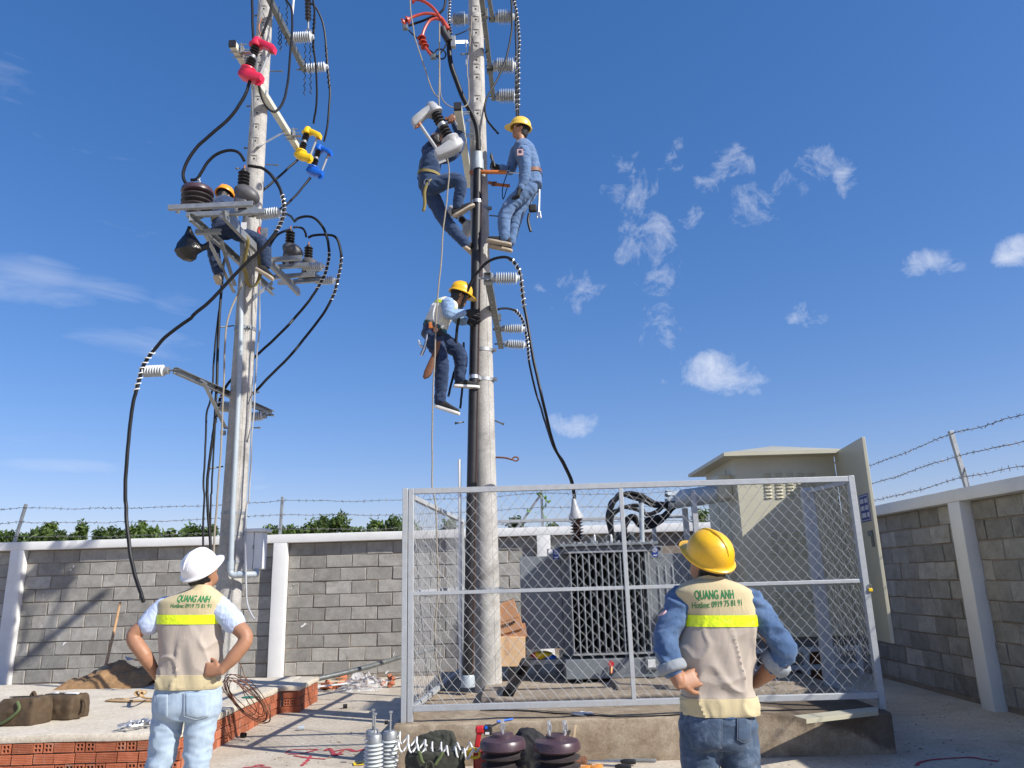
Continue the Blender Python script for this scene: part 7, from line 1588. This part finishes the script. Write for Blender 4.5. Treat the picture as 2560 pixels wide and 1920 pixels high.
o = flatstrip(pts, .03, V((.1, 1, 0)).normalized()).build('strap', 'tan_strap', t, 60); so = o.modifiers.new('thick', 'SOLIDIFY'); so.thickness = .008
pts = spline([P(B6.o[0]+x*B6.o[2], B6.o[1]+y*B6.o[2], 8.5) for x, y in [(922, 250), (936, 240), (930, 226), (914, 226), (906, 242), (916, 262)]]+[B6.z(x, y, SZ+.02) for x, y in [(960, 272), (1000, 278), (1060, 280)]], 5)
o = flatstrip(pts, .03, V((.1, 1, 0)).normalized()).build('strap', 'tan_strap', t, 60); so = o.modifiers.new('thick', 'SOLIDIFY'); so.thickness = .008
o = flatstrip(spline([B6.z(x, y, SZ+.02) for x, y in [(690, 282), (800, 285), (900, 284), (1010, 286)]], 6), .035, V((.1, 1, 0)).normalized()).build('strap', 'tan_strap', t, 60); so = o.modifiers.new('thick', 'SOLIDIFY'); so.thickness = .01
# sand heap and shovel
hx0, hx1 = B6.z(575, 160, SZ).x, B6.z(1045, 150, SZ).x; hy = 10.45; m = MB(); nx, ny = 48, 26; vs = []; fs = []
for j in range(ny+1):
    for i in range(nx+1):
        u, v = i/nx, j/ny; x = hx0+(hx1-hx0)*u*1.15; y = hy-.3+.75*v; e = max(0, 1-((u-.52)/.5)**2)**.6*max(0, 1-((v-.5)/.5)**2)**.6
        h = e*.30*(.75+.5*noise.noise(V((x*2.2, y*2.2, 1))))+e*.09*noise.noise(V((x*7, y*7, 2)))+e*.02*noise.noise(V((x*30, y*30, 2))); vs.append((x, y, SZ-.006+max(0, h)))
for j in range(ny):
    for i in range(nx): fs.append((j*(nx+1)+i, j*(nx+1)+i+1, (j+1)*(nx+1)+i+1, (j+1)*(nx+1)+i))
m.add(vs, fs); tag(m.build('sand_heap', 'sand', None, 80), 'heap of brown sand at the back edge of the slab', 'sand heap')
t = thing('shovel', 'shovel with a wooden handle leaning at the sand heap', 'shovel', C7(645, 1040, 10.5)); MB().tube([C7(642, 1045, 10.5), C7(690, 850, 10.8), C7(733, 650, 11.2)], [.020, .019, .017], 10).build('handle', 'wood', t); o = MB().loft([ell(C7(x, y, 10.42), V((1, .3, 0)).normalized(), V((0, 0, 1)), w, .008, None, 12, 3) for x, y, w in ((645, 1040, .03), (640, 1060, .09), (632, 1085, .10), (628, 1098, .05))]).build('blade', 'galv_dark', t, 60)
t = thing('trowel', 'grey steel trowel stuck in the sand heap', 'trowel', C7(790, 995, 10.5)); MB().prism([C7(762, 980, 10.4), C7(822, 996, 10.4), C7(775, 1003, 10.38)], (0, .006, .004)).build('blade', 'galv', t, 0); MB().rod(C7(818, 997, 10.4), C7(850, 1003, 10.42), .012, 8).build('grip', 'wood', t)
# tangled wire coil over the slab edge
rn = random.Random(9); pts = []; cc = B4(935, 1190, 8.05)
for k in range(9*26):
    a = 2*math.pi*k/26; lp = k//26; q = lambda s: noise.noise(V((k*.018, s, 2.0)))
    rx = .20+.16*q(1); rz = .20+.16*q(5); x = math.cos(a)*rx+.16*q(9); z = -math.sin(a)*rz*.8-x*.5+.10*q(14)+.02*noise.noise(V((k*.2, 3, 1))); y = math.sin(a)*.18+.16*q(20)+.02*noise.noise(V((k*.2, 7, 1)))
    p = cc+V((x*1.0, y, z*1.15)); 
    if p.x < SX+.02 and p.z < SZ+.012 and p.y > SY: p.z = SZ+.008+.02*abs(q(30))
    if p.z < .01: p.z = .012
    pts.append(p)
tag(MB().tube(pts, .0042, 5).build('wire_coil', 'rusty'), 'tangled coil of thin brown wire spilling over the brick slab edge', 'wire coil')
tag(MB().tube(spline([B4(870, 905, 8.5), B4(895, 960, 8.4), B4(915, 1020, 8.3), B4(940, 1080, 8.2), B4(1000, 1120, 8.1)], 5), .004, 5).build('copper_wire', 'copper'), 'single reddish wire rising from the tangled coil', 'wire')
o = MB().ball(B4(955, 1170, 8.1), (.09, .04, .012), 7).build('cloth_scrap', 'green_cloth', None, 40); tag(o, 'scrap of teal cloth beside the tangled wire coil', 'cloth')
# rubble, plastic sheet and pipe by the back wall
rn = random.Random(21)
for i in range(20):
    x = 575+rn.random()*500; y = 1352+rn.random()*62+(30 if x < 660 else 0); p = B7.z(x, y, .04); o = bpy.data.objects.new('broken_brick', rn.choice((stretch_me, head_me, stretch_me))); scene.collection.objects.link(o); o.location = p; o.rotation_euler = (rn.uniform(-.6, .6), rn.uniform(-.4, .4), rn.uniform(0, 6)); s = rn.uniform(.55, 1.0); o.scale = (s, s, s)
    tag(o, 'broken red hollow brick in the rubble along the back wall', 'brick', 'brick rubble by the back wall')
for i in range(9):
    x = 560+rn.random()*420; y = 1360+rn.random()*80; p = B7.z(x, y, .05+rn.random()*.04); d = V((1, rn.uniform(-.5, .5), rn.uniform(-.06, .06))).normalized()*rn.uniform(.2, .6); o = MB().beam(p-d*.5, p+d*.5, rn.uniform(.02, .05), .02).build('timber_offcut', rn.choice(('timber_pale', 'wood', 'white_box')), None, 0, .003); tag(o, 'thin timber offcut in the rubble along the back wall', 'timber', 'offcuts in the rubble')
m = MB(); nx, ny = 40, 22; vs = []; fs = []; a, b = B7.z(640, 1475, 0), B7.z(955, 1462, 0)
for j in range(ny+1):
    for i in range(nx+1):
        u, v = i/nx, j/ny; p = a.lerp(b, u)+V((0, v*1.1, 0)); e = (math.sin(math.pi*u)*math.sin(math.pi*v))**.5; h = .02+e*(.10+.22*abs(noise.noise(V((u*5, v*4, 3))))+.08*noise.noise(V((u*14, v*12, 3)))); n_ = noise.noise_vector(V((u*6, v*6, 0)))*.05; vs.append((p.x+n_.x, p.y+n_.y, max(.006, h*(.4+.6*e))))
for j in range(ny):
    for i in range(nx): fs.append((j*(nx+1)+i, j*(nx+1)+i+1, (j+1)*(nx+1)+i+1, (j+1)*(nx+1)+i))
m.add(vs, fs); tag(m.build('plastic_sheet', 'clear_plastic', None, 25), 'crumpled clear plastic sheet on the ground by the brick corner', 'plastic sheet')
tag(MB().tube([B7(545, 1372, 10.95), B7(700, 1338, 11.2), B7(900, 1288, 11.6), C8(80, 1292, 12.2), C8(300, 1235, 12.9)], .034, 12).build('leaning_pipe', 'galv_dark'), 'dark steel pipe resting from the slab corner towards the enclosure', 'pipe')
# grit on the yard
rn = random.Random(33); m = MB()
for i in range(420):
    px, py = (rn.uniform(480, 1000), rn.uniform(1690, 1915)) if i < 260 else (rn.uniform(1900, 2560), rn.uniform(1740, 1915)); p = PZ(px, py, .003)
    if p.x < SX+.05 or (PX0-.03 < p.x < PX1+.03 and p.y > PY0-.03) or p.y > 12.9: continue
    s = rn.uniform(.003, .011); c_ = V((p.x, p.y, s*.4)); r_ = [c_+V((s*math.cos(a)*rn.uniform(.7, 1.2), s*math.sin(a)*rn.uniform(.7, 1.2), 0)) for a in [0, 1.26, 2.51, 3.77, 5.03]]; m.add(r_+[c_+V((0, 0, s*.7)), c_-V((0, 0, s*.4))], [(k, (k+1) % 5, 5) for k in range(5)]+[((k+1) % 5, k, 6) for k in range(5)])
stuff(tag(m.build('grit', 'plinth_top', None, 0), 'scattered grit and small stones on the yard floor', 'grit'))
for i in range(10):
    p = rn.choice((B8.z(rn.uniform(1150, 2100), rn.uniform(160, 400), .0), B8.z(rn.uniform(1200, 2200), rn.uniform(480, 780), .0), B6.z(rn.uniform(1500, 2200), rn.uniform(380, 700), 0))); 
    if PX0-.05 < p.x < PX1+.05 and p.y > PY0-.05 or p.x < SX+.1: continue
    a = rn.uniform(0, 3); d = V((math.cos(a), math.sin(a), 0))*.03; q = V((-d.y, d.x, 0))*.35; o = MB().add([p-d+V((0, 0, .004)), p-q+V((0, 0, .012)), p+d+V((0, 0, .006)), p+q+V((0, 0, .012))], [(0, 1, 2, 3)]).build('dry_leaf', 'wood', None, 0); tag(o, 'small dry leaf lying on the yard floor', 'leaf', 'dry leaves on the yard')

# paint splashes on the blocks
rn = random.Random(44)
for i, (x, y) in enumerate([(515,665),(872,668),(362,738),(740,1225),(1062,1205),(440,1005),(1015,1330)]):
    m = MB(); c_ = B7(x, y, WY-.006); n_ = rn.randint(7, 10); s = rn.uniform(.03, .07); an = rn.uniform(.3, 1.4)
    pts = [c_+V((math.cos(2*math.pi*k/n_)*s*rn.uniform(.25, 1.1)*math.cos(an)+.3*s*math.sin(6.28*k/n_), 0, math.sin(2*math.pi*k/n_)*s*rn.uniform(.3, 1.1)*.8+math.cos(6.28*k/n_)*s*math.sin(an)*.6)) for k in range(n_)]
    m.prism(pts, (0, .004, 0)); m.build('paint_splash', 'white_paint', bwall, 0)
for i, (x, y) in enumerate([(262,605),(985,407),(390,900),(250,798),(440,440)]):
    m = MB(); c_ = C7(x, y, WY-.006); n_ = rn.randint(7, 10); s = rn.uniform(.03, .06); an = rn.uniform(.3, 1.4)
    pts = [c_+V((math.cos(2*math.pi*k/n_)*s*rn.uniform(.25, 1.1)*math.cos(an)+.3*s*math.sin(6.28*k/n_), 0, math.sin(2*math.pi*k/n_)*s*rn.uniform(.3, 1.1)*.8+math.cos(6.28*k/n_)*s*math.sin(an)*.6)) for k in range(n_)]
    m.prism(pts, (0, .004, 0)); m.build('paint_splash', 'white_paint', bwall, 0)
for o in scene.objects:
    if '_root' in o: del o['_root']
